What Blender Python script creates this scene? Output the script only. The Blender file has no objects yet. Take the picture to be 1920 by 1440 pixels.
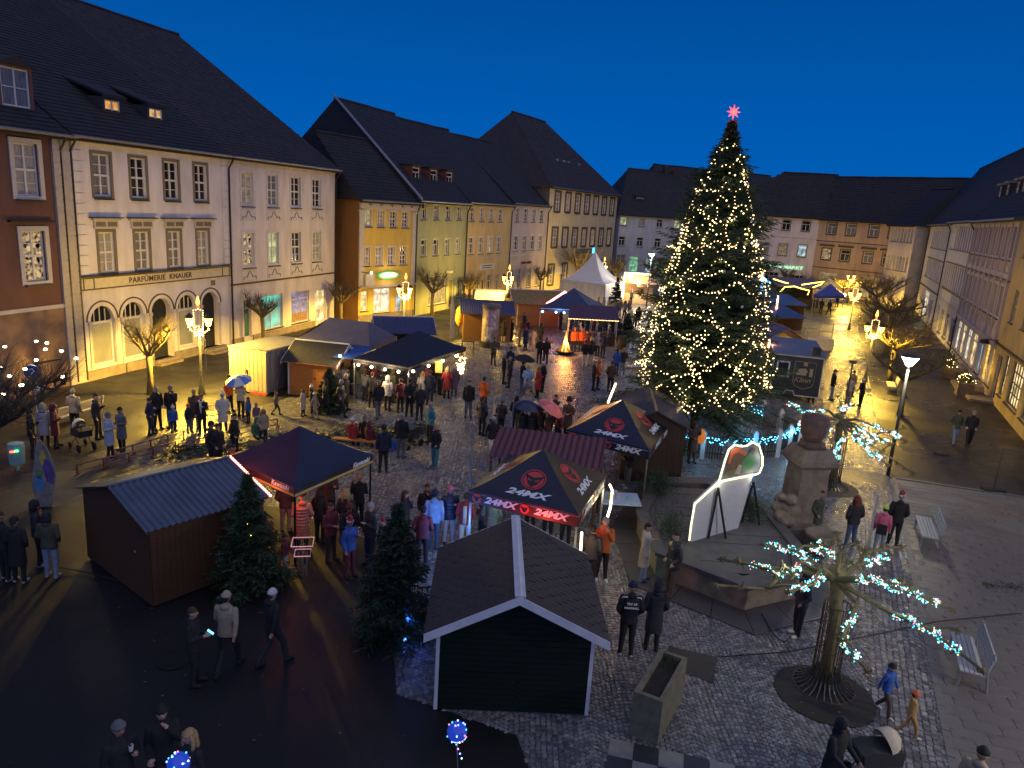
import bpy, bmesh, math, random
import numpy as np
from mathutils import Vector, Matrix, Euler, noise
random.seed(7); RNG = np.random.default_rng(7)
SC = bpy.context.scene
COL = SC.collection
# ------------------------------------------------------------------ camera
F_PX, CX, CY = 1367.0, 960.0, 720.0
PITCH, ROLL, EYE = math.radians(13.5), math.radians(3.67), 9.5
fwd = Vector((0, math.cos(PITCH), -math.sin(PITCH)))
up0 = Vector((0, math.sin(PITCH), math.cos(PITCH)))
r0 = Vector((1, 0, 0))
rgt = math.cos(ROLL) * r0 + math.sin(ROLL) * up0
upv = -math.sin(ROLL) * r0 + math.cos(ROLL) * up0
cam = bpy.data.cameras.new('camera'); camo = bpy.data.objects.new('camera', cam); COL.objects.link(camo)
cam.sensor_width = 36.0; cam.lens = F_PX / 1920.0 * 36.0; cam.clip_start = 0.1; cam.clip_end = 3000
mw = Matrix(((rgt.x, upv.x, -fwd.x, 0), (rgt.y, upv.y, -fwd.y, 0), (rgt.z, upv.z, -fwd.z, EYE), (0, 0, 0, 1)))
camo.matrix_world = mw; SC.camera = camo
# ------------------------------------------------------------------ dusk sky
W = bpy.data.worlds.new("World"); SC.world = W; W.use_nodes = True
nt = W.node_tree; nt.nodes.clear()
wo = nt.nodes.new('ShaderNodeOutputWorld'); bg = nt.nodes.new('ShaderNodeBackground')
sky = nt.nodes.new('ShaderNodeTexSky'); sky.sky_type = 'NISHITA'; sky.sun_disc = False
SKY_EL, SKY_ROT = -5.0, 250.0
sky.sun_elevation = math.radians(SKY_EL); sky.sun_rotation = math.radians(SKY_ROT)
sky.air_density = 1.0; sky.dust_density = 0.2; sky.ozone_density = 3.0
tc = nt.nodes.new('ShaderNodeTexCoord'); sp = nt.nodes.new('ShaderNodeSeparateXYZ')
rp = nt.nodes.new('ShaderNodeValToRGB'); rp.color_ramp.elements[0].position = 0.0
rp.color_ramp.elements[0].color = (0.0, 0.100, 0.40, 1)
e = rp.color_ramp.elements.new(0.10); e.color = (0.0, 0.088, 0.37, 1)
e = rp.color_ramp.elements.new(0.33); e.color = (0.0, 0.050, 0.235, 1)
rp.color_ramp.elements[-1].position = 1.0; rp.color_ramp.elements[-1].color = (0.0, 0.020, 0.10, 1)
nt.links.new(tc.outputs['Generated'], sp.inputs[0]); nt.links.new(sp.outputs['Z'], rp.inputs[0])
mx = nt.nodes.new('ShaderNodeMixRGB'); mx.blend_type = 'ADD'; mx.inputs[0].default_value = 0.05
nt.links.new(rp.outputs[0], mx.inputs[1]); nt.links.new(sky.outputs[0], mx.inputs[2])
nt.links.new(mx.outputs[0], bg.inputs[0]); bg.inputs[1].default_value = 1.0
nt.links.new(bg.outputs[0], wo.inputs[0])
SC.view_settings.view_transform = 'Standard'; SC.view_settings.look = 'None'
SC.view_settings.exposure = 0.24; SC.view_settings.gamma = 1.0; SC.view_settings.use_curve_mapping = False
c = SC.cycles
c.use_denoising = True; c.max_bounces = 5; c.diffuse_bounces = 3; c.glossy_bounces = 3
c.transmission_bounces = 4; c.transparent_max_bounces = 6; c.sample_clamp_indirect = 2.0; c.sample_clamp_direct = 0
c.caustics_reflective = False; c.caustics_refractive = False; c.blur_glossy = 1.0
# the last soft daylight of the dusk sky, wide and weak
sl = bpy.data.lights.new('dusk_sun', 'SUN'); sl.energy = 0.78; sl.angle = math.radians(120); sl.color = (0.88, 0.84, 1.0)
so_ = bpy.data.objects.new('dusk_sun', sl); COL.objects.link(so_); so_.rotation_euler = (math.radians(22), math.radians(14), 0)
# ------------------------------------------------------------------ survey helpers: where a sight line meets the place
def sight(x, y):
    return fwd + rgt * ((x - CX) / F_PX) - upv * ((y - CY) / F_PX)
def G(x, y, z=0.0):
    d = sight(x, y); t = (z - EYE) / d.z
    return Vector((d.x * t, d.y * t, z))
def az(x, y):
    d = sight(x, y); return math.atan2(d.x, d.y)
def height_at(p, x, y):
    d = sight(x, y); return EYE + d.z * math.hypot(p[0], p[1]) / math.hypot(d.x, d.y)
def UV(A, B, x, y):
    A = Vector((A[0], A[1], 0)); B = Vector((B[0], B[1], 0)); t = (B - A).normalized(); n = Vector((t.y, -t.x, 0))
    C0 = Vector((0, 0, EYE)); d = sight(x, y); p = C0 + d * ((A - C0).dot(n) / d.dot(n))
    return (p - A).dot(t), p.z
# ------------------------------------------------------------------ materials
MATS = {}
def mat(name, rgb, rough=0.7, metal=0.0, var=0.12, scale=6.0, bump=0.0, bscale=40.0, emit=None, estr=0.0, island=0.0, coat=0.0, grain=None, spec=0.5):
    if name in MATS: return MATS[name]
    m = bpy.data.materials.new(name); m.use_nodes = True; MATS[name] = m
    n = m.node_tree; b = n.nodes['Principled BSDF']; L = n.links
    b.inputs['Roughness'].default_value = rough; b.inputs['Metallic'].default_value = metal
    b.inputs['Specular IOR Level'].default_value = spec
    b.inputs['Coat Weight'].default_value = coat
    col = n.nodes.new('ShaderNodeRGB'); col.outputs[0].default_value = (*rgb, 1); cur = col.outputs[0]
    tcx = n.nodes.new('ShaderNodeTexCoord')
    if var > 0:
        nz = n.nodes.new('ShaderNodeTexNoise'); nz.inputs['Scale'].default_value = scale; nz.inputs['Detail'].default_value = 4
        src = tcx.outputs['Object']
        if name[:5] == 'wall_': grain = (1, 1, .28)
        if grain:
            mp = n.nodes.new('ShaderNodeMapping'); mp.inputs['Scale'].default_value = grain; L.new(src, mp.inputs[0]); src = mp.outputs[0]
        L.new(src, nz.inputs['Vector'])
        mr = n.nodes.new('ShaderNodeMapRange'); mr.inputs['From Min'].default_value = 0.25; mr.inputs['From Max'].default_value = 0.75
        mr.inputs['To Min'].default_value = 1 - var; mr.inputs['To Max'].default_value = 1 + var
        L.new(nz.outputs[0], mr.inputs[0]); hs = n.nodes.new('ShaderNodeVectorMath'); hs.operation = 'SCALE'
        L.new(cur, hs.inputs[0]); L.new(mr.outputs[0], hs.inputs['Scale']); cur = hs.outputs[0]
    if island > 0:
        g = n.nodes.new('ShaderNodeNewGeometry'); mr = n.nodes.new('ShaderNodeMapRange')
        mr.inputs['To Min'].default_value = 1 - island; mr.inputs['To Max'].default_value = 1 + island
        L.new(g.outputs['Random Per Island'], mr.inputs[0]); hs = n.nodes.new('ShaderNodeVectorMath'); hs.operation = 'SCALE'
        L.new(cur, hs.inputs[0]); L.new(mr.outputs[0], hs.inputs['Scale']); cur = hs.outputs[0]
    L.new(cur, b.inputs['Base Color'])
    if bump > 0:
        nz2 = n.nodes.new('ShaderNodeTexNoise'); nz2.inputs['Scale'].default_value = bscale; nz2.inputs['Detail'].default_value = 3
        L.new(tcx.outputs['Object'], nz2.inputs['Vector']); bp = n.nodes.new('ShaderNodeBump')
        bp.inputs['Strength'].default_value = bump; bp.inputs['Distance'].default_value = 0.02
        L.new(nz2.outputs[0], bp.inputs['Height']); L.new(bp.outputs[0], b.inputs['Normal'])
    if emit:
        b.inputs['Emission Color'].default_value = (*emit, 1); b.inputs['Emission Strength'].default_value = estr
    return m
def glow(name, rgb, s, sample=False):
    if name in MATS: return MATS[name]
    m = mat(name, (0.3, 0.3, 0.3), 0.4, var=0, emit=rgb, estr=s)
    m.cycles.emission_sampling = 'AUTO' if sample else 'NONE'
    return m
# ------------------------------------------------------------------ mesh builder
class MB:
    def __init__(s): s.v = []; s.f = []; s.m = []; s.M = None
    def add(s, vs, fs, mi=0):
        o = len(s.v)
        if s.M is not None: vs = [tuple(s.M @ Vector(p)) for p in vs]
        s.v += [tuple(p) for p in vs]; s.f += [tuple(i + o for i in f) for f in fs]; s.m += [mi] * len(fs)
    def box(s, x0, y0, z0, x1, y1, z1, mi=0):
        s.add([(x0,y0,z0),(x1,y0,z0),(x1,y1,z0),(x0,y1,z0),(x0,y0,z1),(x1,y0,z1),(x1,y1,z1),(x0,y1,z1)],
              [(0,3,2,1),(4,5,6,7),(0,1,5,4),(1,2,6,5),(2,3,7,6),(3,0,4,7)], mi)
    def quad(s, a, b, c_, d, mi=0): s.add([a, b, c_, d], [(0,1,2,3)], mi)
    def poly(s, pts, mi=0): s.add(pts, [tuple(range(len(pts)))], mi)
    def prism(s, pts, d, mi=0):
        n = len(pts); d = Vector(d); b = [tuple(Vector(p) + d) for p in pts]
        s.add(list(pts) + b, [tuple(range(n - 1, -1, -1)), tuple(range(n, 2 * n))] + [(i, (i + 1) % n, n + (i + 1) % n, n + i) for i in range(n)], mi)
    def tube(s, pts, rad, n=6, mi=0, cap=True):
        pts = [Vector(p) for p in pts]; rad = rad if isinstance(rad, (list, tuple)) else [rad] * len(pts)
        vs = []; prev = None
        for i, p in enumerate(pts):
            t = (pts[min(i + 1, len(pts) - 1)] - pts[max(i - 1, 0)])
            if t.length < 1e-9: t = Vector((0, 0, 1))
            t.normalize()
            if prev is None: a = t.orthogonal().normalized()
            else:
                a = prev - t * prev.dot(t)
                a = a.normalized() if a.length > 1e-6 else t.orthogonal().normalized()
            prev = a; b = t.cross(a)
            for k in range(n):
                w = 2 * math.pi * k / n; vs.append(p + (a * math.cos(w) + b * math.sin(w)) * rad[i])
        fs = [(i * n + k, i * n + (k + 1) % n, (i + 1) * n + (k + 1) % n, (i + 1) * n + k) for i in range(len(pts) - 1) for k in range(n)]
        if cap: fs += [tuple(range(n - 1, -1, -1)), tuple(range((len(pts) - 1) * n, len(pts) * n))]
        s.add(vs, fs, mi)
    def lathe(s, prof, n=12, mi=0, c0=(0, 0, 0)):
        vs = []; m = len(prof)
        for r, z in prof:
            for k in range(n): w = 2 * math.pi * k / n; vs.append((c0[0] + r * math.cos(w), c0[1] + r * math.sin(w), c0[2] + z))
        fs = [(i * n + k, i * n + (k + 1) % n, (i + 1) * n + (k + 1) % n, (i + 1) * n + k) for i in range(m - 1) for k in range(n)]
        fs += [tuple(range(n - 1, -1, -1)), tuple(range((m - 1) * n, m * n))]
        s.add(vs, fs, mi)
    def ball(s, c0, r, n=6, m=4, mi=0, sc=(1, 1, 1)):
        vs = [(c0[0], c0[1], c0[2] - r * sc[2])]
        for i in range(1, m):
            th = -math.pi / 2 + math.pi * i / m
            for k in range(n):
                w = 2 * math.pi * k / n
                vs.append((c0[0] + r * sc[0] * math.cos(th) * math.cos(w), c0[1] + r * sc[1] * math.cos(th) * math.sin(w), c0[2] + r * sc[2] * math.sin(th)))
        vs.append((c0[0], c0[1], c0[2] + r * sc[2])); L = len(vs) - 1
        fs = [(0, 1 + (k + 1) % n, 1 + k) for k in range(n)]
        for i in range(m - 2):
            for k in range(n): fs.append((1 + i * n + k, 1 + i * n + (k + 1) % n, 1 + (i + 1) * n + (k + 1) % n, 1 + (i + 1) * n + k))
        fs += [(L, 1 + (m - 2) * n + k, 1 + (m - 2) * n + (k + 1) % n) for k in range(n)]
        s.add(vs, fs, mi)
    def mesh(s, name, mats, smooth=False):
        me = bpy.data.meshes.new(name); me.from_pydata([tuple(v) for v in s.v], [], s.f)
        for m in (mats if isinstance(mats, (list, tuple)) else [mats]): me.materials.append(m)
        me.polygons.foreach_set('material_index', s.m)
        if smooth: me.polygons.foreach_set('use_smooth', [True] * len(s.f))
        me.update(); return me
    def build(s, name, mats, parent=None, smooth=False, loc=None, rz=0.0):
        return link(name, s.mesh(name, mats, smooth), parent, loc, rz)
def link(name, me, parent=None, loc=None, rz=0.0, scale=None):
    o = bpy.data.objects.new(name, me); COL.objects.link(o)
    if loc is not None: o.location = loc
    if rz: o.rotation_euler = (0, 0, rz)
    if scale is not None: o.scale = scale if isinstance(scale, (tuple, list)) else (scale,) * 3
    if parent is not None: o.parent = parent
    return o
def tag(o, label, cat, group=None):
    o['label'] = label; o['category'] = cat
    if group: o['group'] = group
    return o
def empty(name, loc, rz=0.0):
    o = bpy.data.objects.new(name, None); COL.objects.link(o); o.location = loc; o.rotation_euler = (0, 0, rz); o.empty_display_size = 0.2
    return o
def thing(name, label, cat, loc=(0, 0, 0), rz=0.0, group=None): return tag(empty(name, loc, rz), label, cat, group)
def stuff(o): o['kind'] = 'stuff'; return o
def struct(o): o['kind'] = 'structure'; return o
def copy_tree(o, parent=None):
    c2 = o.copy(); COL.objects.link(c2)
    if parent is not None: c2.parent = parent
    for ch in list(o.children): copy_tree(ch, c2)
    return c2
def fast_mesh(name, V_, F_, mats, mi=None, smooth=False):
    """numpy verts (n,3), quads or tris (m,k)"""
    me = bpy.data.meshes.new(name); V_ = np.asarray(V_, np.float32); F_ = np.asarray(F_, np.int32)
    me.vertices.add(len(V_)); me.vertices.foreach_set('co', V_.ravel())
    k = F_.shape[1]; me.loops.add(F_.size); me.loops.foreach_set('vertex_index', F_.ravel())
    me.polygons.add(len(F_)); me.polygons.foreach_set('loop_start', np.arange(len(F_), dtype=np.int32) * k)
    me.polygons.foreach_set('loop_total', np.full(len(F_), k, np.int32))
    for m in (mats if isinstance(mats, (list, tuple)) else [mats]): me.materials.append(m)
    if mi is not None: me.polygons.foreach_set('material_index', np.asarray(mi, np.int32))
    me.update(calc_edges=True); me.polygons.foreach_set('use_smooth', np.full(len(F_), bool(smooth))); me.validate(); return me
def text_mesh(txt, size, depth, m, align='CENTER', shear=0.0, xs=1.0, bold=0.0, space=1.0):
    cu = bpy.data.curves.new('lettering', 'FONT'); cu.body = txt; cu.size = size; cu.extrude = depth; cu.align_x = align; cu.align_y = 'CENTER'
    cu.shear = shear; cu.offset = bold; cu.space_character = space; cu.resolution_u = 2
    o = bpy.data.objects.new('t', cu); COL.objects.link(o)
    dg = bpy.context.evaluated_depsgraph_get(); me = bpy.data.meshes.new_from_object(o.evaluated_get(dg))
    bpy.data.objects.remove(o)
    for v in me.vertices: v.co.x *= xs
    me.materials.clear(); me.materials.append(m); me.name = 'lettering'
    return me
def frame(origin, xaxis, yaxis):
    x = Vector(xaxis).normalized(); y = Vector(yaxis); y = (y - x * y.dot(x)).normalized(); z = x.cross(y)
    return Matrix(((x.x, y.x, z.x, origin[0]), (x.y, y.y, z.y, origin[1]), (x.z, y.z, z.z, origin[2]), (0, 0, 0, 1)))
def lamp(name, loc, rgb, watts, r=0.12, parent=None, kind='POINT', rot=None, spot=None):
    l = bpy.data.lights.new(name, kind); l.energy = watts; l.color = rgb; l.shadow_soft_size = r
    o = bpy.data.objects.new(name, l); COL.objects.link(o); o.location = loc
    if kind == 'SPOT' and spot: l.spot_size = math.radians(spot); l.spot_blend = 0.2
    if rot: o.rotation_euler = rot
    if parent is not None: o.parent = parent
    return o
SODIUM = (1.0, 0.61, 0.075)
# ================================================================== houses
T_WALL = lambda n, rgb, **k: mat(n, rgb, 0.85, var=0.20, scale=1.3, bump=0.2, bscale=30, **k)
M_WHITEWOOD = mat('white_window_paint', (0.62, 0.60, 0.57), 0.5, var=0.05)
M_DARKMETAL = mat('dark_metal', (0.03, 0.028, 0.03), 0.45, metal=0.4, var=0.1)
M_ZINC = mat('zinc_gutter', (0.20, 0.20, 0.22), 0.4, metal=0.7, var=0.1)
M_GREYTRIM = mat('grey_brown_trim', (0.17, 0.145, 0.10), 0.8, var=0.08)
M_BROWNTRIM = mat('brown_trim', (0.09, 0.06, 0.05), 0.8, var=0.08)
M_PALETRIM = mat('pale_trim', (0.50, 0.46, 0.42), 0.8, var=0.08)
M_STONE = mat('sandstone', (0.26, 0.21, 0.15), 0.85, var=0.25, scale=3, bump=0.4)
M_TILE = mat('roof_tile_dark', (0.012, 0.011, 0.015), 0.75, var=0.25, scale=1.5, island=0.35)
M_TILEB = mat('roof_tile_brown', (0.026, 0.018, 0.021), 0.75, var=0.25, scale=1.5, island=0.35)
M_SLATE = mat('roof_slate', (0.014, 0.015, 0.022), 0.75, var=0.2, scale=1.5, island=0.3)
M_FLASH = mat('blue_grey_flashing', (0.22, 0.24, 0.29), 0.5, var=0.1)
P_DARK = mat('pane_dark', (0.018, 0.018, 0.022), 0.08, var=0.5, scale=1.3)
P_GREY = mat('pane_curtain_grey', (0.16, 0.16, 0.18), 0.25, var=0.45, scale=2.0, grain=(8, 1, 1))
P_LACE = mat('pane_lace', (0.32, 0.30, 0.30), 0.3, var=0.35, scale=3.0, grain=(6, 1, 2))
def lit(name, rgb, s, var=0.8, scale=2.5, grain=None):
    m = mat(name, (0.2, 0.2, 0.2), 0.2, var=0.0); m.cycles.emission_sampling = 'NONE'
    n = m.node_tree; b = n.nodes['Principled BSDF']
    tcx = n.nodes.new('ShaderNodeTexCoord'); nz = n.nodes.new('ShaderNodeTexNoise'); nz.inputs['Scale'].default_value = scale; nz.inputs['Detail'].default_value = 3
    src = tcx.outputs['Object']
    if grain:
        mp = n.nodes.new('ShaderNodeMapping'); mp.inputs['Scale'].default_value = grain; n.links.new(src, mp.inputs[0]); src = mp.outputs[0]
    n.links.new(src, nz.inputs['Vector']); mr = n.nodes.new('ShaderNodeMapRange')
    mr.inputs['From Min'].default_value = 0.35; mr.inputs['From Max'].default_value = 0.65
    mr.inputs['To Min'].default_value = s * (1 - var); mr.inputs['To Max'].default_value = s * (1 + var * 0.6)
    n.links.new(nz.outputs[0], mr.inputs[0]); b.inputs['Emission Color'].default_value = (*rgb, 1)
    n.links.new(mr.outputs[0], b.inputs['Emission Strength']); return m
L_WARM = lit('lit_warm', (1.0, 0.55, 0.14), 0.75, 0.7)
L_AMBER = lit('lit_amber', (1.0, 0.42, 0.03), 0.8, 0.6)
L_WHITE = lit('lit_white', (0.95, 0.85, 0.62), 0.8, 0.6, 3)
L_TEAL = lit('lit_teal', (0.03, 0.75, 0.60), 0.55, 0.7, 1.2)
L_BLUE = lit('lit_blue', (0.25, 0.3, 0.9), 0.35, 1.0, 4)
L_COOL = lit('lit_cool', (0.45, 0.75, 0.85), 0.55, 0.8, 2)
L_DIM = lit('lit_dim', (0.8, 0.55, 0.25), 0.12, 1.0, 3)
L_XMAS = lit('lit_christmas_window', (0.9, 0.6, 0.25), 0.3, 1.6, 6)
L_SHOP = lit('lit_shop', (1.0, 0.74, 0.36), 0.85, 0.75, 1.8)
L_GREENISH = lit('lit_greenish', (0.75, 0.9, 0.4), 0.4, 0.7, 2)
WIN = {}
def window_meshes(kind, w, h, fm):
    key = (kind, round(w, 2), round(h, 2), fm.name)
    if key in WIN: return WIN[key]
    b = MB(); fr = 0.075; y0, y1 = 0.05, 0.12
    b.box(0, y0, 0, fr, y1, h); b.box(w - fr, y0, 0, w, y1, h); b.box(fr, y0, 0, w - fr, y1, fr); b.box(fr, y0, h - fr, w - fr, y1, h)
    def v(x, z0, z1, t, e=0.0): b.box(x - t / 2, y0 - e + 0.01, z0, x + t / 2, y1 - 0.01, z1)
    def hb(z, x0, x1, t, e=0.0): b.box(x0, y0 - e + 0.013, z - t / 2, x1, y1 - 0.013, z + t / 2)
    iw = w - fr
    if kind == 'x8':
        hb(h * .5, fr, iw, .10, .02); v(w / 2, fr, h - fr, .09, .01)
        hb(h * .25, fr, iw, .035); hb(h * .75, fr, iw, .035)
    elif kind == 'x6':
        hb(h * .62, fr, iw, .09, .02); v(w / 2, fr, h - fr, .08, .01); hb(h * .31, fr, iw, .03)
    elif kind == 'T':
        hb(h * .66, fr, iw, .08, .02); v(w / 2, fr, h * .66, .08, .01)
    elif kind == 'c4':
        v(w / 2, fr, h - fr, .07, .01); hb(h * .5, fr, iw, .04)
    elif kind == 'shop':
        hb(h * .76, fr, iw, .07, .02)
        k = max(2, int(w / .75))
        for i in range(1, k): v(w * i / k, h * .76, h - fr, .05)
        if w > 1.8: v(w * .5, fr, h * .76, .05)
    elif kind == 'shop6':
        k = max(2, int(w / .6)); r = max(3, int(h / .55))
        for i in range(1, k): v(w * i / k, fr, h - fr, .045)
        for i in range(1, r): hb(h * i / r, fr, iw, .045)
    elif kind == 'tall':
        hb(h * .70, fr, iw, .07, .02); v(w / 2, fr, h - fr, .06, .01)
    elif kind == 'one': pass
    p = MB(); p.quad((fr * .5, .105, fr * .5), (w - fr * .5, .105, fr * .5), (w - fr * .5, .105, h - fr * .5), (fr * .5, .105, h - fr * .5))
    WIN[key] = (b.mesh('window', fm), p)
    return WIN[key]
PANES = {}
def pane_mesh(kind, w, h, fm, pm):
    k = (kind, round(w, 2), round(h, 2), fm.name, pm.name)
    if k not in PANES: PANES[k] = window_meshes(kind, w, h, fm)[1].mesh('pane', pm)
    return PANES[k]
SUR = {}
def ring_mesh(w, h, t, d, m, sill=True):
    k = (round(w, 2), round(h, 2), t, d, m.name)
    if k in SUR: return SUR[k]
    b = MB()
    b.box(-t, -d, -t * .7, 0, .03, h + t); b.box(w, -d, -t * .7, w + t, .03, h + t); b.box(0, -d, h, w, .03, h + t); b.box(0, -d, -t * .7, w, .03, 0)
    SUR[k] = b.mesh('surround', m); return SUR[k]
class House:
    def __init__(s, A, B, H, label, wallm, depth=10, name='house', group=None, side_m=None):
        s.A = Vector((A[0], A[1], 0)); s.B = Vector((B[0], B[1], 0)); s.L = (s.B - s.A).length; s.H = H; s.depth = depth
        s.t = (s.B - s.A).normalized(); s.rz = math.atan2(s.t.y, s.t.x); s.n = Vector((-s.t.y, s.t.x, 0))
        s.o = thing(name, label, 'house', s.A, s.rz, group); s.open = []; s.wm = wallm; s.tri = []; s.sm = side_m or wallm
    def uv(s, x, y, inward=0.0): return UV(s.A + s.n * inward, s.B + s.n * inward, x, y)
    def win(s, u, z, w, h, kind='x8', pane=None, sur=None, st=.14, fm=None, sill=True, sd=.03):
        fm = fm or M_WHITEWOOD; s.open.append((u, u + w, z, z + h, None))
        me, _ = window_meshes(kind, w, h, fm); wo_ = link('window', me, s.o, (u, 0.06, z))
        link('pane', pane_mesh(kind, w, h, fm, pane or random.choice([P_DARK, P_DARK, P_GREY])), wo_, (0, 0, 0))
        if sur: link('surround', ring_mesh(w, h, st, sd, sur), wo_, (0, -0.06, 0))
        if sill:
            k = ('sill', round(w, 2))
            if k not in SUR:
                b = MB(); b.box(-.06, -.10, -.06, w + .06, .05, -.002); SUR[k] = b.mesh('sill', M_DARKMETAL)
            link('sill', SUR[k], wo_, (0, -0.06 - (sd + .01 if sur else 0), -.002 - (st * .7 if sur else 0)))
        return wo_
    def row(s, n, uc0, uc1, w, z0, z1, kind='x8', panes=None, **k):
        r = []
        for i in range(n):
            u = uc0 + (uc1 - uc0) * i / max(1, n - 1) - w / 2
            r.append(s.win(u, z0, w, z1 - z0, kind, panes[i % len(panes)] if panes else None, **k))
        return r
    def hole(s, u0, u1, z0, z1, arch=None): s.open.append((u0, u1, z0, z1, arch))
    def wall(s, thick=.28, rec=.16):
        b = MB(); us = sorted({0, s.L} | {o[0] for o in s.open} | {o[1] for o in s.open}); zs = sorted({0, s.H} | {o[2] for o in s.open} | {o[3] for o in s.open})
        us = [u for u in us if 0 <= u <= s.L]
        for zi in range(len(zs) - 1):
            z0, z1 = zs[zi], zs[zi + 1]; zc = (z0 + z1) / 2; start = None
            for ui in range(len(us) - 1):
                uc = (us[ui] + us[ui + 1]) / 2; inh = any(o[0] < uc < o[1] and o[2] < zc < o[3] for o in s.open)
                if inh:
                    if start is not None: b.quad((start, 0, z0), (us[ui], 0, z0), (us[ui], 0, z1), (start, 0, z1)); start = None
                elif start is None: start = us[ui]
            if start is not None: b.quad((start, 0, z0), (s.L, 0, z0), (s.L, 0, z1), (start, 0, z1))
        for (u0, u1, z0, z1, arch) in s.open:
            d = .3 if arch is None else arch[1]
            b.quad((u0, 0, z0), (u0, 0, z1), (u0, d, z1), (u0, d, z0)); b.quad((u1, 0, z1), (u1, 0, z0), (u1, d, z0), (u1, d, z1))
            b.quad((u0, 0, z1), (u1, 0, z1), (u1, d, z1), (u0, d, z1)); b.quad((u0, 0, z0), (u0, d, z0), (u1, d, z0), (u1, 0, z0))
            if arch:
                sp_ = arch[0]; r = (u1 - u0) / 2; c0 = (u0 + u1) / 2; N = 12
                P = [(c0 - r * math.cos(math.pi * i / N), sp_ + (z1 - sp_) * math.sin(math.pi * i / N)) for i in range(N + 1)]
                for i in range(N):
                    (xa, za), (xb, zb) = P[i], P[i + 1]
                    b.quad((xa, 0, za), (xb, 0, zb), (xb, 0, z1), (xa, 0, z1)); b.quad((xa, 0, za), (xa, d, za), (xb, d, zb), (xb, 0, zb))
        D = s.depth
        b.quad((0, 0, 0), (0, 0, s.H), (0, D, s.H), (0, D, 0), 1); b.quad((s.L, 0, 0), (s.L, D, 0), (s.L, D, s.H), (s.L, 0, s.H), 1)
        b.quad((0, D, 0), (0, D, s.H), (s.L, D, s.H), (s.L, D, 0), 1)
        for t in s.tri: b.poly(t, 1)
        # a dark sheet behind the openings stands in for the shade of the rooms
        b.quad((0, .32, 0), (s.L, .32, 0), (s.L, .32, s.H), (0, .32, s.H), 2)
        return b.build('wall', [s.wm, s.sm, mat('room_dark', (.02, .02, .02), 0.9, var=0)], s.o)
    def roof(s, ridge_y, ridge_z, r0_, r1, m, e0=-.4, e1=None, ez=None, over=.45, tw=.28, th=.34, gable=True, name='roof', backy=None, tiles=True):
        e1 = s.L + .3 if e1 is None else e1; ez = s.H - .08 if ez is None else ez; by = backy or ridge_y * 2
        slope = (ridge_z - ez) / (ridge_y + over)
        P = [(e0, -over, ez), (e1, -over, ez), (r1, ridge_y, ridge_z), (r0_, ridge_y, ridge_z)]
        Q = [(e1, by + over, ez), (e0, by + over, ez), (r0_, ridge_y, ridge_z), (r1, ridge_y, ridge_z)]
        b = MB()
        for F_ in (P, Q):
            b.poly(F_); b.poly([(p[0], p[1], p[2] - .16) for p in F_][::-1])
            for i in range(4):
                a_, c_ = F_[i], F_[(i + 1) % 4]
                b.quad((a_[0], a_[1], a_[2] - .16), (c_[0], c_[1], c_[2] - .16), c_, a_)
        b.poly([P[0], P[3], Q[1]]); b.poly([P[1], Q[0], P[2]])
        o = b.build(name, m, s.o)
        b = MB(); n_ = max(2, int(abs(r1 - r0_) / 1.5)); b.tube([(r0_ + (r1 - r0_) * i / n_, ridge_y, ridge_z + .03 + random.gauss(0, .018)) for i in range(n_ + 1)], .13, 6); b.build('ridge_tiles', m, o)
        if tiles: tile_field(P, tw, th, m, o)
        if gable and r0_ <= 0.05: s.tri.append([(0, 0, s.H), (0, ridge_y, ridge_z - .2), (0, by, s.H)])
        if gable and r1 >= s.L - .05: s.tri.append([(s.L, 0, s.H), (s.L, by, s.H), (s.L, ridge_y, ridge_z - .2)])
        return o
    def gutter(s, z=None, y=-.5, pipes=(), m=None):
        z = z or s.H - .05; b = MB(); b.tube([(-.2, y, z), (s.L + .1, y, z)], .075, 6)
        b.build('gutter', m or M_ZINC, s.o)
        for u in pipes:
            b = MB(); b.tube([(u, y, z), (u, y + .1, z - .25), (u, -.12, z - .7), (u, -.12, .1)], .06, 6); b.build('downpipe', M_DARKMETAL, s.o)
    def band(s, z0, z1, d=.06, m=None, u0=0, u1=None, name='cornice'):
        b = MB(); b.box(u0, -d, z0, s.L if u1 is None else u1, .0, z1); return b.build(name, m or M_PALETRIM, s.o)
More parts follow.
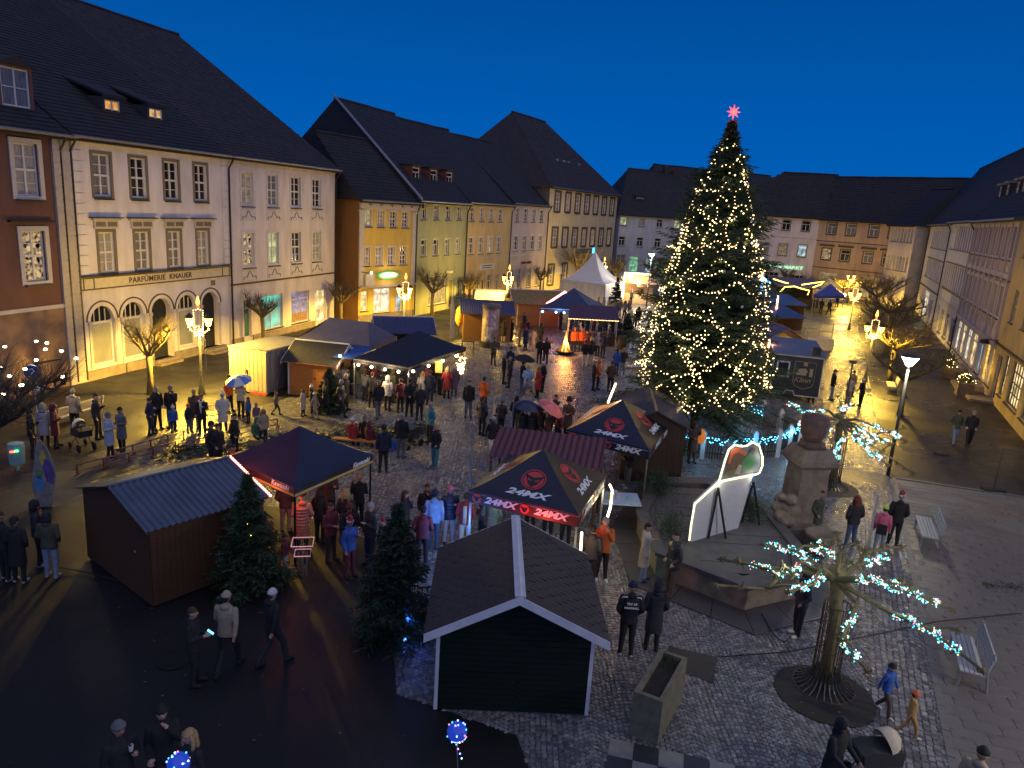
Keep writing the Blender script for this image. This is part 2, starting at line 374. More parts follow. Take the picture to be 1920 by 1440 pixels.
def tile_field(P, tw, th, m, parent, name='roof_tiles', lift=.035):
    P = [Vector(p) for p in P]; e = (P[1] - P[0]).normalized(); nrm = (P[1] - P[0]).cross(P[3] - P[0]).normalized()
    sd = nrm.cross(e).normalized(); h = (P[3] - P[0]).dot(sd)
    x0, x1, x2, x3 = 0, (P[1] - P[0]).dot(e), (P[2] - P[0]).dot(e), (P[3] - P[0]).dot(e)
    rows = max(1, int(h / th)); V_ = []; rr = np.random.default_rng(int(abs(P[0].x * 91 + h * 13) * 10) % 9973)
    for j in range(rows):
        f = (j + .5) / rows; a = x0 + (x3 - x0) * f; b_ = x1 + (x2 - x1) * f; n = int((b_ - a) / tw)
        if n < 1: continue
        xs = a + (np.arange(n) + (.5 if j % 2 else .2)) * tw; xs = xs[xs + tw / 2 < b_ + .05]
        jit = rr.uniform(-.006, .006, (len(xs), 2)); d0 = j * h / rows - .02; d1 = (j + 1) * h / rows + .01
        for x, (ja, jb) in zip(xs, jit):
            l, r = x - tw * .48, x + tw * .48
            V_.append(((l, d0 + ja, lift + jb), (r, d0 + ja, lift + jb), (r, d1, .008), (l, d1, .008), (l, d0 + ja, -.01), (r, d0 + ja, -.01)))
    if not V_: return None
    V_ = np.array(V_, np.float32).reshape(-1, 3); Bm = np.array([[*e], [*sd], [*nrm]], np.float32)
    W_ = V_ @ Bm + np.array(P[0], np.float32)
    k = np.arange(len(V_) // 6)[:, None] * 6; F_ = np.concatenate([k + np.array([[0, 1, 2, 3]]), k + np.array([[4, 5, 1, 0]])])
    o = link(name, fast_mesh(name, W_, F_, m), parent); stuff(o); return o
def dormer(h, u, y, z, w, hh, ridge_back, pane, wm, rm, kind='c4', gab=False, flat=False, fm=None):
    """a dormer standing on the roof: cheeks, front, roof and a window"""
    b = MB(); t = .16
    b.box(u - t, y, z - .5, u, y + ridge_back, z + hh + .12); b.box(u + w, y, z - .5, u + w + t, y + ridge_back, z + hh + .12)
    b.box(u, y, z - .5, u + w, y + .1, z); b.box(u, y, z + hh, u + w, y + .1, z + hh + .12); b.box(u, y + .25, z - .1, u + w, y + .3, z + hh)
    d = b.build('dormer', wm, h.o); b = MB()
    if gab:
        b.prism([(u - t - .12, y - .18, z + hh + .1), (u + w / 2, y - .18, z + hh + .5), (u + w + t + .12, y - .18, z + hh + .1)], (0, ridge_back + .2, 0))
    else:
        s = .02 if flat else .34
        b.prism([(u - t - .1, y - .2, z + hh + .12), (u - t - .1, y + ridge_back, z + hh + .12 + ridge_back * s), (u - t - .1, y + ridge_back, z + hh + .26 + ridge_back * s), (u - t - .1, y - .2, z + hh + .24)], (w + 2 * t + .2, 0, 0))
    b.build('dormer_roof', rm, d)
    me, _ = window_meshes(kind, w, hh, fm or M_WHITEWOOD)
    wd = link('window', me, h.o, (u, y, z)); link('pane', pane_mesh(kind, w, hh, fm or M_WHITEWOOD, pane), wd)
def text_on(parent, txt, u, z, size, m, y=-.1, depth=.01, name='lettering', rot=0.0, **k):
    me = text_mesh(txt, size, depth, m, **k); o = link(name, me, parent, (u, y, z)); o.rotation_euler = (math.pi / 2, 0, rot); return o

# ---- the long white row on the near left
LA, LB = Vector((-20.8, 34.4)), Vector((-14.3, 56.7)); LT = (LB - LA).normalized()
def LP(u): return LA + LT * u
# brown house
h = House(LP(-9.2), LP(-0.02), 11.45, 'reddish brown house with white window frames beside the arched perfumery', T_WALL('wall_redbrown', (0.13, 0.06, 0.045)), depth=27)
ox = 9.2
for u in (-2.93, -6.6):
    h.win(ox + u + .18, 8.72, 1.14, 2.2, 'x8', P_LACE if u > -4 else P_GREY, sur=M_PALETRIM, st=.2, sd=.06)
    h.win(ox + u + .22, 5.05, 1.10, 2.2, 'x8', L_XMAS if u > -4 else P_DARK, sur=M_PALETRIM, st=.2, sd=.06)
    h.win(ox + u + .3, 1.5, 1.15, 1.9, 'c4', P_GREY, sur=M_PALETRIM, st=.12, sd=.04)
for x in (3.3, 7.0): b = MB(); b.box(ox - x, -.22, 7.62, ox - x + 2.1, -.0, 7.70); b.build('window_hood', M_DARKMETAL, h.o)
h.band(3.75, 3.92, .1, M_PALETRIM); 
b = MB()
b.box(0, -.05, 0, ox - .95, -.001, 3.74); b.build('rendered_base', mat('mottled_render', (0.24, 0.15, 0.10), 0.9, var=0.5, scale=1.2, bump=.4), h.o)
b = MB(); b.box(ox - .94, -.12, 0, ox - .02, 0, 11.3); b.build('corner_strip', mat('quoin_paint', (0.42, 0.37, 0.33), .85, var=.12), h.o)
for k in range(21):
    b = MB(); b.box(ox - .95, -.14, k * .54 + .01, ox - .01, .0, k * .54 + .50); b.build('quoin', mat('quoin_paint', (0.42, 0.37, 0.33), .85, var=.12), h.o)
h.roof(13.8, 20.9, -6, h.L + 0.0, M_TILE, e1=h.L + .02); dormer(h, ox - 2.1, 1.1, 12.45, 1.35, 1.6, 2.6, P_GREY, T_WALL('dormer_brown', (.16, .07, .05)), M_TILE, gab=True, kind='c4')
h.gutter(pipes=(ox - .55,)); h.wall()
# white perfumery
WH1 = T_WALL('wall_white_grey', (0.66, 0.61, 0.60))
h = House(LP(0), LP(10.93), 11.5, 'white three storey shop house with five arches and a lettered fascia on the ground floor', WH1, depth=27)
UC = [1.77, 4.05, 6.35, 8.63]
for i, uc in enumerate(UC):
    h.win(uc - .5, 8.85, 1.0, 1.95, 'x8', [P_GREY, P_DARK, P_DARK, P_DARK][i], sur=M_GREYTRIM, st=.15)
    h.win(uc - .46, 5.2, .92, 1.95, 'x8', [P_LACE, P_GREY, P_GREY, P_LACE][i], sur=M_GREYTRIM, st=.15)
    b = MB(); b.box(uc - .95, -.28, 7.82, uc + .95, 0, 7.87); b.build('hood_flashing', M_DARKMETAL, h.o)
    b = MB(); b.box(uc - .84, -.2, 7.72, uc + .84, 0, 7.815); b.box(uc - .72, -.1, 7.32, uc + .72, 0, 7.72); b.build('window_hood', M_PALETRIM, h.o)
    b = MB(); b.box(uc - .62, -.12, 7.42, uc - .06, -.1, 7.64); b.box(uc + .06, -.12, 7.42, uc + .62, -.1, 7.64); b.build('hood_panel', M_GREYTRIM, h.o)
ARCH0, AP, AW = .53, 1.96, 1.40
P_SHOP = lit('pane_shop_dim', (0.75, 0.52, 0.14), 0.16, 0.5, 1.0)
for i in range(5):
    u0 = ARCH0 + AP * i; door = i in (2, 4); zb = .25 if door else .62; dd = 1.1 if door else .28
    h.hole(u0, u0 + AW, zb, 3.58, (2.88, dd))
    w = MB(); fy = dd - .06
    for x in (u0, u0 + AW - .08): w.box(x, fy - .06, zb, x + .08, fy, 2.85)
    w.box(u0, fy - .06, 2.68, u0 + AW, fy, 2.80); w.box(u0 + AW / 2 - .025, fy - .05, 2.8, u0 + AW / 2 + .025, fy - .01, 3.58)
    w.box(u0 + AW * .25, fy - .05, 2.8, u0 + AW * .25 + .04, fy - .01, 3.4); w.box(u0 + AW * .75 - .04, fy - .05, 2.8, u0 + AW * .75, fy - .01, 3.4)
    if door:
        w.box(u0 + .08, fy - .05, zb, u0 + .2, fy, 2.7); w.box(u0 + AW - .2, fy - .05, zb, u0 + AW - .08, fy, 2.7)
    else: w.box(u0, fy - .06, zb, u0 + AW, fy, zb + .1)
    wo_ = w.build('shop_window', M_WHITEWOOD, h.o)
    p = MB(); p.quad((u0, fy - .01, zb), (u0 + AW, fy - .01, zb), (u0 + AW, fy - .01, 2.7), (u0, fy - .01, 2.7)); p.build('pane', P_SHOP, wo_)
    p = MB(); p.quad((u0, fy - .01, 2.8), (u0 + AW, fy - .01, 2.8), (u0 + AW, fy - .01, 3.58), (u0, fy - .01, 3.58)); p.build('fanlight', P_DARK, wo_)
    a = MB(); c0 = u0 + AW / 2; R0, R1 = .90, .97; N = 18
    for k in range(N):
        w0, w1 = math.pi * k / N, math.pi * (k + 1) / N
        q = [(c0 - r * math.cos(w_), 2.88 + r * 1.0 * math.sin(w_)) for r, w_ in ((R0, w0), (R1, w0), (R1, w1), (R0, w1))]
        a.prism([(x, -.035, z) for x, z in q], (0, .035, 0))
    a.build('arch_moulding', M_BROWNTRIM, h.o)
    a = MB()
    for x in (u0 - .16, u0 + AW + .02): a = MB(); a.box(x, -.05, .3, x + .14, 0, 2.7); a.box(x - .03, -.08, 2.7, x + .17, 0, 2.88); a.build('pilaster', M_PALETRIM, h.o)
text_on(h.o, 'Parfümerie', ARCH0 + AW / 2, 2.5, .2, M_WHITEWOOD, y=.18)
h.band(4.42, 5.06, .10, mat('fascia_cream', (.60, .53, .36), .8), .08, 10.85, 'shop_fascia')
b = MB(); b.box(.08, -.125, 4.42, 10.85, -.1, 4.48); b.box(.08, -.125, 4.97, 10.85, -.1, 5.02)
for x in (.16, .75, 10.1, 10.72): b.box(x, -.122, 4.48, x + .05, -.1, 4.97)
b.build('fascia_line', M_BROWNTRIM, h.o)
b = MB(); b.box(.0, -.26, 5.062, 10.93, 0, 5.11); b.build('fascia_flashing', M_DARKMETAL, h.o)
tx = text_on(h.o, 'PARFÜMERIE  KNAUER', 5.2, 4.71, .40, M_BROWNTRIM, y=-.12, depth=.008, bold=.006, xs=1.0, space=1.08)
tw_ = max(v.co.x for v in tx.data.vertices) - min(v.co.x for v in tx.data.vertices)
for v in tx.data.vertices: v.co.x *= 4.55 / tw_
b = MB(); b.box(9.2, -.03, 3.95, 9.55, 0, 4.25); b.build('wall_plaque', M_GREYTRIM, h.o)
for k in range(13):
    for x_ in (.12, 10.4): b = MB(); b.box(x_, -.07, 5.15 + k * .48, x_ + .49, .0, 5.15 + k * .48 + .44); b.build('quoin', WH1, h.o)
for x0, x1 in ((0, 2.35), (2.45, 4.35), (5.95, 8.2)): b = MB(); b.box(x0, -.14, 0, x1, 0, .48); b.build('plinth', M_STONE, h.o)
b = MB(); b.box(4.3, -.6, 0, 6.0, 1.1, .13); b.box(4.4, -.3, .13, 5.9, 1.1, .25); b.box(8.2, -.9, 0, 10.3, 1.0, .13); b.box(8.3, -.5, .13, 10.2, 1.0, .25); b.build('doorstep', M_STONE, h.o)
h.roof(13.8, 20.9, 0, h.L, M_TILE, e0=.02, e1=h.L)
for u in (4.2, 7.18): dormer(h, u, 2.0, 12.7, 1.0, .92, 2.6, L_AMBER if u < 5 else L_WARM, mat('dormer_slate', (.03, .03, .035), .7), M_TILE)
h.gutter(pipes=(-.02,)); h.band(11.25, 11.5, .25, M_PALETRIM); h.wall()
# white house 2
WH2 = T_WALL('wall_white_warm', (0.64, 0.58, 0.56))
h = House(LP(10.95), LP(23.3), 11.5, 'white house with drapery reliefs under its windows and a teal lit shop window', WH2, depth=27)
for i in range(4):
    uc = 1.9 + i * 2.64
    h.win(uc - .6, 8.72, 1.12, 1.95, 'x8', [L_DIM, P_GREY, P_DARK, P_DARK][i], sur=mat('trim_white', (.60, .56, .55), .8), st=.17, sd=.03)
    h.win(uc - .6, 4.92, 1.12, 2.05, 'x8', [L_XMAS, L_GREENISH, P_DARK, L_DIM][i], sur=MATS['trim_white'], st=.17, sd=.03)
    for zz in (7.72, 3.98 + .0):
        b = MB(); b.box(uc - .75, -.03, zz, uc + .72, 0, zz + .72); rl = b.build('relief_panel', MATS['trim_white'], h.o)
        b = MB()
        for sgn in (-1, 1):
            b.tube([(uc - .02 + sgn * .05, -.05, zz + .6), (uc + sgn * .3, -.05, zz + .22), (uc + sgn * .58, -.05, zz + .28), (uc + sgn * .66, -.05, zz + .08)], .022, 4)
        b.build('garland_relief', M_GREYTRIM, rl)
h.band(3.78, 3.88, .08, M_BROWNTRIM)
h.win(1.25, .3, .75, 2.5, 'shop', mat('teal_door', (.02, .12, .12), .4), sill=False)
h.win(3.05, .55, 2.4, 2.3, 'shop', L_TEAL); h.win(6.5, .55, 2.25, 2.25, 'shop', L_BLUE); h.win(9.55, .2, 1.55, 2.5, 'shop', L_SHOP, sill=False)
b = MB(); b.quad((6.6, .11, .62), (8.65, .11, .62), (8.65, .11, 1.25), (6.6, .11, 1.25)); b.build('window_display', mat('display_brown', (.22, .12, .04), .8, var=1.0, scale=8, emit=(1, .6, .2), estr=.12), h.o)
for k in range(14):
    b = MB(); b.box(.0, -.06, 4.4 + k * .48, .5, 0, 4.84 + k * .48); b.build('quoin', WH2, h.o)
for x0, x1 in ((0, 1.1), (2.1, 9.5)): b = MB(); b.box(x0, -.1, 0, x1, 0, .42); b.build('plinth', M_STONE, h.o)
h.roof(13.8, 20.9, 0, h.L + .15, M_TILEB, e0=.02, e1=h.L + .35)
h.gutter(pipes=(.0, 12.3)); h.wall()

# ---- the coloured row in the middle
Y0, Y1, G1, O1, P1, C1 = [Vector(p) for p in ((-12.4, 56.7), (-8.8, 62.1), (-5.3, 71.), (-1.2, 79.9), (3., 88.7), (13.5, 108.7))]
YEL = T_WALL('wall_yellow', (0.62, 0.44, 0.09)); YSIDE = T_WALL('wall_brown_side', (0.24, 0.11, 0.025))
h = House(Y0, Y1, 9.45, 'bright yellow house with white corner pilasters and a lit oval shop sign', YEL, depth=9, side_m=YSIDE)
h.row(4, .9, 5.1, .72, 7.5, 8.7, 'x8', [L_GREENISH, P_LACE, P_DARK, P_DARK], sur=MATS['trim_white'], st=.09)
h.row(4, .8, 4.95, .76, 4.5, 5.9, 'x8', [L_DIM, L_DIM, P_GREY, P_DARK], sur=MATS['trim_white'], st=.09)
for x in (-.02, 5.95): b = MB(); b.box(x, -.1, 2.9, x + .5, 0, 8.7); b.box(x - .06, -.16, 8.55, x + .56, 0, 8.72); b.build('pilaster', M_PALETRIM, h.o)
h.band(8.8, 9.4, .22, M_PALETRIM); h.band(2.74, 2.88, .2, M_PALETRIM)
for x in (.9, 2.1, 3.3, 4.5, 5.6):
    b = MB(); b.tube([(x - .2, -.24, 9.3), (x, -.26, 9.05), (x + .2, -.24, 9.3)], .03, 4); b.build('stucco_swag', M_GREYTRIM, h.o)
h.win(.25, .9, .8, 1.6, 'shop', L_SHOP); h.win(1.65, .65, 1.95, 2.0, 'shop', L_WHITE); h.win(4.2, .25, .85, 1.75, 'one', L_COOL, sill=False)
b = MB(); b.box(.0, -.04, 0, 6.45, -.001, .6); b.build('plinth', M_STONE, h.o)
b = MB(); N = 28
pts = [(3.05 + 1.15 * math.cos(2 * math.pi * k / N), -.3, 3.66 + .3 * math.sin(2 * math.pi * k / N)) for k in range(N)]
b.prism(pts, (0, .18, 0)); sg = b.build('oval_sign', mat('sign_green_case', (.02, .3, .08), .4, emit=(.1, .8, .25), estr=.5), h.o)
pts = [(3.05 + 1.0 * math.cos(2 * math.pi * k / N), -.31, 3.70 + .2 * math.sin(2 * math.pi * k / N)) for k in range(N)]
b = MB(); b.poly(pts); b.build('sign_face', glow('sign_face_pink', (1, .55, .45), 1.1), sg)
b = MB(); b.box(2.3, -.315, 3.5, 3.85, -.312, 3.68); b.build('sign_stripe', glow('sign_yellow', (1, .9, .35), 1.2), sg)
lamp('sign_light', (3, -.9, 3.6), (1, .7, .5), 50, .3, h.o)
b = MB(); b.box(.25, -.55, 2.95, 1.15, -.5, 3.85); b.build('banner', MATS['trim_white'], h.o)
b = MB(); b.tube([(.2, 0, 4.0), (.2, -.6, 4.0), (.8, -.6, 4.05)], .03, 5); b.ball((.75, -.62, 3.98), .1, mi=1); b.build('wall_lamp', [M_DARKMETAL, glow('lamp_white', (1, .93, .7), 6)], h.o)
h.roof(4.6, 14.3, -.3, h.L - 1.0, M_TILE, e0=-.4, e1=h.L + .3, ez=9.4, over=.5); h.gutter(z=9.42, pipes=(6.42,)); h.wall()
GRN = T_WALL('wall_sage', (0.36, 0.38, 0.20))
h = House(Y1, G1, 9.7, 'sage green house with three brick red dormers on its tall roof', GRN, depth=16, side_m=T_WALL('gable_white', (.55, .56, .6)))
h.row(4, 1.15, 7.85, .86, 8.2, 9.4, 'T', [P_DARK, P_GREY, P_DARK, P_GREY], sur=MATS['trim_white'], st=.08)
h.row(4, 1.3, 7.9, .86, 5.1, 6.45, 'T', [P_DARK, P_DARK, P_GREY, L_DIM], sur=MATS['trim_white'], st=.08)
h.win(2.5, .65, 3.4, 2.6, 'shop', lit('shop_dim2', (.9, .6, .2), .15, 1, 3)); h.win(6.5, .25, 1.0, 2.5, 'one', mat('door_olive', (.22, .2, .06), .5), sill=False); h.win(8.1, .9, .9, 1.7, 'c4', P_DARK)
text_on(h.o, 'Schmuck', 6.4, 3.45, .36, glow('letters_amber', (1, .65, .15), .8), y=-.06)
h.roof(8.2, 17.6, 0, h.L, M_SLATE, e0=-.15, e1=h.L + .1, over=.5, backy=16)
b = MB(); b.prism([(-.3, -.55, 9.75), (-.02, -.55, 9.75), (-.02, 8.2, 17.75), (-.3, 8.2, 17.75)], (0, 0, .14)); b.build('verge_flashing', M_FLASH, h.o)
BR = mat('dormer_brick', (.16, .05, .03), .85, var=.15)
for u in (1.75, 4.95, 8.0): dormer(h, u, 1.5, 11.25, 1.15, 1.15, 3.0, P_DARK, BR, M_SLATE, kind='T', flat=True)
h.gutter(pipes=(9.5,)); h.wall()
OCH = T_WALL('wall_ochre', (0.56, 0.40, 0.17))
h = House(G1, O1, 9.85, 'pale ochre house with a small plaque sign over its ground floor windows', OCH, depth=16)
h.row(4, 1.0, 7.1, .9, 8.15, 9.4, 'x6', [P_DARK, P_GREY, P_GREY, P_DARK], sur=MATS['trim_white'], st=.1)
h.row(4, 1.1, 7.1, .98, 5.0, 6.55, 'x6', [P_DARK, P_GREY, L_XMAS, P_GREY], sur=MATS['trim_white'], st=.1)
h.band(4.5, 4.6, .07, M_PALETRIM)
for u in (2.5, 4.9, 6.8): h.win(u, .6, .9, 2.15, 'tall', P_DARK if u < 5 else P_GREY)
h.win(3.75, .2, .75, 2.1, 'one', mat('door_brown', (.12, .05, .02), .5), sill=False)
b = MB(); b.box(2.95, -.08, 3.3, 6.2, 0, 3.9); sg = b.build('shop_sign', MATS['trim_white'], h.o)
for zz in (3.45, 3.66):
    b = MB(); b.box(3.5, -.09, zz, 5.7, -.08, zz + .09); b.build('sign_line', M_DARKMETAL, sg)
h.roof(8.2, 17.3, 0, h.L, M_SLATE, e0=-.02, e1=h.L + .02, backy=16); h.gutter(pipes=(9.7,)); h.wall()
PNK = T_WALL('wall_mauve', (0.46, 0.38, 0.36))
h = House(O1, P1, 10.1, 'pale mauve house with arched windows and small brown sign lettering', PNK, depth=16)
h.row(4, 1.35, 7.75, 1.0, 8.25, 9.6, 'x6', [P_GREY, P_DARK, P_GREY, P_DARK], sur=MATS['trim_white'], st=.1)
h.row(4, 1.45, 7.9, 1.05, 5.1, 6.65, 'x6', [P_DARK, P_GREY, P_DARK, P_GREY], sur=MATS['trim_white'], st=.1)
h.band(4.45, 4.6, .07, M_PALETRIM)
for u in (.6, 2.4, 4.9, 7.2): h.win(u, .8, 1.1, 2.2, 'tall', P_GREY)
b = MB(); b.tube([(3.0 + .14 * i, -.07, 3.6 + (.14 if i % 2 else -.06) + (.08 if i % 5 == 0 else 0)) for i in range(21)], .05, 4); b.build('script_sign', mat('letters_brown', (.15, .04, .02), .6), h.o)
h.roof(8.0, 17.0, 0, h.L, M_SLATE, e0=-.02, e1=h.L - .3, backy=16); h.gutter(pipes=(9.6,)); h.wall()
CRM = T_WALL('wall_cream', (0.52, 0.44, 0.28))
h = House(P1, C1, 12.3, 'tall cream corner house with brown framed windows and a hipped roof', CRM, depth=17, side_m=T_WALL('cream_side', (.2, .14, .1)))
h.row(7, 2.3, 20.6, 1.35, 9.6, 11.7, 'x8', [P_GREY, P_LACE, P_GREY], sur=M_BROWNTRIM, st=.3, sd=.05)
h.row(7, 2.2, 20.4, 1.35, 5.35, 7.45, 'x8', [P_GREY, P_LACE, P_GREY, P_LACE, L_DIM, P_GREY, L_DIM], sur=M_BROWNTRIM, st=.3, sd=.05)
for u in (1.2, 5.2, 17): h.win(u, .8, 1.4, 2.2, 'x8', P_GREY, sur=M_BROWNTRIM, st=.3)
b = MB(); b.box(2.9, -.1, 1.9, 4.9, -.02, 2.85); b.build('shop_sign', MATS['trim_white'], h.o)
b = MB(); b.box(9, -.2, 4.3, 15, -.05, 4.9); sg = b.build('sign_board', mat('sign_slate', (.05, .07, .1), .5), h.o)
b = MB(); b.box(14.2, -.25, 4.25, 14.9, -.21, 5.0); b.build('sign_logo', glow('sign_blue', (.05, .5, 1), 2.5), sg)
o = h.roof(8.5, 21.3, 5.0, h.L - 8.0, M_TILEB, e0=-.6, e1=h.L + .6, backy=17)
h.band(12.1, 12.3, .35, M_PALETRIM); h.gutter(pipes=(h.L - .2,)); h.wall()
for k, u in enumerate((7.6, 9.6, 11.1, 14.6)):
    b = MB(); zz = 15.4; yy = 3.0; b.box(u, yy, zz, u + .55, yy + .5, zz + .62); b.build('skylight', M_FLASH, h.o)
# ---- behind: blue white house and far roofs
BW = T_WALL('wall_bluewhite', (0.50, 0.52, 0.56))
h = House((14.5, 112.), (34., 119.), 9.75, 'bluish white house with a dark mansard roof behind the white pagoda tent', BW, depth=12)
h.row(5, -.0 + .7, 13.0, 1.05, 8.15, 9.3, 'T', [L_GREENISH, P_LACE, P_DARK], sur=MATS['trim_white'], st=.07)
h.row(5, .7, 13.0, 1.05, 5.1, 6.5, 'T', [P_DARK], sur=MATS['trim_white'], st=.07)
h.win(.1, 1.2, 1.5, 2.6, 'x8', P_GREY); h.win(5.2, 1.2, 2.3, 2.3, 'shop', L_COOL); h.win(2.3, 1.2, 1.6, 2.4, 'shop', lit('green_fan', (.3, .9, .5), .4))
h.roof(4.6, 16.6, 3.0, 11.0, M_SLATE, e0=-.5, e1=h.L + .3, backy=10, tw=.4, th=.45); dormer(h, 3.1, 1.2, 11.2, 1.2, 1.15, 2.5, P_GREY, M_SLATE, M_SLATE, kind='one', flat=True)
b = MB(); b.box(9.2, 4.2, 14.5, 9.9, 5, 17.6); b.box(10.7, 4.2, 14.2, 12.2, 5.2, 16.9); b.build('chimney', mat('chimney_brick', (.05, .035, .03), .9), h.o); h.wall()
h = House((24, 133), (60, 150), 12, 'dark far house whose roof shows between the mansard roof and the tall fir', BW, depth=12)
h.win(3, 9, 1.2, 1.5, 'T', P_DARK); h.roof(6, 19, 2, 30, M_SLATE, tw=.5, th=.6); h.wall()
# ---- far side of the square
K0, K1, K2, K3 = [Vector(p) for p in ((35.5, 112.), (43.5, 110.2), (47.8, 106.2), (51.8, 101.8))]
KW = T_WALL('wall_drug', (0.66, 0.60, 0.64))
h = House(K0 + (K0 - K1) * .9, K1, 10.95, 'pale lilac shop house with glowing green letters across its front', KW, depth=12); o_ = h.L - 8.2
for i, u in enumerate((1.03, 3.7, 6.45)):
    h.win(o_ + u - .6, 8.95, 1.15, 1.5, 'T', [L_DIM, P_DARK, P_DARK][i], sur=M_GREYTRIM, st=.08); h.win(o_ + u - .65, 5.25, 1.2, 1.7, 'T', [P_GREY, L_DIM, L_COOL][i], sur=M_GREYTRIM, st=.08)
for u in (o_ - 2.0, o_ - 4.8): h.win(u, 8.95, 1.15, 1.5, 'T', P_DARK, sur=M_GREYTRIM, st=.08); h.win(u, 5.25, 1.2, 1.7, 'T', P_DARK, sur=M_GREYTRIM, st=.08)
h.win(o_ + 5.3, .5, 2.0, 2.0, 'shop6', P_DARK); h.win(o_ + 1.6, .5, 2.0, 2.2, 'shop6', P_DARK)
tx = text_on(h.o, 'APOTHEKE AM MARKT', o_ + 2.6, 3.52, .62, glow('letters_green', (.45, 1, .55), 1.0), y=-.16, bold=.02)
tw_ = max(v.co.x for v in tx.data.vertices) - min(v.co.x for v in tx.data.vertices)
for v in tx.data.vertices: v.co.x *= 8.6 / tw_
h.band(7.85, 7.95, .06, M_PALETRIM); h.band(10.6, 10.95, .3, M_PALETRIM)
h.roof(6, 17.5, 10.2, h.L + 2.6, M_TILE, over=.6, e1=h.L + .3, tw=.4, th=.5, gable=False); h.wall()
ORG = T_WALL('wall_orange', (0.54, 0.38, 0.24)); ORG2 = T_WALL('wall_orange2', (0.45, 0.31, 0.23))
for (a_, b_, m_, lb, pn) in ((K1, K2, ORG, 'orange house with two windows per floor right beside the lilac shop house', L_XMAS), (K2, K3, ORG2, 'darker orange house with window hoods next to the far right corner', P_GREY)):
    h = House(a_, b_, 10.85, lb, m_, depth=12)
    h.row(2, 1.9, 4.6, 1.3, 8.8, 10.4, 'T', [P_GREY, P_GREY], sur=M_BROWNTRIM, st=.12); h.row(2, 1.7, 4.35, 1.3, 5.15, 6.7, 'T', [pn, P_DARK], sur=M_BROWNTRIM, st=.12)
    for u in (1.7, 4.35): b = MB(); b.box(u - 1.05, -.3, 7.05, u + 1.05, 0, 7.28); b.build('window_hood', M_BROWNTRIM, h.o)
    h.band(7.7, 7.8, .08, M_BROWNTRIM); h.band(3.9, 4.0, .08, M_BROWNTRIM); h.win(1.2, .4, 2.6, 2.9, 'shop', lit('shop_dim3', (1, .7, .3), .2, .8, 2))
    h.roof(6, 17.2, -3.2, h.L + (8 if a_ is K2 else .4), M_TILE, over=.5, e0=-.1, e1=h.L + .2, tw=.4, th=.5, gable=False); h.wall()
# ---- right row, counted from its far end towards the camera
RA, RB = Vector((42.155, 73.395)), Vector((22.22, 27.545)); RT = (RB - RA).normalized(); RL = (RB - RA).length
def RP(u): return RA + RT * u       # u = 50 - distance used in the survey
def ru(v): return 50.0 - v
M_RW = T_WALL('wall_rose_white', (0.58, 0.51, 0.51)); M_RW2 = T_WALL('wall_grey_white', (0.58, 0.54, 0.54)); M_RY = T_WALL('wall_warm_yellow', (0.55, 0.42, 0.18))
M_ORN = mat('ornament_paint', (0.50, 0.43, 0.43), .7, var=.08)
# corner house that steps forward
cn = RP(ru(73.4)); side = Vector((-RT.y, RT.x)); nin = Vector((-RT.y, RT.x)); out = -nin
if out.x > 0: out = -out
cpt = cn + out * 1.6
far = Vector((50.3, 102.6))
h = House(far, cpt, 10.6, 'pale corner house stepping out of its row towards the orange houses, side wall bare', M_RW, depth=9, side_m=T_WALL('corner_side', (.48, .43, .36)))
h.row(5, h.L - 4.4, h.L - .8, .62, 8.4, 10.2, 'tall', [P_GREY, P_DARK]); h.row(5, h.L - 4.4, h.L - .8, .62, 4.7, 6.6, 'tall', [P_GREY, P_GREY, P_DARK])
h.row(2, .9, 1.8, .6, 8.4, 10.2, 'tall', [P_GREY]); h.row(2, .9, 1.8, .6, 4.7, 6.6, 'tall', [P_GREY])
h.roof(5, 15.5, -1, h.L - 2.6, M_SLATE, tw=.4, th=.45, backy=9, gable=False); h.wall()
def rowhouse(v0, v1, H, label, m, **k):
    return House(RP(ru(v0)), RP(ru(v1)), H, label, m, depth=11, **k)
h = rowhouse(73.4, 52.1, 10.75, 'grey white row house with window bands left of the slatted bay', M_RW2); q = lambda v: 73.4 - v
for a_, c_ in ((68.3, 61.5), (59.5, 52.9)): h.row(5, q(a_), q(c_), .9, 8.1, 10.1, 'tall', [P_DARK, P_GREY, P_LACE])
h.row(11, q(69), q(53.6), .9, 4.7, 6.7, 'tall', [P_GREY, P_DARK, P_GREY]); h.band(3.5, 3.65, .1, M_BROWNTRIM); h.band(6.88, 6.94, .14, M_DARKMETAL, q(69.6), q(53))
h.win(q(66), .3, 5.6, 2.9, 'shop', L_WHITE); h.win(q(58), .3, 2.0, 2.4, 'shop', P_DARK)
h.roof(5.5, 18.6, -12, h.L, M_TILE, e0=-2, e1=h.L, gable=False, tw=.34, th=.4); h.gutter(pipes=(.3,)); h.wall()
h = rowhouse(52.08, 36.6, 10.9, 'row house with long bands of narrow windows between ornate house and downpipe', M_RW2); q = lambda v: 52.08 - v
h.row(10, q(50.3), q(37.2), .95, 8.35, 10.5, 'tall', [L_WHITE, L_WHITE, P_GREY, P_DARK, P_GREY, P_LACE, P_GREY, P_DARK, P_GREY, P_GREY]); h.row(10, q(50.2), q(37.4), .95, 4.7, 6.95, 'tall', [P_GREY, P_GREY, P_DARK])
h.band(7.05, 7.11, .14, M_DARKMETAL, q(51), q(37)); h.band(4.52, 4.57, .12, M_DARKMETAL, q(51), q(37)); h.band(3.4, 3.6, .08)
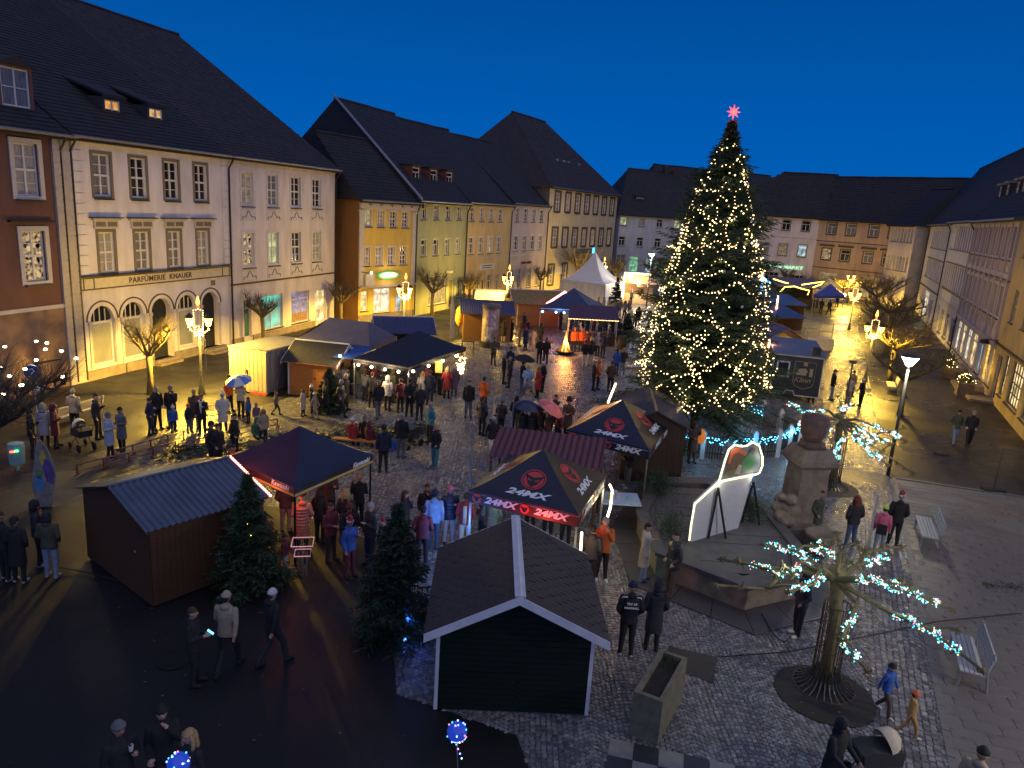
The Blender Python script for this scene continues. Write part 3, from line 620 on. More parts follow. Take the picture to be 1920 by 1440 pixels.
h.win(q(50.8), .2, 1.6, 2.6, 'shop', P_DARK, sill=False); h.win(q(47.5), .5, 2.2, 2.2, 'shop', P_GREY); h.win(q(43.5), .5, 2.2, 2.2, 'shop', P_GREY); h.win(q(39.5), .5, 2.2, 2.2, 'shop', P_DARK)
h.roof(5.5, 18.6, 0, h.L, M_TILE, e0=.02, e1=h.L, gable=False, tw=.32, th=.38); h.gutter(pipes=(.2,)); h.wall()
h = rowhouse(36.58, 18.9, 10.85, 'ornate rose white house with zigzag ornament bands and a bright row of shop windows', M_RW); q = lambda v: 36.58 - v
h.row(8, q(35.0), q(20.0), 1.25, 8.45, 10.35, 'tall', [P_LACE, P_LACE, P_GREY, P_DARK, P_GREY, P_LACE, P_DARK, P_DARK], sur=M_ORN, st=.22, sd=.1)
h.row(8, q(35.0), q(20.2), 1.25, 4.85, 6.7, 'tall', [P_LACE, P_GREY], sur=M_ORN, st=.22, sd=.1)
h.band(7.05, 7.1, .14, M_DARKMETAL, q(35.8), q(18.95)); h.band(7.2, 7.5, .12, M_ORN, q(35.8), q(18.95)); h.band(3.15, 3.35, .15, M_ORN)
for zz in (7.55, 3.9):
    for k in range(14):
        u = q(35.2) + k * 1.17; b = MB()
        b.prism([(u - .5, -.05, zz + .65), (u + .5, -.05, zz + .65), (u, -.05, zz + .05)], (0, .05, 0))
        b.prism([(u - .3, -.09, zz + .58), (u + .3, -.09, zz + .58), (u, -.09, zz + .2)], (0, .04, 0)); b.build('zigzag_ornament', M_ORN, h.o)
for k in range(9):
    u = q(36.0) + k * 2.11; b = MB(); b.box(u - .12, -.16, 3.4, u + .12, 0, 10.6); b.build('pilaster', M_ORN, h.o)
for k in range(4): h.win(q(35.9) + k * 2.72, .55, 2.3, 2.35, 'shop', [L_WHITE, L_SHOP, L_WHITE, L_SHOP][k], sill=True)
h.win(q(24.3), .6, 1.3, 2.0, 'one', L_COOL); h.win(q(22.2), .5, 1.7, 2.4, 'one', lit('lit_curtain_gold', (1, .6, .08), .95, .7, 3, (1, 1, 5))); h.win(q(20.0), .6, 1.7, 2.3, 'one', MATS['lit_curtain_gold'])
b = MB(); b.box(q(29.5), -1.3, 0, q(26), 0, .16); b.box(q(29), -.8, .16, q(26.5), 0, .32); b.box(q(22.0), -1.6, 0, q(19.3), 0, .16); b.box(q(21.6), -1.1, .16, q(19.6), 0, .32); b.build('doorstep', M_STONE, h.o)
b = MB(); b.lathe([(.0, .25), (.22, .2), (.3, .0), (.0, -.02)], 10, 0, (q(18.6), -.7, 3.25)); b.tube([(q(18.6), 0, 3.5), (q(18.6), -.7, 3.5)], .03); b.build('wall_lamp', M_DARKMETAL, h.o)
h.roof(5.5, 18.6, 0, h.L, M_TILE, e0=.02, e1=h.L, gable=False)
for k, v in enumerate((37.2, 33.3, 29.6, 27.6, 23.4, 18.9)): 
    if q(v) > -.9: dormer(h, max(.2, q(v)), 1.0, 12.2, 1.0, 1.35, 1.6, P_GREY, mat('dormer_slate', (.03, .03, .035), .7), mat('dormer_roof_pale', (.22, .2, .2), .7), kind='T', flat=True)
h.gutter(pipes=(.3,)); h.band(10.6, 10.85, .4, M_PALETRIM); h.wall()
h = rowhouse(18.88, 0, 10.9, 'warm yellow house with tall small paned shop windows next to the ornate house', M_RY); q = lambda v: 18.88 - v
h.row(5, q(16.3), q(3), 1.0, 4.85, 6.75, 'x8', [P_DARK]); h.row(5, q(16.5), q(3), 1.0, 8.6, 10.4, 'x8', [P_DARK, P_GREY])
h.win(q(17.6), .1, 1.3, 2.7, 'one', P_DARK, sill=False)
h.win(q(15.6), .75, 1.1, 2.35, 'shop6', L_SHOP, fm=M_BROWNTRIM); h.win(q(13.4), .75, 3.0, 2.35, 'shop6', L_SHOP, fm=M_BROWNTRIM); h.win(q(9.5), .75, 3.0, 2.35, 'shop6', L_SHOP, fm=M_BROWNTRIM)
h.band(3.3, 3.42, .12, M_DARKMETAL); b = MB(); b.box(q(17.9), -1.3, 0, q(16), 0, .15); b.build('doorstep', M_STONE, h.o)
h.roof(5.5, 18.6, 0, h.L, M_TILE, e0=.02, gable=False); h.wall()
# ================================================================== ground
def inpoly(px, py, poly):
    r = np.zeros(px.shape, bool); n = len(poly); j = n - 1
    for i in range(n):
        xi, yi = poly[i][0], poly[i][1]; xj, yj = poly[j][0], poly[j][1]
        c_ = ((yi > py) != (yj > py)) & (px < (xj - xi) * (py - yi) / (yj - yi + 1e-12) + xi)
        r ^= c_; j = i
    return r
def wet(name, rgb, r0=.22, r1=.5, island=0.0, var=.25, scale=.5, bump=.25, bscale=60, cells=None, spec=.5, patch=None):
    m = mat(name, rgb, .4, var=var, scale=scale, bump=bump, bscale=bscale, island=island, spec=spec); n = m.node_tree; b = n.nodes['Principled BSDF']
    t = n.nodes.new('ShaderNodeTexCoord'); z = n.nodes.new('ShaderNodeTexNoise'); z.inputs['Scale'].default_value = .35; z.inputs['Detail'].default_value = 5
    n.links.new(t.outputs['Object'], z.inputs['Vector']); q = n.nodes.new('ShaderNodeMapRange'); q.inputs['From Min'].default_value = .38; q.inputs['From Max'].default_value = .62
    q.inputs['To Min'].default_value = r0; q.inputs['To Max'].default_value = r1; n.links.new(z.outputs[0], q.inputs[0]); n.links.new(q.outputs[0], b.inputs['Roughness'])
    if cells:
        bp = [x for x in n.nodes if x.type == 'BUMP'][0]
        v = n.nodes.new('ShaderNodeTexVoronoi'); v.feature = 'DISTANCE_TO_EDGE'; v.inputs['Scale'].default_value = cells; v.inputs['Randomness'].default_value = .55
        n.links.new(t.outputs['Object'], v.inputs['Vector']); k = n.nodes.new('ShaderNodeMapRange'); k.inputs['From Max'].default_value = .16; k.inputs['To Max'].default_value = 1.0
        n.links.new(v.outputs['Distance'], k.inputs[0]); b2 = n.nodes.new('ShaderNodeBump'); b2.inputs['Distance'].default_value = .03; b2.inputs['Strength'].default_value = .9
        n.links.new(k.outputs[0], b2.inputs['Height']); n.links.new(bp.outputs[0], b2.inputs['Normal']); n.links.new(b2.outputs[0], b.inputs['Normal'])
        v2 = n.nodes.new('ShaderNodeTexVoronoi'); v2.inputs['Scale'].default_value = cells; v2.inputs['Randomness'].default_value = .55; n.links.new(t.outputs['Object'], v2.inputs['Vector'])
        sx = n.nodes.new('ShaderNodeSeparateColor'); n.links.new(v2.outputs['Color'], sx.inputs[0]); k2 = n.nodes.new('ShaderNodeMapRange'); k2.inputs['To Min'].default_value = .55; k2.inputs['To Max'].default_value = 1.35
        n.links.new(sx.outputs[0], k2.inputs[0]); ml = n.nodes.new('ShaderNodeMath'); ml.operation = 'MULTIPLY'; k3 = n.nodes.new('ShaderNodeMapRange'); k3.inputs['From Max'].default_value = .05; k3.inputs['To Min'].default_value = .25
        n.links.new(v.outputs['Distance'], k3.inputs[0]); n.links.new(k3.outputs[0], ml.inputs[0]); n.links.new(k2.outputs[0], ml.inputs[1])
        old = b.inputs['Base Color'].links[0].from_socket; sc = n.nodes.new('ShaderNodeVectorMath'); sc.operation = 'SCALE'
        n.links.new(old, sc.inputs[0]); n.links.new(ml.outputs[0], sc.inputs['Scale']); n.links.new(sc.outputs[0], b.inputs['Base Color'])
    if patch:
        v = n.nodes.new('ShaderNodeTexBrick'); v.inputs['Scale'].default_value = patch; v.inputs['Color1'].default_value = (.75,) * 3 + (1,); v.inputs['Color2'].default_value = (1.5,) * 3 + (1,); v.inputs['Mortar'].default_value = (.5,) * 3 + (1,)
        v.inputs['Mortar Size'].default_value = .008; v.offset = .37; v.inputs['Bias'].default_value = -.25
        mp = n.nodes.new('ShaderNodeMapping'); mp.inputs['Rotation'].default_value = (0, 0, -1.16); n.links.new(t.outputs['Object'], mp.inputs[0]); n.links.new(mp.outputs[0], v.inputs['Vector'])
        old = b.inputs['Base Color'].links[0].from_socket; sc = n.nodes.new('ShaderNodeVectorMath'); sc.operation = 'MULTIPLY'
        n.links.new(old, sc.inputs[0]); n.links.new(v.outputs['Color'], sc.inputs[1]); n.links.new(sc.outputs[0], b.inputs['Base Color'])
    return m
M_ASPH = wet('asphalt_wet', (.024, .0235, .025), .25, .55, patch=.16, spec=.4, bump=.7, bscale=45)
M_SETT = wet('sett_stone_far', (.105, .105, .115), .26, .44, cells=8.5)
M_ROAD = wet('road_smooth_dark', (.011, .011, .012), .4, .65, spec=.3, bump=.4, bscale=80)
b = MB(); b.quad((-500, -40, 0), (500, -40, 0), (500, 900, 0), (-500, 900, 0)); struct(b.build('ground', M_ASPH))
b = MB(); b.poly([(-16, 5, .004), (1.2, 5, .004), (.7, 10.9, .004), (.5, 11.7, .004), (-1.9, 12.63, .004), (-3.2, 19, .004), (-8, 21.5, .004), (-14, 20, .004)]); struct(b.build('road', M_ROAD))
SQ = [(-15, 24.5), (-8, 21.5), (-3.2, 19), (-1.9, 12.63), (.5, 11.66), (.72, 10.9), (1.2, 6), (6.8, 6), (8.42, 11.53), (15.26, 27.6), (17.2, 34), (22, 46), (35, 79), (31, 92), (14, 93), (6, 76), (0, 63), (-4.5, 51), (-8, 41), (-11, 33)]
b = MB(); b.poly([(x, y, .006) for x, y in SQ]); PAVE = struct(b.build('paving', M_SETT))
SLAB = [(6.8, 6), (8.42, 11.53), (15.26, 27.6), (19.73, 26.26), (34, 22), (34, 4), (7, 4)]
M_SLAB = wet('slab_stone', (.12, .113, .11), .24, .52, island=.12, bump=.3, bscale=60)
b = MB(); b.poly([(x, y, .007) for x, y in SLAB]); FOOT = struct(b.build('footway', M_SLAB))
# regions kept free of small stones
FOUNT = [(4.2, 18.2), (6.2, 16.6), (8.0, 17.5), (8.5, 19.2), (8.45, 22.6), (7, 24.3), (5.2, 24), (4.1, 21)]
fc = (6.4, 20.4)
RING = [(fc[0] + (x - fc[0]) * 1.32, fc[1] + (y - fc[1]) * 1.28) for x, y in FOUNT]
HUT1 = [(-1.1, 12.3), (1.9, 12.45), (1.75, 15.4), (-1.2, 15.2)]
PLATE = [(3.67, 14.18), (4.63, 13.58), (4.99, 14.52), (3.97, 14.86)]
PIT1, PIT2 = (6.95, 13.45), (12.25, 26.1)
CH0, CHX = Vector((2.25, 11.72, 0)), Vector((.975, -.22, 0)).normalized(); CHY = Vector((CHX.y, -CHX.x, 0)); CHY = CHY if CHY.y < 0 else -CHY
CHESS = [tuple(CH0), tuple(CH0 + CHX * 2.7), tuple(CH0 + CHX * 2.7 + CHY * 4), tuple(CH0 + CHY * 4)]
def stones(poly, maxd, mode, size, arc=None, seed=1, ang=0.0, excl=()):
    rg = np.random.default_rng(seed); P = np.array([p[:2] for p in poly]); x0, y0 = P.min(0); x1, y1 = P.max(0); y1 = min(y1, maxd)
    out_ = []; ca, sa = math.cos(ang), math.sin(ang)
    if mode == 'arc':
        W_, R_ = arc; sx, sy = size
        for ci in range(int((x1 - x0) / W_) + 3):
            xc = x0 + (ci - .5) * W_; th = math.asin(min(.98, W_ / 2 / R_)); n = max(3, int(2 * th * R_ / sx))
            t = (np.arange(n) + .5) / n * 2 * th - th
            for j in range(int((y1 - y0 + R_) / sy) + 2):
                tt = t + rg.uniform(-.1, .1) * sx / R_
                X = xc + R_ * np.sin(tt); Y = y0 + j * sy - R_ * (1 - np.cos(tt)) * 1.0
                out_.append(np.stack([X, Y, -tt, np.full(n, 2 * th * R_ / n), np.full(n, sy)], 1))
    else:
        sx, sy = size; diag = 60
        for j in range(-int(diag / sy), int(diag / sy)):
            n = int(2 * diag / sx); X0 = (np.arange(n) + (.5 if j % 2 else 0) + rg.uniform(-.12, .12)) * sx - diag; Y0 = np.full(n, j * sy)
            X = x0 + X0 * ca - Y0 * sa; Y = y0 + X0 * sa + Y0 * ca; k = (X > x0 - 1) & (X < x1 + 1) & (Y > y0 - 1) & (Y < y1 + 1)
            out_.append(np.stack([X[k], Y[k], np.full(k.sum(), ang), np.full(k.sum(), sx), np.full(k.sum(), sy)], 1))
    A_ = np.concatenate(out_); k = inpoly(A_[:, 0], A_[:, 1], [tuple(p[:2]) for p in poly]) & (np.hypot(A_[:, 0], A_[:, 1]) < maxd)
    # only what the view can reach
    ang_ = np.arctan2(A_[:, 0], A_[:, 1]); k &= (ang_ < .85) & (ang_ > -.75)
    for e_ in excl:
        if len(e_) == 2: k &= np.hypot(A_[:, 0] - e_[0][0], A_[:, 1] - e_[0][1]) > e_[1]
        else: k &= ~inpoly(A_[:, 0], A_[:, 1], [tuple(p[:2]) for p in e_])
    return A_[k]
def lay(A_, gap, hmin, hmax, cham, m, parent, name, stuff_name, nparts=300, jit=.004, rot=.05, seed=3, shr=(.95, 1.03), tilt=.035):
    rg = np.random.default_rng(seed); d = np.hypot(A_[:, 0], A_[:, 1]); A_ = A_[np.argsort(d)]; n = len(A_)
    w = (A_[:, 3] - gap) / 2 * rg.uniform(*shr, n); h_ = (A_[:, 4] - gap) / 2 * rg.uniform(*shr, n); th = A_[:, 2] + rg.normal(0, rot, n); z = rg.uniform(hmin, hmax, n)
    x = A_[:, 0] + rg.normal(0, jit, n); y = A_[:, 1] + rg.normal(0, jit, n); tx, ty = rg.normal(0, tilt, n), rg.normal(0, tilt, n)
    k0 = min(nparts, n); var = []
    for v in range(8):
        b_ = MB(); q = [rg.uniform(1 - cham, 1, 2) for _ in range(4)]; S = [(-1, -1), (1, -1), (1, 1), (-1, 1)]
        lo = [(s[0] * q[i][0], s[1] * q[i][1], 0) for i, s in enumerate(S)]; hi = [(p[0] * (1 - cham), p[1] * (1 - cham), 1) for p in lo]
        b_.add(lo + hi, [(4, 5, 6, 7)] + [(i, (i + 1) % 4, 4 + (i + 1) % 4, 4 + i) for i in range(4)]); var.append(b_.mesh(name, m))
    for i in range(k0):
        o = bpy.data.objects.new(name, var[i % 8]); COL.objects.link(o); o.parent = parent; o.location = (x[i], y[i], .004)
        o.rotation_euler = (tx[i] * .5, ty[i] * .5, th[i]); o.scale = (w[i], h_[i], z[i])
    if n > k0:
        s_ = slice(k0, n); N = n - k0; S = np.array([(-1, -1), (1, -1), (1, 1), (-1, 1)], float)
        q = rg.uniform(1 - cham, 1, (N, 4, 2)); lo = S[None] * q; hi = lo * (1 - cham); L_ = np.concatenate([lo, hi], 1) * np.stack([w[s_], h_[s_]], 1)[:, None, :]
        ca, sa = np.cos(th[s_])[:, None], np.sin(th[s_])[:, None]
        X = x[s_][:, None] + L_[..., 0] * ca - L_[..., 1] * sa; Y = y[s_][:, None] + L_[..., 0] * sa + L_[..., 1] * ca
        Z = np.concatenate([np.zeros((N, 4)), z[s_][:, None] + L_[:, 4:, 0] * tx[s_][:, None] + L_[:, 4:, 1] * ty[s_][:, None]], 1) + .004
        V_ = np.stack([X, Y, Z], 2).reshape(-1, 3); k = np.arange(N)[:, None] * 8
        F_ = np.concatenate([k + np.array([[4, 5, 6, 7]])] + [k + np.array([[i, (i + 1) % 4, 4 + (i + 1) % 4, 4 + i]]) for i in range(4)])
        stuff(link(stuff_name, fast_mesh(stuff_name, V_, F_, m), parent))
M_STN = wet('sett_stone', (.15, .147, .15), .17, .42, spec=.7, island=.5, var=.3, scale=5, bump=.4, bscale=90)
STRIPW = 2.6
sdir = (Vector((15.26, 27.6)) - Vector((8.42, 11.53))).normalized(); sa_ = math.atan2(sdir.y, sdir.x)
snrm = Vector((-sdir.y, sdir.x))
e0, e1 = Vector((7.0, 8.2)), Vector((15.4, 27.9))
STRIP = [tuple(e0), tuple(e1), tuple(e1 + snrm * STRIPW * .55), tuple(e0 + snrm * STRIPW * .45)]
EX = [RING, PLATE, (PIT1, 1.02), (PIT2, 1.0), CHESS, HUT1]
SQN = [(-1.9, 12.63), (.5, 11.66), (.72, 10.9), (1.2, 7.5), (7.0, 7.8), (15.4, 27.9), (12, 29.5), (6, 27.5), (2.2, 24), (1.5, 17.5), (-1.2, 17.5)]
STRIP2 = [(15.4, 27.9), (35.6, 76), (33.4, 76.9), (13.1, 28.9)]
FIELD = [(-6.5, 22.5), (-3.2, 19.2), (-1.2, 17.6), (1.4, 17.6), (2.2, 24), (6, 27.5), (12, 29.5), (13.0, 29.0), (22.5, 52), (19, 56), (-2, 57), (-4.5, 51), (-8, 41)]
A1 = stones(SQN, 29, 'arc', (.105, .108), arc=(1.9, 1.35), excl=EX + [STRIP])
lay(A1, .010, .012, .019, .13, M_STN, PAVE, 'sett', 'sett_stones')
A4 = stones(STRIP2, 85, 'grid', (.20, .15), ang=sa_, seed=9); lay(A4, .014, .012, .022, .14, M_STN, PAVE, 'sett', 'sett_lane', nparts=0, tilt=.06)
A5 = stones(FIELD, 62, 'arc', (.145, .145), arc=(2.2, 1.6), seed=11); lay(A5, .014, .012, .022, .14, M_STN, PAVE, 'sett', 'sett_field', nparts=0, tilt=.05)
A2 = stones(STRIP, 30, 'grid', (.16, .13), ang=sa_, excl=EX); lay(A2, .010, .012, .019, .11, M_STN, PAVE, 'sett', 'sett_rows', nparts=0)
SL = [(7.0, 7.0), (8.55, 11.5), (15.45, 27.5), (19.73, 26.2), (31, 23), (31, 7)]
A3 = stones(SL, 40, 'grid', (.70, .37), ang=math.atan2(-1.34, 4.47) + .02, seed=5); lay(A3, .014, .011, .016, .02, M_SLAB, FOOT, 'slab', 'slabs', nparts=300, jit=.001, rot=.001, shr=(.992, 1.0), tilt=.0015)
# kerb line of the sett strip and the edge line of the slabs
for (p, q_) in (((7.05, 8.0), (15.5, 27.75)), ((15.35, 27.75), (30, 23.4))):
    p, q_ = Vector(p), Vector(q_); L_ = (q_ - p).length; d = (q_ - p).normalized(); n_ = int(L_ / .8)
    for i in range(n_):
        b = MB(); b.box(.01, -.07, 0, L_ / n_ - .01, .07, .03); b.build('kerbstone', M_STONE if False else mat('granite', (.12, .115, .11), .5, var=.25, scale=20), FOOT, loc=(p.x + d.x * L_ * i / n_, p.y + d.y * L_ * i / n_, .0), rz=math.atan2(d.y, d.x))
# ring of big slabs round the fountain
M_RING = wet('ring_slab', (.06, .058, .058), .28, .5, island=.3)
for i in range(len(RING)):
    a_, c_ = Vector(FOUNT[i]), Vector(FOUNT[(i + 1) % 8]); A_, C_ = Vector(RING[i]), Vector(RING[(i + 1) % 8]); n_ = max(2, round((C_ - A_).length / 1.1))
    for k in range(n_):
        f0, f1 = k / n_ + .004, (k + 1) / n_ - .004; b = MB()
        P4 = [a_.lerp(c_, f0), A_.lerp(C_, f0), A_.lerp(C_, f1), a_.lerp(c_, f1)]; b.prism([(p.x, p.y, .0) for p in P4], (0, 0, .045)); b.build('border_slab', M_RING, PAVE)
M_CB = mat('chess_dark', (.03, .032, .036), .35, var=.2); M_CW = mat('chess_light', (.20, .19, .18), .4, var=.2)
for i in range(6):
    for j in range(8):
        b = MB(); b.box(.004, .004, 0, .446, .446, .03); o = b.build('chess_tile', M_CB if (i + j) % 2 else M_CW, PAVE, loc=tuple(CH0 + CHX * (i * .45) + CHY * (j * .45)) , rz=math.atan2(CHX.y, CHX.x)); o.location += CHY * .45
# the bronze plate set in the setts
b = MB(); b.prism([(x, y, 0) for x, y in PLATE], (0, 0, .03)); pl = b.build('ground_plate', mat('bronze_plate', (.018, .016, .015), .5, var=.2)); tag(pl, 'dark bronze plate with raised lines of text set into the setts by the stone planter', 'plaque')
p0 = Vector((3.8, 14.17, .031)); dx = Vector((.86, -.5, 0)).normalized(); dy = Vector((.25, .72, 0)).normalized(); b = MB()
for r in range(9):
    x = .0 + random.random() * .1
    while x < 1.0:
        w = random.uniform(.05, .16); q0 = p0 + dx * x + dy * (.07 + r * .075); b.prism([tuple(q0), tuple(q0 + dx * w), tuple(q0 + dx * w + dy * .025), tuple(q0 + dy * .025)], (0, 0, .003)); x += w + .03
stuff(b.build('raised_text', mat('bronze_rub', (.06, .05, .03), .5), pl))
# dark tree pits
for k_, (cx_, cy_) in enumerate((PIT1, PIT2)):
    b = MB(); b.lathe([(1.0, .0), (1.0, .03), (.0, .03)], 32, 0, (cx_, cy_, 0)); struct(b.build('tree_pit_path', mat('pit_soil', (.018, .016, .014), .7, bump=.6, bscale=20)))
# fallen leaves and drain covers
b = MB(); rg = random.Random(15)
for i in range(900):
    cx_, cy_, r = rg.choice(((7, 13.7, 2.2), (12.3, 26, 2.2), (-16, 33, 3), (21, 38, 3), (13, 18, 4), (-4, 14, 5), (3, 24, 5), (18, 24, 4))); x, y = cx_ + rg.gauss(0, r * .6), cy_ + rg.gauss(0, r * .6); a_ = rg.random() * 6.3; s_ = rg.uniform(.015, .04)
    b.add([(x + s_ * math.cos(a_ + k * 1.57), y + s_ * math.sin(a_ + k * 1.57) * .7, .03 + rg.uniform(0, .02)) for k in range(4)], [(0, 1, 2, 3)])
o = stuff(b.build('leaves', mat('leaf_litter', (.09, .055, .02), .6, var=.3, island=.6))); o['label'] = 'scattered wet leaves and paper scraps on the paving'
for (x, y) in ((-6.6, 13.2), (-13, 30.5), (19.5, 31.5), (1.2, 34)): b = MB(); b.lathe([(.33, 0), (.33, .02), (.29, .024), (.0, .024)], 20, 0, (x, y, .008)); o = struct(b.build('ground_drain_cover', mat('cast_iron', (.02, .02, .02), .4, metal=.5, bump=1, bscale=30)))
# strip of planting on the slabs by the far bench
b = MB()
for i in range(900):
    t = random.random(); x, y = 13.6 + 6.5 * t, 18.9 - 2.6 * t + .5 * math.sin(t * 5); x += random.gauss(0, .12); y += random.gauss(0, .16); hh = random.uniform(.03, .09); a_ = random.random() * 6.28
    b.add([(x - .02 * math.cos(a_), y - .02 * math.sin(a_), .02), (x + .02 * math.cos(a_), y + .02 * math.sin(a_), .02), (x + random.gauss(0, .03), y + random.gauss(0, .03), hh)], [(0, 1, 2)])
M_GRASS = mat('weed_green', (.035, .06, .015), .8, var=.4)
stuff(b.build('weeds', M_GRASS)); bpy.data.objects['weeds']['label'] = 'low strip of weeds across the slabs behind the far bench'
# fir branches strewn round the pavilion on the square
b = MB(); rg = random.Random(4)
for i in range(2600):
    t = rg.random(); w = rg.gauss(0, .45)
    if rg.random() < .75: x, y = -12.5 + 9.2 * t, 24.8 + 5.2 * t + w
    else: x, y = -7.5 + rg.random() * 4, 27.5 + rg.random() * 2.2
    a_ = rg.random() * 6.28; l = rg.uniform(.12, .4); zz = rg.uniform(.02, .22)
    b.add([(x, y, zz), (x + l * math.cos(a_), y + l * math.sin(a_), zz + .05), (x + l * .6 * math.cos(a_ + .25), y + l * .6 * math.sin(a_ + .25), zz + rg.uniform(0, .1))], [(0, 1, 2)])
o = stuff(b.build('fir_foliage', mat('fir_green', (.022, .042, .016), .7, var=.5, scale=3, island=.5))); o['label'] = 'bank of cut fir branches laid on the ground behind the purple tent'
# ================================================================== market
def tarp(name, rgb, rough=.5, bump=.25): return mat(name, rgb, rough, var=.12, scale=2, bump=bump, bscale=6, spec=.4)
M_ALU = mat('tent_aluminium', (.42, .42, .42), .35, metal=.8, var=.05)
class Gazebo:
    def __init__(s, cs, ze, za, label, mats, legm=None, val=.28, apex=None, group=None, valm=None, stripe=None, pw=1.18, legs=(0, 1, 2, 3), base=0.0):
        s.c = [Vector((p[0], p[1], ze)) for p in cs]; ctr = sum(s.c, Vector()) / 4
        s.o = thing('gazebo', label, 'gazebo', (ctr.x, ctr.y, 0), 0, group); s.off = Vector((ctr.x, ctr.y, 0)); s.ze, s.za, s.pw = ze, za, pw
        s.ap = Vector((ctr.x, ctr.y, za)) if apex is None else Vector((apex[0], apex[1], za))
        for k in range(4):
            b = MB(); NA, NS = 8, 8
            vs = [s.pt(k, -1 + 2 * i / NA, j / NS) for j in range(NS + 1) for i in range(NA + 1)]
            fs = [(j * (NA + 1) + i, j * (NA + 1) + i + 1, (j + 1) * (NA + 1) + i + 1, (j + 1) * (NA + 1) + i) for j in range(NS) for i in range(NA)]
            b.add(vs, fs); m = mats[k % len(mats)]; o = b.build('canopy_panel', m, s.o, smooth=True)
            a_, c_ = s.c[k] - s.off, s.c[(k + 1) % 4] - s.off; d = (c_ - a_).normalized(); nn = Vector((d.y, -d.x, 0))
            b = MB(); b.prism([tuple(a_ + nn * .012), tuple(c_ + nn * .012), tuple(c_ + nn * .012 - Vector((0, 0, val))), tuple(a_ + nn * .012 - Vector((0, 0, val)))], tuple(-nn * .01)); v = b.build('valance', (valm or mats)[k % len(valm or mats)], s.o)
            if stripe:
                b = MB(); z0, z1 = val - .10, val - .03
                b.prism([tuple(a_ + nn * .016 - Vector((0, 0, z0))), tuple(c_ + nn * .016 - Vector((0, 0, z0))), tuple(c_ + nn * .016 - Vector((0, 0, z1))), tuple(a_ + nn * .016 - Vector((0, 0, z1)))], tuple(nn * .003)); b.build('valance_stripe', stripe, v)
        for k in legs:
            p = s.c[k] - s.off; i_ = (Vector((0, 0, p.z)) - p).normalized() * .06; b = MB(); x, y = p.x + i_.x, p.y + i_.y
            b.box(x - .025, y - .025, 0, x + .025, y + .025, ze - .02); b.box(x - .06, y - .06, 0, x + .06, y + .06, .02); b.build('leg', legm or M_ALU, s.o)
        b = MB()
        for k in range(4):
            a_, c_ = s.c[k] - s.off, s.c[(k + 1) % 4] - s.off; b.tube([tuple(a_ - Vector((0, 0, .06))), tuple(c_ - Vector((0, 0, .06)))], .018, 4)
        b.build('frame', legm or M_ALU, s.o)
    def pt(s, k, a, t, lift=0.0):
        p0, p1 = s.c[k], s.c[(k + 1) % 4]; m = (p0 + p1) / 2; h_ = (p1 - p0) / 2; b_ = m.lerp(s.ap, t) + h_ * a * (1 - t)
        b_.z = s.ze + (s.za - s.ze) * (t ** s.pw) - .05 * (1 - a * a) * (1 - t) * t * 2; b_ -= s.off
        if lift:
            nn = (p1 - p0).cross(s.ap - m).normalized(); nn = nn if nn.z > 0 else -nn; b_ += nn * lift
        return b_
    def decal(s, k, verts_xy, faces, m, x0, y0, lift=.015, name='print', parent=None, flip=False):
        """flat print laid on the canopy: x along the edge, y up the slope, in metres"""
        p0, p1 = s.c[k], s.c[(k + 1) % 4]; half = (p1 - p0).length / 2; mid = (p0 + p1) / 2; sl = (s.ap - mid).length; vs = []
        for x, y in verts_xy:
            t = (y0 + y) / sl; vs.append(s.pt(k, (x0 + x) / half / max(.05, 1 - t), t, lift))
        b = MB(); b.add(vs, faces); return b.build(name, m, s.o)
    def text(s, k, txt, size, m, x0, y0, **kw):
        me = text_mesh(txt, size, 0.0, m, **kw); vs = [(v.co.x, v.co.y) for v in me.vertices]; fs = [tuple(p.vertices) for p in me.polygons]; bpy.data.meshes.remove(me)
        return s.decal(k, vs, fs, m, x0, y0, name='lettering')
    def vtext(s, k, txt, size, m, x0, z0, me=None, **kw):
        a_, c_ = s.c[k] - s.off, s.c[(k + 1) % 4] - s.off; d = (c_ - a_).normalized(); nn = Vector((d.y, -d.x, 0)); mid = (a_ + c_) / 2
        me = me or text_mesh(txt, size, .004, m, **kw); o = link('lettering', me, s.o); o.matrix_local = frame(mid + d * x0 + nn * .026 + Vector((0, 0, z0)), d, (0, 0, 1)); return o
def circle(r, n=28, c0=(0, 0)): return [(c0[0] + r * math.cos(2 * math.pi * i / n), c0[1] + r * math.sin(2 * math.pi * i / n)) for i in range(n)]
MASK_H = [(-.62, -.05), (-.95, .62), (-.52, .38), (-.25, .30), (0, .22), (.25, .30), (.52, .38), (.95, .62), (.62, -.05), (.42, -.5), (.15, -.72), (0, -.95), (-.15, -.72), (-.42, -.5)]
def devil(g, k, r, x0, y0, mr, md):
    """round mark with a horned mask"""
    N = 28; v = circle(r, N) + circle(r * .9, N); g.decal(k, v, [(i, (i + 1) % N, N + (i + 1) % N, N + i) for i in range(N)], mr, x0, y0, .018, 'logo_ring')
    g.decal(k, circle(r * .82, N) + [(0, 0)], [(i, (i + 1) % N, N) for i in range(N)], mr, x0, y0, .014, 'logo_disc')
    v = [(x * r * .88, y * r * .88) for x, y in MASK_H] + [(0, -.1 * r)]; n = len(MASK_H); g.decal(k, v, [(i, (i + 1) % n, n) for i in range(n)], md, x0, y0, .024, 'logo_mask')
    for sg_ in (-1, 1): g.decal(k, [(sg_ * .12 * r, -.12 * r), (sg_ * .5 * r, .08 * r), (sg_ * .42 * r, -.1 * r), (sg_ * .2 * r, -.2 * r)], [(0, 1, 2, 3)], mr, x0, y0, .03, 'logo_eye')
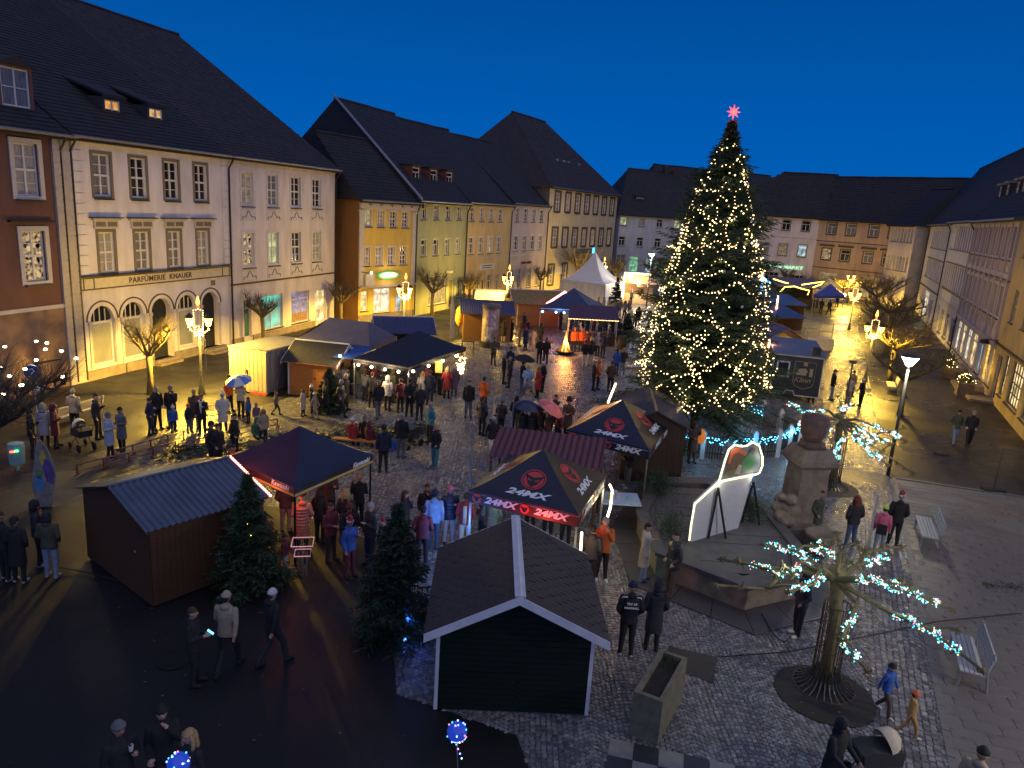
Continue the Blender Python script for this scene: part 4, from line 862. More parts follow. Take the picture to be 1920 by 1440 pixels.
def board_wall(parent, origin, xd, L, top, bw, m, horizontal=True, z0=.05, thick=.02, holes=(), name='board'):
    """boards one by one on a wall; top(x) is the height of the wall at x"""
    R_ = frame(origin, xd, (0, 0, 1)); zmax = max(top(L * i / 20) for i in range(21))
    if horizontal:
        z = z0
        while z < zmax - .02:
            z1 = min(z + bw, zmax); xs = [x for x in np.linspace(0, L, 61) if top(x) >= z + bw * .5]
            if len(xs) > 1:
                b = MB(); b.M = R_; b.box(min(xs), z + .003, 0, max(xs), z1 - .006, thick); b.build(name, m, parent)
            z += bw
    else:
        n = int(L / bw)
        for i in range(n):
            x0, x1 = L * i / n + .003, L * (i + 1) / n - .003
            if any(a_ < (x0 + x1) / 2 < c_ for a_, c_ in holes): continue
            b = MB(); b.M = R_; b.prism([(x0, z0, 0), (x1, z0, 0), (x1, top(x1), 0), (x0, top(x0), 0)], (0, 0, thick)); b.build(name, m, parent)
def corrugated(parent, p0, ex, ey, m, pitch=.16, amp=.018, name='roof_sheet', across=True):
    """sheet from p0 spanned by ex (waves run along ey)"""
    p0, ex, ey = Vector(p0), Vector(ex), Vector(ey); n = int(ex.length / pitch * 6); nn = ex.cross(ey).normalized(); nn = nn if nn.z > 0 else -nn; vs = []
    for j in range(2):
        for i in range(n + 1):
            ph = i * 2 * math.pi / 6; o_ = amp * max(-.6, min(.6, math.sin(ph))) * 1.6; vs.append(tuple(p0 + ex * (i / n) + ey * j + nn * o_))
    b = MB(); b.add(vs, [(i, i + 1, n + 2 + i, n + 1 + i) for i in range(n)]); b.add([tuple(Vector(v) - nn * .01) for v in vs], [(n + 1 + i, n + 2 + i, i + 1, i) for i in range(n)])
    return b.build(name, m, parent)
class Hut:
    """hut in its own frame: x along the ridge, y across, origin at one corner"""
    def __init__(s, org, xd, Lx, Wy, ze, zr, label, wm, rm, roof='corr', ox=.2, oy=.2, bw=.14, horiz=False, trim=None, walls='all', off=.5, cat='market hut', front_open=None):
        s.o = thing('market_hut', label, cat, (org[0], org[1], 0), math.atan2(xd[1], xd[0])); s.Lx, s.Wy, s.ze, s.zr = Lx, Wy, ze, zr; yr = Wy * off; s.yr = yr
        b = MB(); t = .05; b.box(t, t, 0, Lx - t, Wy - t, .06)
        b.build('floor_board', wm, s.o); b = MB()
        for (x0, x1) in ((t * .4, t), (Lx - t, Lx - t * .4)):
            b.prism([(x0, t, .05), (x0, Wy - t, .05), (x0, Wy - t, ze - .03), (x0, yr, zr - .06), (x0, t, ze - .03)], (x1 - x0, 0, 0))
        b.box(t, Wy - t, .05, Lx - t, Wy - t * .4, ze - .03)
        if front_open is None: b.box(t, t * .4, .05, Lx - t, t, ze - .03)
        b.build('wall_lining', wm, s.o)
        top = lambda y: ze - .02 + (zr - ze - .04) * (min(y / yr, (Wy - y) / (Wy - yr)) if 0 < y < Wy else 0)
        if horiz: f = dict(horizontal=True)
        else: f = dict(horizontal=False)
        board_wall(s.o, (0, Wy, 0), (0, -1, 0), Wy, lambda x: top(Wy - x), bw, wm, **f)      # gable at x = 0
        board_wall(s.o, (Lx, 0, 0), (0, 1, 0), Wy, top, bw, wm, **f)
        if front_open is None: board_wall(s.o, (0, 0, 0), (1, 0, 0), Lx, lambda x: ze - .03, bw, wm, **f)
        else:
            for (a_, c_) in front_open[0]: board_wall(s.o, (a_, 0, 0), (1, 0, 0), c_ - a_, lambda x: ze - .03, bw, wm, **f)
            b = MB(); b.box(front_open[1], -.25, .95, front_open[2], .2, 1.0); b.build('counter', wm, s.o)
            b = MB(); b.box(front_open[1], .02, .05, front_open[2], .05, .95); b.build('counter_front', wm, s.o)
        sl1 = (zr - ze) / yr; sl2 = (zr - ze) / (Wy - yr)
        A_ = Vector((-ox, -oy, ze - oy * sl1)); R0 = Vector((-ox, yr, zr)); C_ = Vector((-ox, Wy + oy, ze - oy * sl2)); ex = Vector((Lx + 2 * ox, 0, 0)); up_ = Vector((0, 0, .03)); s.R0, s.A, s.C, s.ex = R0, A_, C_, ex
        for (e_, nm) in ((A_, 0), (C_, 1)):
            b = MB(); b.prism([tuple(e_), tuple(e_ + ex), tuple(R0 + ex), tuple(R0)], (0, 0, .025)); b.build('roof_board', wm, s.o)
            if roof == 'corr': corrugated(s.o, e_ + up_ + Vector((0, 0, .02)), ex, (R0 - e_) * .995, rm)
            elif roof == 'felt': b = MB(); b.prism([tuple(e_ + up_), tuple(e_ + ex + up_), tuple(R0 + ex + up_), tuple(R0 + up_)], (0, 0, .012)); b.build('roof_felt', rm, s.o)
        b = MB(); b.tube([tuple(R0 + Vector((0, 0, .05))), tuple(R0 + ex + Vector((0, 0, .05)))], .045, 6); b.build('ridge_cap', trim or rm, s.o)
        if trim:
            for x in (-ox - .02, Lx + ox):
                for e_ in (A_, C_):
                    b = MB(); b.prism([(x, e_.y, e_.z - .12), (x, yr, zr - .12), (x, yr, zr + .05), (x, e_.y, e_.z + .05)], (.02, 0, 0)); b.build('bargeboard', trim, s.o)
            for (x, y) in ((-.01, -.01), (-.01, Wy - .03), (Lx - .03, -.01), (Lx - .03, Wy - .03)):
                b = MB(); b.box(x - .015, y - .015, .03, x + .055, y + .055, ze - .06); b.build('corner_post', trim, s.o)
        for (x, y) in ((0, 0), (Lx, 0), (0, Wy), (Lx, Wy)): pass
def wood(n, rgb, **k): return mat(n, rgb, .65, var=.3, scale=3, grain=(1, 1, 12), bump=.2, bscale=30, island=.2, **k)
# --- near dark green hut with shingles: ridge runs away from the camera
M_GREENW = wood('wood_dark_green', (.003, .011, .007), spec=.25); M_WTRIM = mat('trim_white_paint', (.55, .56, .60), .5, var=.12, scale=4)
M_SHING = mat('bitumen_shingle', (.034, .028, .029), .7, var=.3, scale=8, bump=.5, bscale=120)
hx = Vector((.0, 1, 0)) + Vector((-.035, 0, 0)); hx.normalize()
HUT = Hut((1.86, 12.32), hx, 2.8, 2.95, 1.93, 2.66, 'dark green wooden hut with black shingle roof and white gable boards', M_GREENW, M_SHING, roof='none', ox=.35, oy=.24, horiz=True, trim=M_WTRIM, bw=.12)
shm = []
for v in range(4):
    b = MB(); dz = .004 * v; b.add([(-.149, 0, .022 + dz), (.149, 0, .020), (.149, .19, .003), (-.149, .19, .003), (-.149, 0, 0), (.149, 0, 0)], [(0, 1, 2, 3), (4, 5, 1, 0), (1, 5, 2), (4, 0, 3)]); shm.append(b.mesh('shingle', M_SHING))
for e_ in (HUT.A, HUT.C):
    up_ = (HUT.R0 - e_); Ls = up_.length; up_.normalize(); ex = Vector((1, 0, 0)) if e_ is HUT.C else Vector((-1, 0, 0)); nn = ex.cross(up_)
    if nn.z < 0: ex = -ex; nn = ex.cross(up_)
    rows = 13; n = 11
    for j in range(rows):
        for i in range(n + (j % 2)):
            xc = -HUT.R0.x * 0 + HUT.A.x + (i + (.5 if j % 2 == 0 else 0)) * HUT.ex.x / n; xc = min(max(xc, HUT.A.x + .15), HUT.A.x + HUT.ex.x - .15)
            p = Vector((xc, e_.y, e_.z + .028)) + up_ * (j * (Ls - .06) / rows)
            M_ = frame(p, ex, up_); o = link('shingle', random.choice(shm), HUT.o); M_ = M_ @ Matrix.Rotation(random.gauss(0, .006), 4, 'Z'); M_.translation = p + nn * random.uniform(0, .005); o.matrix_local = M_
b = MB(); b.box(-.375, 1.375, 2.70, 3.17, 1.575, 2.735); b.build('ridge_flashing', M_WTRIM, HUT.o)
b = MB(); b.box(-.02, 1.36, .25, -.0, 1.42, .75); b.build('gap_plate', wood('wood_moss', (.05, .05, .02)), HUT.o)
# --- brown hut left, corrugated roof
M_BROWNW = wood('wood_brown', (.075, .032, .010)); M_BLUESH = mat('sheet_blue_grey', (.075, .095, .14), .35, metal=.3, var=.15, scale=2); M_PALESH = mat('sheet_weathered', (.28, .23, .13), .4, metal=.3, var=.3, scale=2)  # pale sheet: weathered far slope with golden light mixed into its colour
x2 = Vector((.61, .79, 0)); y2 = Vector((-.79, .61, 0))
H2 = Hut((-7.96, 15.1), x2, 2.9, 3.45, 1.95, 2.48, 'brown boarded hut with a blue grey corrugated roof beside the purple gazebo', M_BROWNW, M_BLUESH, ox=.12, oy=.12)
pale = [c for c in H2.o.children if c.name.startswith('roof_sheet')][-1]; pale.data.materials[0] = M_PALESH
b = MB(); b.box(-.025, .7, 1.15, -.02, .75, 1.2); b.build('white_tape', M_WTRIM, H2.o)
b = MB(); N = 22
for i in range(N):
    f = i / (N - 1); p = H2.A.lerp(H2.R0, f) + Vector((H2.ex.x + .03, 0, .05)); b.ball(tuple(p), .035)
st = b.build('light_strip', glow('led_red', (1, .22, .14), 9)); st.matrix_world = H2.o.matrix_basis.copy(); st.location = H2.o.location; st.rotation_euler = H2.o.rotation_euler; tag(st, 'strip of reddish lamps running down the far gable of the brown hut', 'lights')
pm = Matrix.Translation(H2.o.location) @ Matrix.Rotation(H2.o.rotation_euler.z, 4, 'Z')
for f in (.2, .5, .8): lamp('strip_light', tuple(pm @ (H2.A.lerp(H2.R0, f) + Vector((H2.ex.x + .15, 0, .0)))), (1, .22, .10), 3.5, .05)
# --- purple gazebo
KP, KN = tarp('tarp_purple', (.05, .018, .036)), tarp('tarp_navy', (.012, .018, .045)); M_YSTR = mat('stripe_yellow', (.5, .38, .10), .6)
g = Gazebo([(-7.95, 19.36), (-5.4, 17.5), (-3.97, 20.4), (-6.55, 22.3)], 2.2, 3.1, 'dark purple and navy gazebo with white brand lettering and a yellow hem', [KP, KN, KN, KP], legm=M_DARKMETAL, stripe=M_YSTR)
WL = mat('letter_white', (.75, .75, .75), .6, var=.05)
g.vtext(0, 'Kawasaki', .2, WL, 1.0, -.09, bold=.004, shear=.25); g.vtext(1, 'Kawasaki', .2, WL, 1.05, -.09, bold=.004, shear=.25)
lamp('gazebo_lamp', (-6.3, 19.6, 2.1), (1, .22, .07), 34, .12); lamp('gazebo_lamp', (-5.6, 18.0, 1.95), (1, .2, .06), 12, .1)
# --- the two racing gazebos
TN, TB = tarp('tarp_racing_navy', (.010, .012, .034), .4), tarp('tarp_racing_black', (.016, .016, .018), .4)
M_RED, M_DRK = mat('print_red', (.55, .05, .045), .6, var=.05), mat('print_dark', (.012, .012, .02), .6, var=.05); M_VR = mat('valance_red', (.06, .016, .014), .6)  # front hem colour carries the red glow falling on it
for n_, (cs, lab, grp) in enumerate([([(-.95, 18.1), (1.87, 16.95), (2.9, 20.0), (.08, 21.15)], 'nearer navy gazebo printed with red horned heads, red glow on its front hem', None),
                                     ([(1.98, 24.2), (4.58, 22.55), (6.05, 26.2), (3.3, 27.7)], 'farther navy gazebo printed with red horned heads beside the long dark stall', None)]):
    g = Gazebo(cs, 2.2, 3.15, lab, [TN, TB, TB, TN], valm=[M_VR if n_ == 0 else TN, TB, TB, TB], val=.34)
    for k in (0, 1, 3):
        devil(g, k, .34 if n_ == 0 else .36, .05, .85, M_RED, M_DRK); g.text(k, '24MX', .30, WL, .0, .33, shear=.3, xs=1.5, bold=.012)
    for k in (0, 1):
        for x0 in (-.62, .78): g.vtext(k, '24MX', .24, WL, x0, -.17, shear=.3, xs=1.45, bold=.01)
        for x0 in (-1.28, .08):
            me = MB(); me.prism([(x, y, 0) for x, y in circle(.13, 20)], (0, 0, .003)); me.prism([(x * .115, y * .115, .003) for x, y in MASK_H], (0, 0, .004), 1); mm = me.mesh('logo', [M_RED, M_DRK]); g.vtext(k, '', 0, None, x0, -.17, me=mm)
# flag poles by the nearer racing gazebo
for (p, t, lab) in (((-1.0, 19.3), (893, 800), 'tall thin flag pole at the corner of the nearer racing gazebo, lit blue low down'), ((.1, 28.2), (963, 757), 'thin pole rising behind the maroon stall roof')):
    z = height_at(p, *t); b = MB(); b.tube([(0, 0, 0), (0.02, 0, z)], .028, 6); tag(b.build('flag_pole', M_ALU, loc=(p[0], p[1], 0)), lab, 'pole')
lamp('blue_stage_light', (-1.15, 17.6, 1.1), (.08, .3, 1), 60, .06); lamp('red_stage_light', (.8, 16.9, 1.55), (1, .1, .06), 55, .08); lamp('green_stage_light', (.55, 18.1, 1.7), (.1, 1, .45), 30, .08)
lamp('blue_stage_light2', (-2.0, 14.5, .5), (.03, .15, 1), 26, .05)
b = MB(); b.ball((-2.0, 14.3, .12), .035); tag(b.build('blue_spot', glow('led_blue_spot', (.1, .3, 1), 6)), 'small blue lamp glowing on the ground left of the green hut', 'lamp')
# bright tube light at the right side of the near racing gazebo
def light_tube(pts, r, m, label, name='tube_light', cat='lights'):
    b = MB(); b.tube([tuple(p) for p in pts], r, 6); return tag(b.build(name, m), label, cat)
GW = glow('led_warm_white', (1, .85, .45), 5)
light_tube([(3.0, 19.8, 1.95), (3.12, 20.0, 1.7), (3.05, 19.6, 1.35), (2.85, 18.9, 1.15)], .035, GW, 'curved warm light tube hanging at the right corner of the nearer racing gazebo')
light_tube([(1.98, 16.9, 1.75), (2.0, 16.95, 1.15)], .03, GW, 'short upright chain of warm lamps at the front leg of the nearer racing gazebo')
lamp('tube_glow', (3.15, 19.5, 1.5), (1, .8, .4), 25, .1); lamp('tube_glow', (2.1, 16.8, 1.4), (1, .8, .4), 12, .1)
# --- maroon stall roof
MR = mat('sheet_maroon', (.11, .03, .04), .45, metal=.1, var=.12)
st = thing('stall', 'stall with a long maroon corrugated lean-to roof behind the nearer racing gazebo', 'stall', (1.3, 22, 0))
corrugated(st, (-1.9, -.55, 2.0), (3.45, -.55, 0), (.3, 1.45, .55), MR, pitch=.2)
for (x, y, z) in ((-1.8, -.45, 1.98), (1.45, -1.0, 1.98), (-1.55, .85, 2.5), (1.75, .3, 2.5)):
    b = MB(); b.box(x - .04, y - .04, 0, x + .04, y + .04, z); b.build('post', M_BROWNW, st)
b = MB(); b.box(-1.7, -.2, .95, 1.5, .25, 1.0); b.build('counter', M_BROWNW, st); b = MB(); b.box(1.75, -.9, .8, 2.95, .1, .84); b.build('side_table', mat('table_white', (.45, .55, .65), .5), st)
for k, (x, y, cc) in enumerate(((2.0, -.5, (.5, .55, .1)), (2.3, -.3, (.6, .6, .6)), (2.6, -.5, (.3, .5, .6)), (2.2, -.1, (.7, .7, .75)))):
    b = MB(); b.lathe([(.07, 0), (.09, .12), (.0, .12)], 8, 0, (1.3 + x, 22 + y, .84)); tag(b.build('tub', mat('tub%d' % k, cc, .5)), ['yellow tub on the white side table by the maroon stall', 'grey tub in the middle of the side table by the maroon stall', 'blue tub at the right of the side table by the maroon stall', 'white tub at the back of the side table by the maroon stall'][k], 'tub')
# long dark stall behind the farther racing gazebo
M_DKW = wood('wood_dark', (.05, .026, .012)); M_DKSH = mat('sheet_dark', (.035, .035, .045), .3, metal=.4, var=.3)
H3 = Hut((6.35, 25.2), (.10, .99, 0), 3.6, 2.2, 2.25, 2.75, 'dark boarded stall with ribbed roof right behind the farther racing gazebo', M_DKW, M_DKSH, ox=.2, oy=.15)
light_tube([(3.75, 27.3, 2.45), (4.15, 28.5, 2.95)], .035, glow('led_orange_white', (1, .55, .25), 8), 'slanting orange light tube above the farther racing gazebo'); lamp('tube_glow', (3.9, 27.8, 2.9), (1, .5, .25), 50, .1)
# --- container shed
M_CONT = mat('panel_cream', (.27, .25, .19), .5, var=.15, scale=1.5)  # yellow lamp light on the front is put into this panel colour
ct = thing('container', 'steel panel container with yellow lit front, grey ribbed side and a padlocked door', 'container', (-13.75, 34.4, 0), math.atan2(-.30, .95))
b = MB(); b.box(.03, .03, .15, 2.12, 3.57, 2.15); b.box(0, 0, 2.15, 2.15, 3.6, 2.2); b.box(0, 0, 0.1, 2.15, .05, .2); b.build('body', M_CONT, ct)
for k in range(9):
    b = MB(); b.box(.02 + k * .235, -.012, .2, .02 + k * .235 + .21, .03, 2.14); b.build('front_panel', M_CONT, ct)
for k in range(15):
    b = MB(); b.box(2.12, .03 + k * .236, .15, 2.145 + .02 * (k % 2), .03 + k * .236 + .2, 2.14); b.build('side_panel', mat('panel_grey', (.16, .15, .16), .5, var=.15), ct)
corrugated(ct, (-.05, -.05, 2.225), (0, 3.75, 0), (2.25, 0, .03), mat('sheet_zinc', (.22, .22, .24), .35, metal=.5, var=.2), pitch=.2)
b = MB(); b.box(1.0, -.05, 1.0, 1.06, -.012, 1.2); b.build('door_handle', M_DARKMETAL, ct); b = MB(); b.box(1.2, -.03, .02, 2.1, 0, .14); b.build('tail_light_bar', mat('bar_red', (.4, .05, .03), .4), ct)
# --- orange hut with felt roof
M_ORW = wood('wood_orange', (.40, .15, .028))
H4 = Hut((-10.85, 34.35), (.985, -.17, 0), 2.35, 2.4, 1.85, 2.5, 'orange boarded hut with a black felt roof beside the steel container', M_ORW, mat('felt_black', (.02, .02, .022), .8, var=.4, scale=6), roof='felt', ox=.25, oy=.3, trim=M_WTRIM)
b = MB(); b.box(1.35, -.035, .9, 1.38, -.02, 1.0); b.build('door_handle', M_DARKMETAL, H4.o)
# --- grey double gazebo, black gazebo, blue canopy
TG, TK = tarp('tarp_grey', (.12, .11, .13)), tarp('tarp_black', (.014, .014, .022), .5)
def ridge_tent(cs, r0_, r1, ze, zr, m, label):
    o = thing('gazebo', label, 'gazebo', (cs[0][0], cs[0][1], 0)); of = Vector((cs[0][0], cs[0][1], 0)); P = [Vector((x, y, ze)) - of for x, y in cs]; a_ = Vector((*r0_, zr)) - of; c_ = Vector((*r1, zr)) - of
    for pts in ([P[0], P[1], c_, a_], [P[1], P[2], c_], [P[2], P[3], a_, c_], [P[3], P[0], a_]):
        b = MB(); 
        if len(pts) == 4:
            N = 8; vs = []
            for j in range(N + 1):
                for i in range(N + 1):
                    p = pts[0].lerp(pts[1], i / N).lerp(pts[3].lerp(pts[2], i / N), j / N); p.z -= .10 * math.sin(math.pi * j / N) + .03 * math.sin(math.pi * i / N); vs.append(p)
            b.add(vs, [(j * (N + 1) + i, j * (N + 1) + i + 1, (j + 1) * (N + 1) + i + 1, (j + 1) * (N + 1) + i) for j in range(N) for i in range(N)])
        else: b.poly(pts)
        b.build('canopy_panel', m, o, smooth=True)
    for k in range(4):
        p, q_ = P[k], P[(k + 1) % 4]; b = MB(); b.prism([tuple(p), tuple(q_), (q_.x, q_.y, q_.z - .25), (p.x, p.y, p.z - .25)], (.004, .004, 0)); b.build('valance', m, o)
        b = MB(); b.box(p.x - .03, p.y - .03, 0, p.x + .03, p.y + .03, ze); b.build('leg', M_ALU, o)
    return o
ridge_tent([(-11.3, 37.0), (-7.3, 36.1), (-6.5, 39.4), (-10.5, 40.5)], (-9.95, 38.6), (-7.75, 38.0), 2.3, 3.25, TG, 'long grey gazebo with a flat ridge behind the orange hut')
g = Gazebo([(-7.5, 33.4), (-4.75, 32.2), (-2.55, 37.9), (-5.3, 39.1)], 2.25, 3.25, 'wide black gazebo with white bulbs along its hem over the crowded counter', [TK], val=.22, apex=(-4.9, 36.3))
b = MB(); b.prism([(-8.6, 33.9, 2.12), (-7.55, 33.5, 2.15), (-7.0, 35.9, 2.3), (-8.3, 36.0, 2.25)], (0, 0, .02)); tag(b.build('blue_canopy', tarp('tarp_blue', (.02, .07, .30))), 'blue tarpaulin stretched between the orange hut and the black gazebo', 'tarpaulin')
def bulbs(pts, r, m, label, n=None, wire=True, name='string_lights', group=None, jit=0.0):
    """a chain of lamps on a cable through pts"""
    b = MB(); P = [Vector(p) for p in pts]
    for p in P: b.ball((p.x + random.gauss(0, jit), p.y + random.gauss(0, jit), p.z + random.gauss(0, jit)), r, 6, 4, 0)
    me = MB()
    if wire: me.tube([tuple(p + Vector((0, 0, r))) for p in P], .006, 3, cap=False)
    root = me.build(name, M_DARKMETAL) if wire else empty(name, P[0])
    tag(root, label, 'lights', group); o = b.build('bulb', m); stuff(o); o.parent = root
    if not wire: o.location = -P[0]
    return root
BW_ = glow('bulb_warm_white', (1, .86, .55), 12)
bp = []
for a_, c_ in (((-7.45, 33.3), (-4.75, 32.1)), ((-4.75, 32.1), (-2.6, 37.6))):
    for k in range(4 if a_[0] < -7 else 4): f = (k + .35) / 4; bp.append((a_[0] + (c_[0] - a_[0]) * f, a_[1] + (c_[1] - a_[1]) * f, 1.98))
bulbs(bp, .07, BW_, 'eight white globe lamps along the hem of the black gazebo')
for p in bp[::2]: lamp('globe_light', (p[0] - .1, p[1] - .25, p[2] - .1), (1, .72, .38), 42, .08)
lamp('globe_light', (-8.2, 33.6, 2.3), (1, .75, .4), 30, .07); b = MB(); b.ball((-8.15, 33.5, 2.28), .07); tag(b.build('globe_lamp', BW_), 'single white lamp in front of the blue tarpaulin', 'lamp')
BWARM = glow('bulb_warm', (1, .66, .25), 9)
rg = random.Random(9); bulbs([(-2.62 + rg.gauss(0, .12) - .5 * t * .5, 37.0 + 1.1 * t - .4, 1.9 - .9 * abs(math.sin(t * 9)) + rg.gauss(0, .1)) for t in [i / 60 for i in range(60)]], .035, BWARM, 'tangle of small warm lights at the right end of the black gazebo', wire=False)
b = MB(); b.box(-3.9, 35.75, 1.25, -3.55, 35.78, 1.95); tag(b.build('price_board', mat('board_yellow', (.55, .55, .12), .6, emit=(.8, .8, .2), estr=.15)), 'narrow yellow price board on a pole of the black gazebo', 'board')
# --- small blue roofed hut behind
M_BLSH = mat('sheet_blue', (.05, .055, .14), .4, metal=.2, var=.15)
Hut((-8.0, 42.6), (.96, .25, 0), 3.0, 3.0, 1.95, 2.6, 'small hut with a dark blue ribbed roof behind the grey gazebo', M_DKW, M_BLSH, ox=.35, oy=.25, trim=M_WTRIM, front_open=([(0, .2), (2.8, 3.0)], .2, 2.8))
# --- brown hut by the advertising column
HB = Hut((-3.75, 52.2), (.2, .98, 0), 3.4, 3.1 if False else 2.9, 2.1, 2.75, 'brown boarded hut with blue roof directly behind the advertising column', wood('wood_mid', (.16, .075, .02)), M_BLSH, ox=.3, oy=.3, off=.5)
HB.o.rotation_euler.z = math.atan2(-.15, .98); HB.o.rotation_euler.z = 0.12; 
# advertising column
ac = thing('advertising_column', 'round advertising column covered in posters beside the brown hut', 'advertising column', (-1.75, 50.2, 0))
b = MB(); b.lathe([(.72, 0), (.72, .35), (.62, .4), (.62, .45)], 24); b.build('base', M_DARKMETAL, ac)
b = MB(); b.lathe([(.58, .45), (.58, 2.75)], 24); b.build('shaft', mat('poster_mix', (.22, .2, .24), .7, var=.7, scale=2.2), ac, smooth=False)
b = MB(); b.lathe([(.62, 2.75), (.66, 2.8), (.66, 2.95), (.6, 3.0), (.0, 3.05)], 24); b.build('cap', mat('column_cap', (.1, .09, .1), .6), ac)
for k, (a_, z0, z1, w, cc) in enumerate(((-1.9, 1.7, 2.6, .5, (.45, .3, .25)), (-1.3, 1.5, 2.5, .45, (.3, .28, .4)), (-2.5, .8, 1.6, .5, (.25, .2, .2)), (-1.7, .6, 1.5, .5, (.5, .45, .4)), (-1.0, .6, 1.3, .4, (.1, .12, .2)))):
    b = MB(); N = 5; r = .59
    vs = [(r * math.cos(a_ + w * (i / N - .5) * 2), r * math.sin(a_ + w * (i / N - .5) * 2), z) for z in (z0, z1) for i in range(N + 1)]; b.add(vs, [(i, i + 1, N + 2 + i, N + 1 + i) for i in range(N)]); b.build('poster', mat('poster%d' % k, cc, .6, var=.6, scale=5), ac)
# yellow folded parasol, beach flag
b = MB(); b.lathe([(.02, .7), (.32, 1.2), (.26, 2.0), (.06, 2.3)], 10); pr = tag(b.build('folded_parasol', tarp('tarp_yellow', (.5, .36, .06)), loc=(-4.2, 53.5, 0), smooth=True), 'folded yellow parasol left of the brown hut by the column', 'parasol'); b = MB(); b.tube([(0, 0, 0), (0, 0, 2.4)], .03); b.build('pole', M_DARKMETAL, pr)
fl = thing('beach_flag', 'narrow pale feather flag standing right of the small blue roofed hut', 'flag', (-4.5, 49.8, 0)); b = MB(); b.tube([(0, 0, 0), (0, 0, 3.4)], .025); b.build('pole', M_ALU, fl)
b = MB(); b.prism([(.02, -.01, .5), (.3, -.01, .55), (.26, -.01, 2.6), (.12, -.01, 3.3), (.02, -.01, 3.4)], (0, .01, 0)); b.build('cloth', tarp('cloth_pale', (.6, .5, .3)), fl)
# --- second row: lit hut, navy gazebo, maroon awning
Hut((.05, 60.4), (.98, .2, 0), 3.6, 3.2, 2.05, 2.85, 'brown hut with a gold lit roof left of the red light strip', wood('wood_tan', (.22, .11, .03)), mat('felt_moss', (.16, .13, .05), .8, var=.4, scale=6), roof='felt', ox=.45, oy=.35, trim=M_WTRIM)  # yellow light on the roof is put into the felt colour
light_tube([(2.4, 59.3, 2.15), (3.9, 60.5, 3.1), (4.2, 60.2, 2.9)], .09, glow('led_red_white', (1, .25, .2), 7), 'bright red light strip on the gable beside the gold lit hut'); lamp('strip_glow', (3, 58.6, 2.5), (1, .2, .15), 160, .2)
TB2 = tarp('tarp_blue_navy', (.02, .035, .10))
g = Gazebo([(1.8, 56.4), (6.0, 56.8), (7.2, 61.5), (3.0, 61.8)], 2.2, 3.6, 'navy gazebo with small blue lamps under its hem in front of the white pagoda tent', [TB2], val=.25)
b = MB()
for k, t in enumerate((.05, .3, .45, .93)): b.ball((1.8 + 4.2 * t, 56.3 + .4 * t, 1.9), .09)
tag(b.build('blue_lamps', glow('led_cyan_blue', (.2, .6, 1), 8)), 'blue lamps along the hem of the navy gazebo', 'lights'); lamp('blue_glow', (3.5, 55.8, 1.8), (.2, .5, 1), 50, .1)
aw = thing('awning_stall', 'long stall under a flat maroon awning where a dense crowd stands', 'stall', (5.5, 53.5, 0)); MA = tarp('tarp_maroon', (.10, .045, .06))
b = MB(); b.prism([(-1.75, -1.2, 2.1), (1.9, -.9, 2.1), (2.2, 1.9, 2.7), (-1.5, 1.7, 2.7)], (0, 0, .05)); b.build('awning', MA, aw)
b = MB(); b.box(-1.7, -.2, 0, 1.9, .3, 1.0); b.build('counter', M_BROWNW, aw)
for (x, y) in ((-1.7, -1.1), (1.85, -.8), (-1.45, 1.6), (2.1, 1.8)): b = MB(); b.box(x - .04, y - .04, 0, x + .04, y + .04, 2.12); b.build('post', M_ALU, aw)
bulbs([(3.8 + 3.6 * i / 34, 52.32 + .3 * i / 34, 2.05) for i in range(35)], .022, BWARM, 'row of tiny warm lamps on the front edge of the maroon awning')
lamp('awning_light', (5.4, 53.2, 1.9), (1, .7, .4), 60, .2)
# --- white pagoda tent
M_PVC = mat('pvc_white', (.58, .58, .60), .45, var=.06, bump=.1, bscale=3)
g = Gazebo([(4.55, 80.4), (9.2, 77.6), (11.9, 82.6), (7.2, 85.4)], 2.35, 5.5, 'big white pagoda tent with a steep pointed roof and closed side walls', [M_PVC], val=.2, pw=1.75)
for k in range(4):
    a_, c_ = g.c[k] - g.off, g.c[(k + 1) % 4] - g.off; d = (c_ - a_).normalized(); nn = Vector((d.y, -d.x, 0)); n_ = 40; vs = []
    for z in (0.02, 2.34):
        for i in range(n_ + 1): vs.append(tuple(Vector((a_.x, a_.y, z)).lerp(Vector((c_.x, c_.y, z)), i / n_) - nn * (.06 + .02 * math.sin(i * 1.1))))
    b = MB(); b.add(vs, [(i, i + 1, n_ + 2 + i, n_ + 1 + i) for i in range(n_)]); b.build('side_wall', M_PVC, g.o, smooth=True)
# --- grill stall with bright sign, blue lit gazebo behind
st = thing('grill_stall', 'brightly lit food stall with a glowing sign frame right of the pagoda tent', 'stall', (13.6, 82, 0)); M_TAN = mat('stall_tan', (.5, .33, .18), .6, var=.2)
b = MB(); b.box(-1.6, 0, 0, 1.9, 2.5, .95); b.box(-1.6, 2.3, .95, 1.9, 2.5, 2.4); b.build('counter', M_TAN, st); b = MB(); b.prism([(-1.9, -.7, 2.3), (2.3, -.7, 2.3), (2.3, 2.6, 2.7), (-1.9, 2.6, 2.7)], (0, 0, .06)); b.build('roof', mat('stall_roof_pale', (.5, .38, .25), .6), st)
b = MB(); b.box(-1.9, -.75, 2.42, .9, -.68, 3.3); b.build('sign', mat('sign_orange', (.6, .25, .08), .5, emit=(1, .5, .2), estr=.6), st); b = MB(); b.tube([(-1.95, -.8, .6), (-1.95, -.8, 3.4), (.9, -.8, 3.4)], .09); b.build('neon_frame', glow('neon_warm', (1, .8, .4), 9), st)
b = MB(); b.box(-.4, -.3, 1.9, 3.0, -.25, 2.2); b.build('fascia', M_DKW, st)
lamp('stall_light', (13.2, 81, 2.1), (1, .75, .42), 420, .2); lamp('stall_light', (12.3, 81, 3.0), (1, .75, .42), 150, .2)
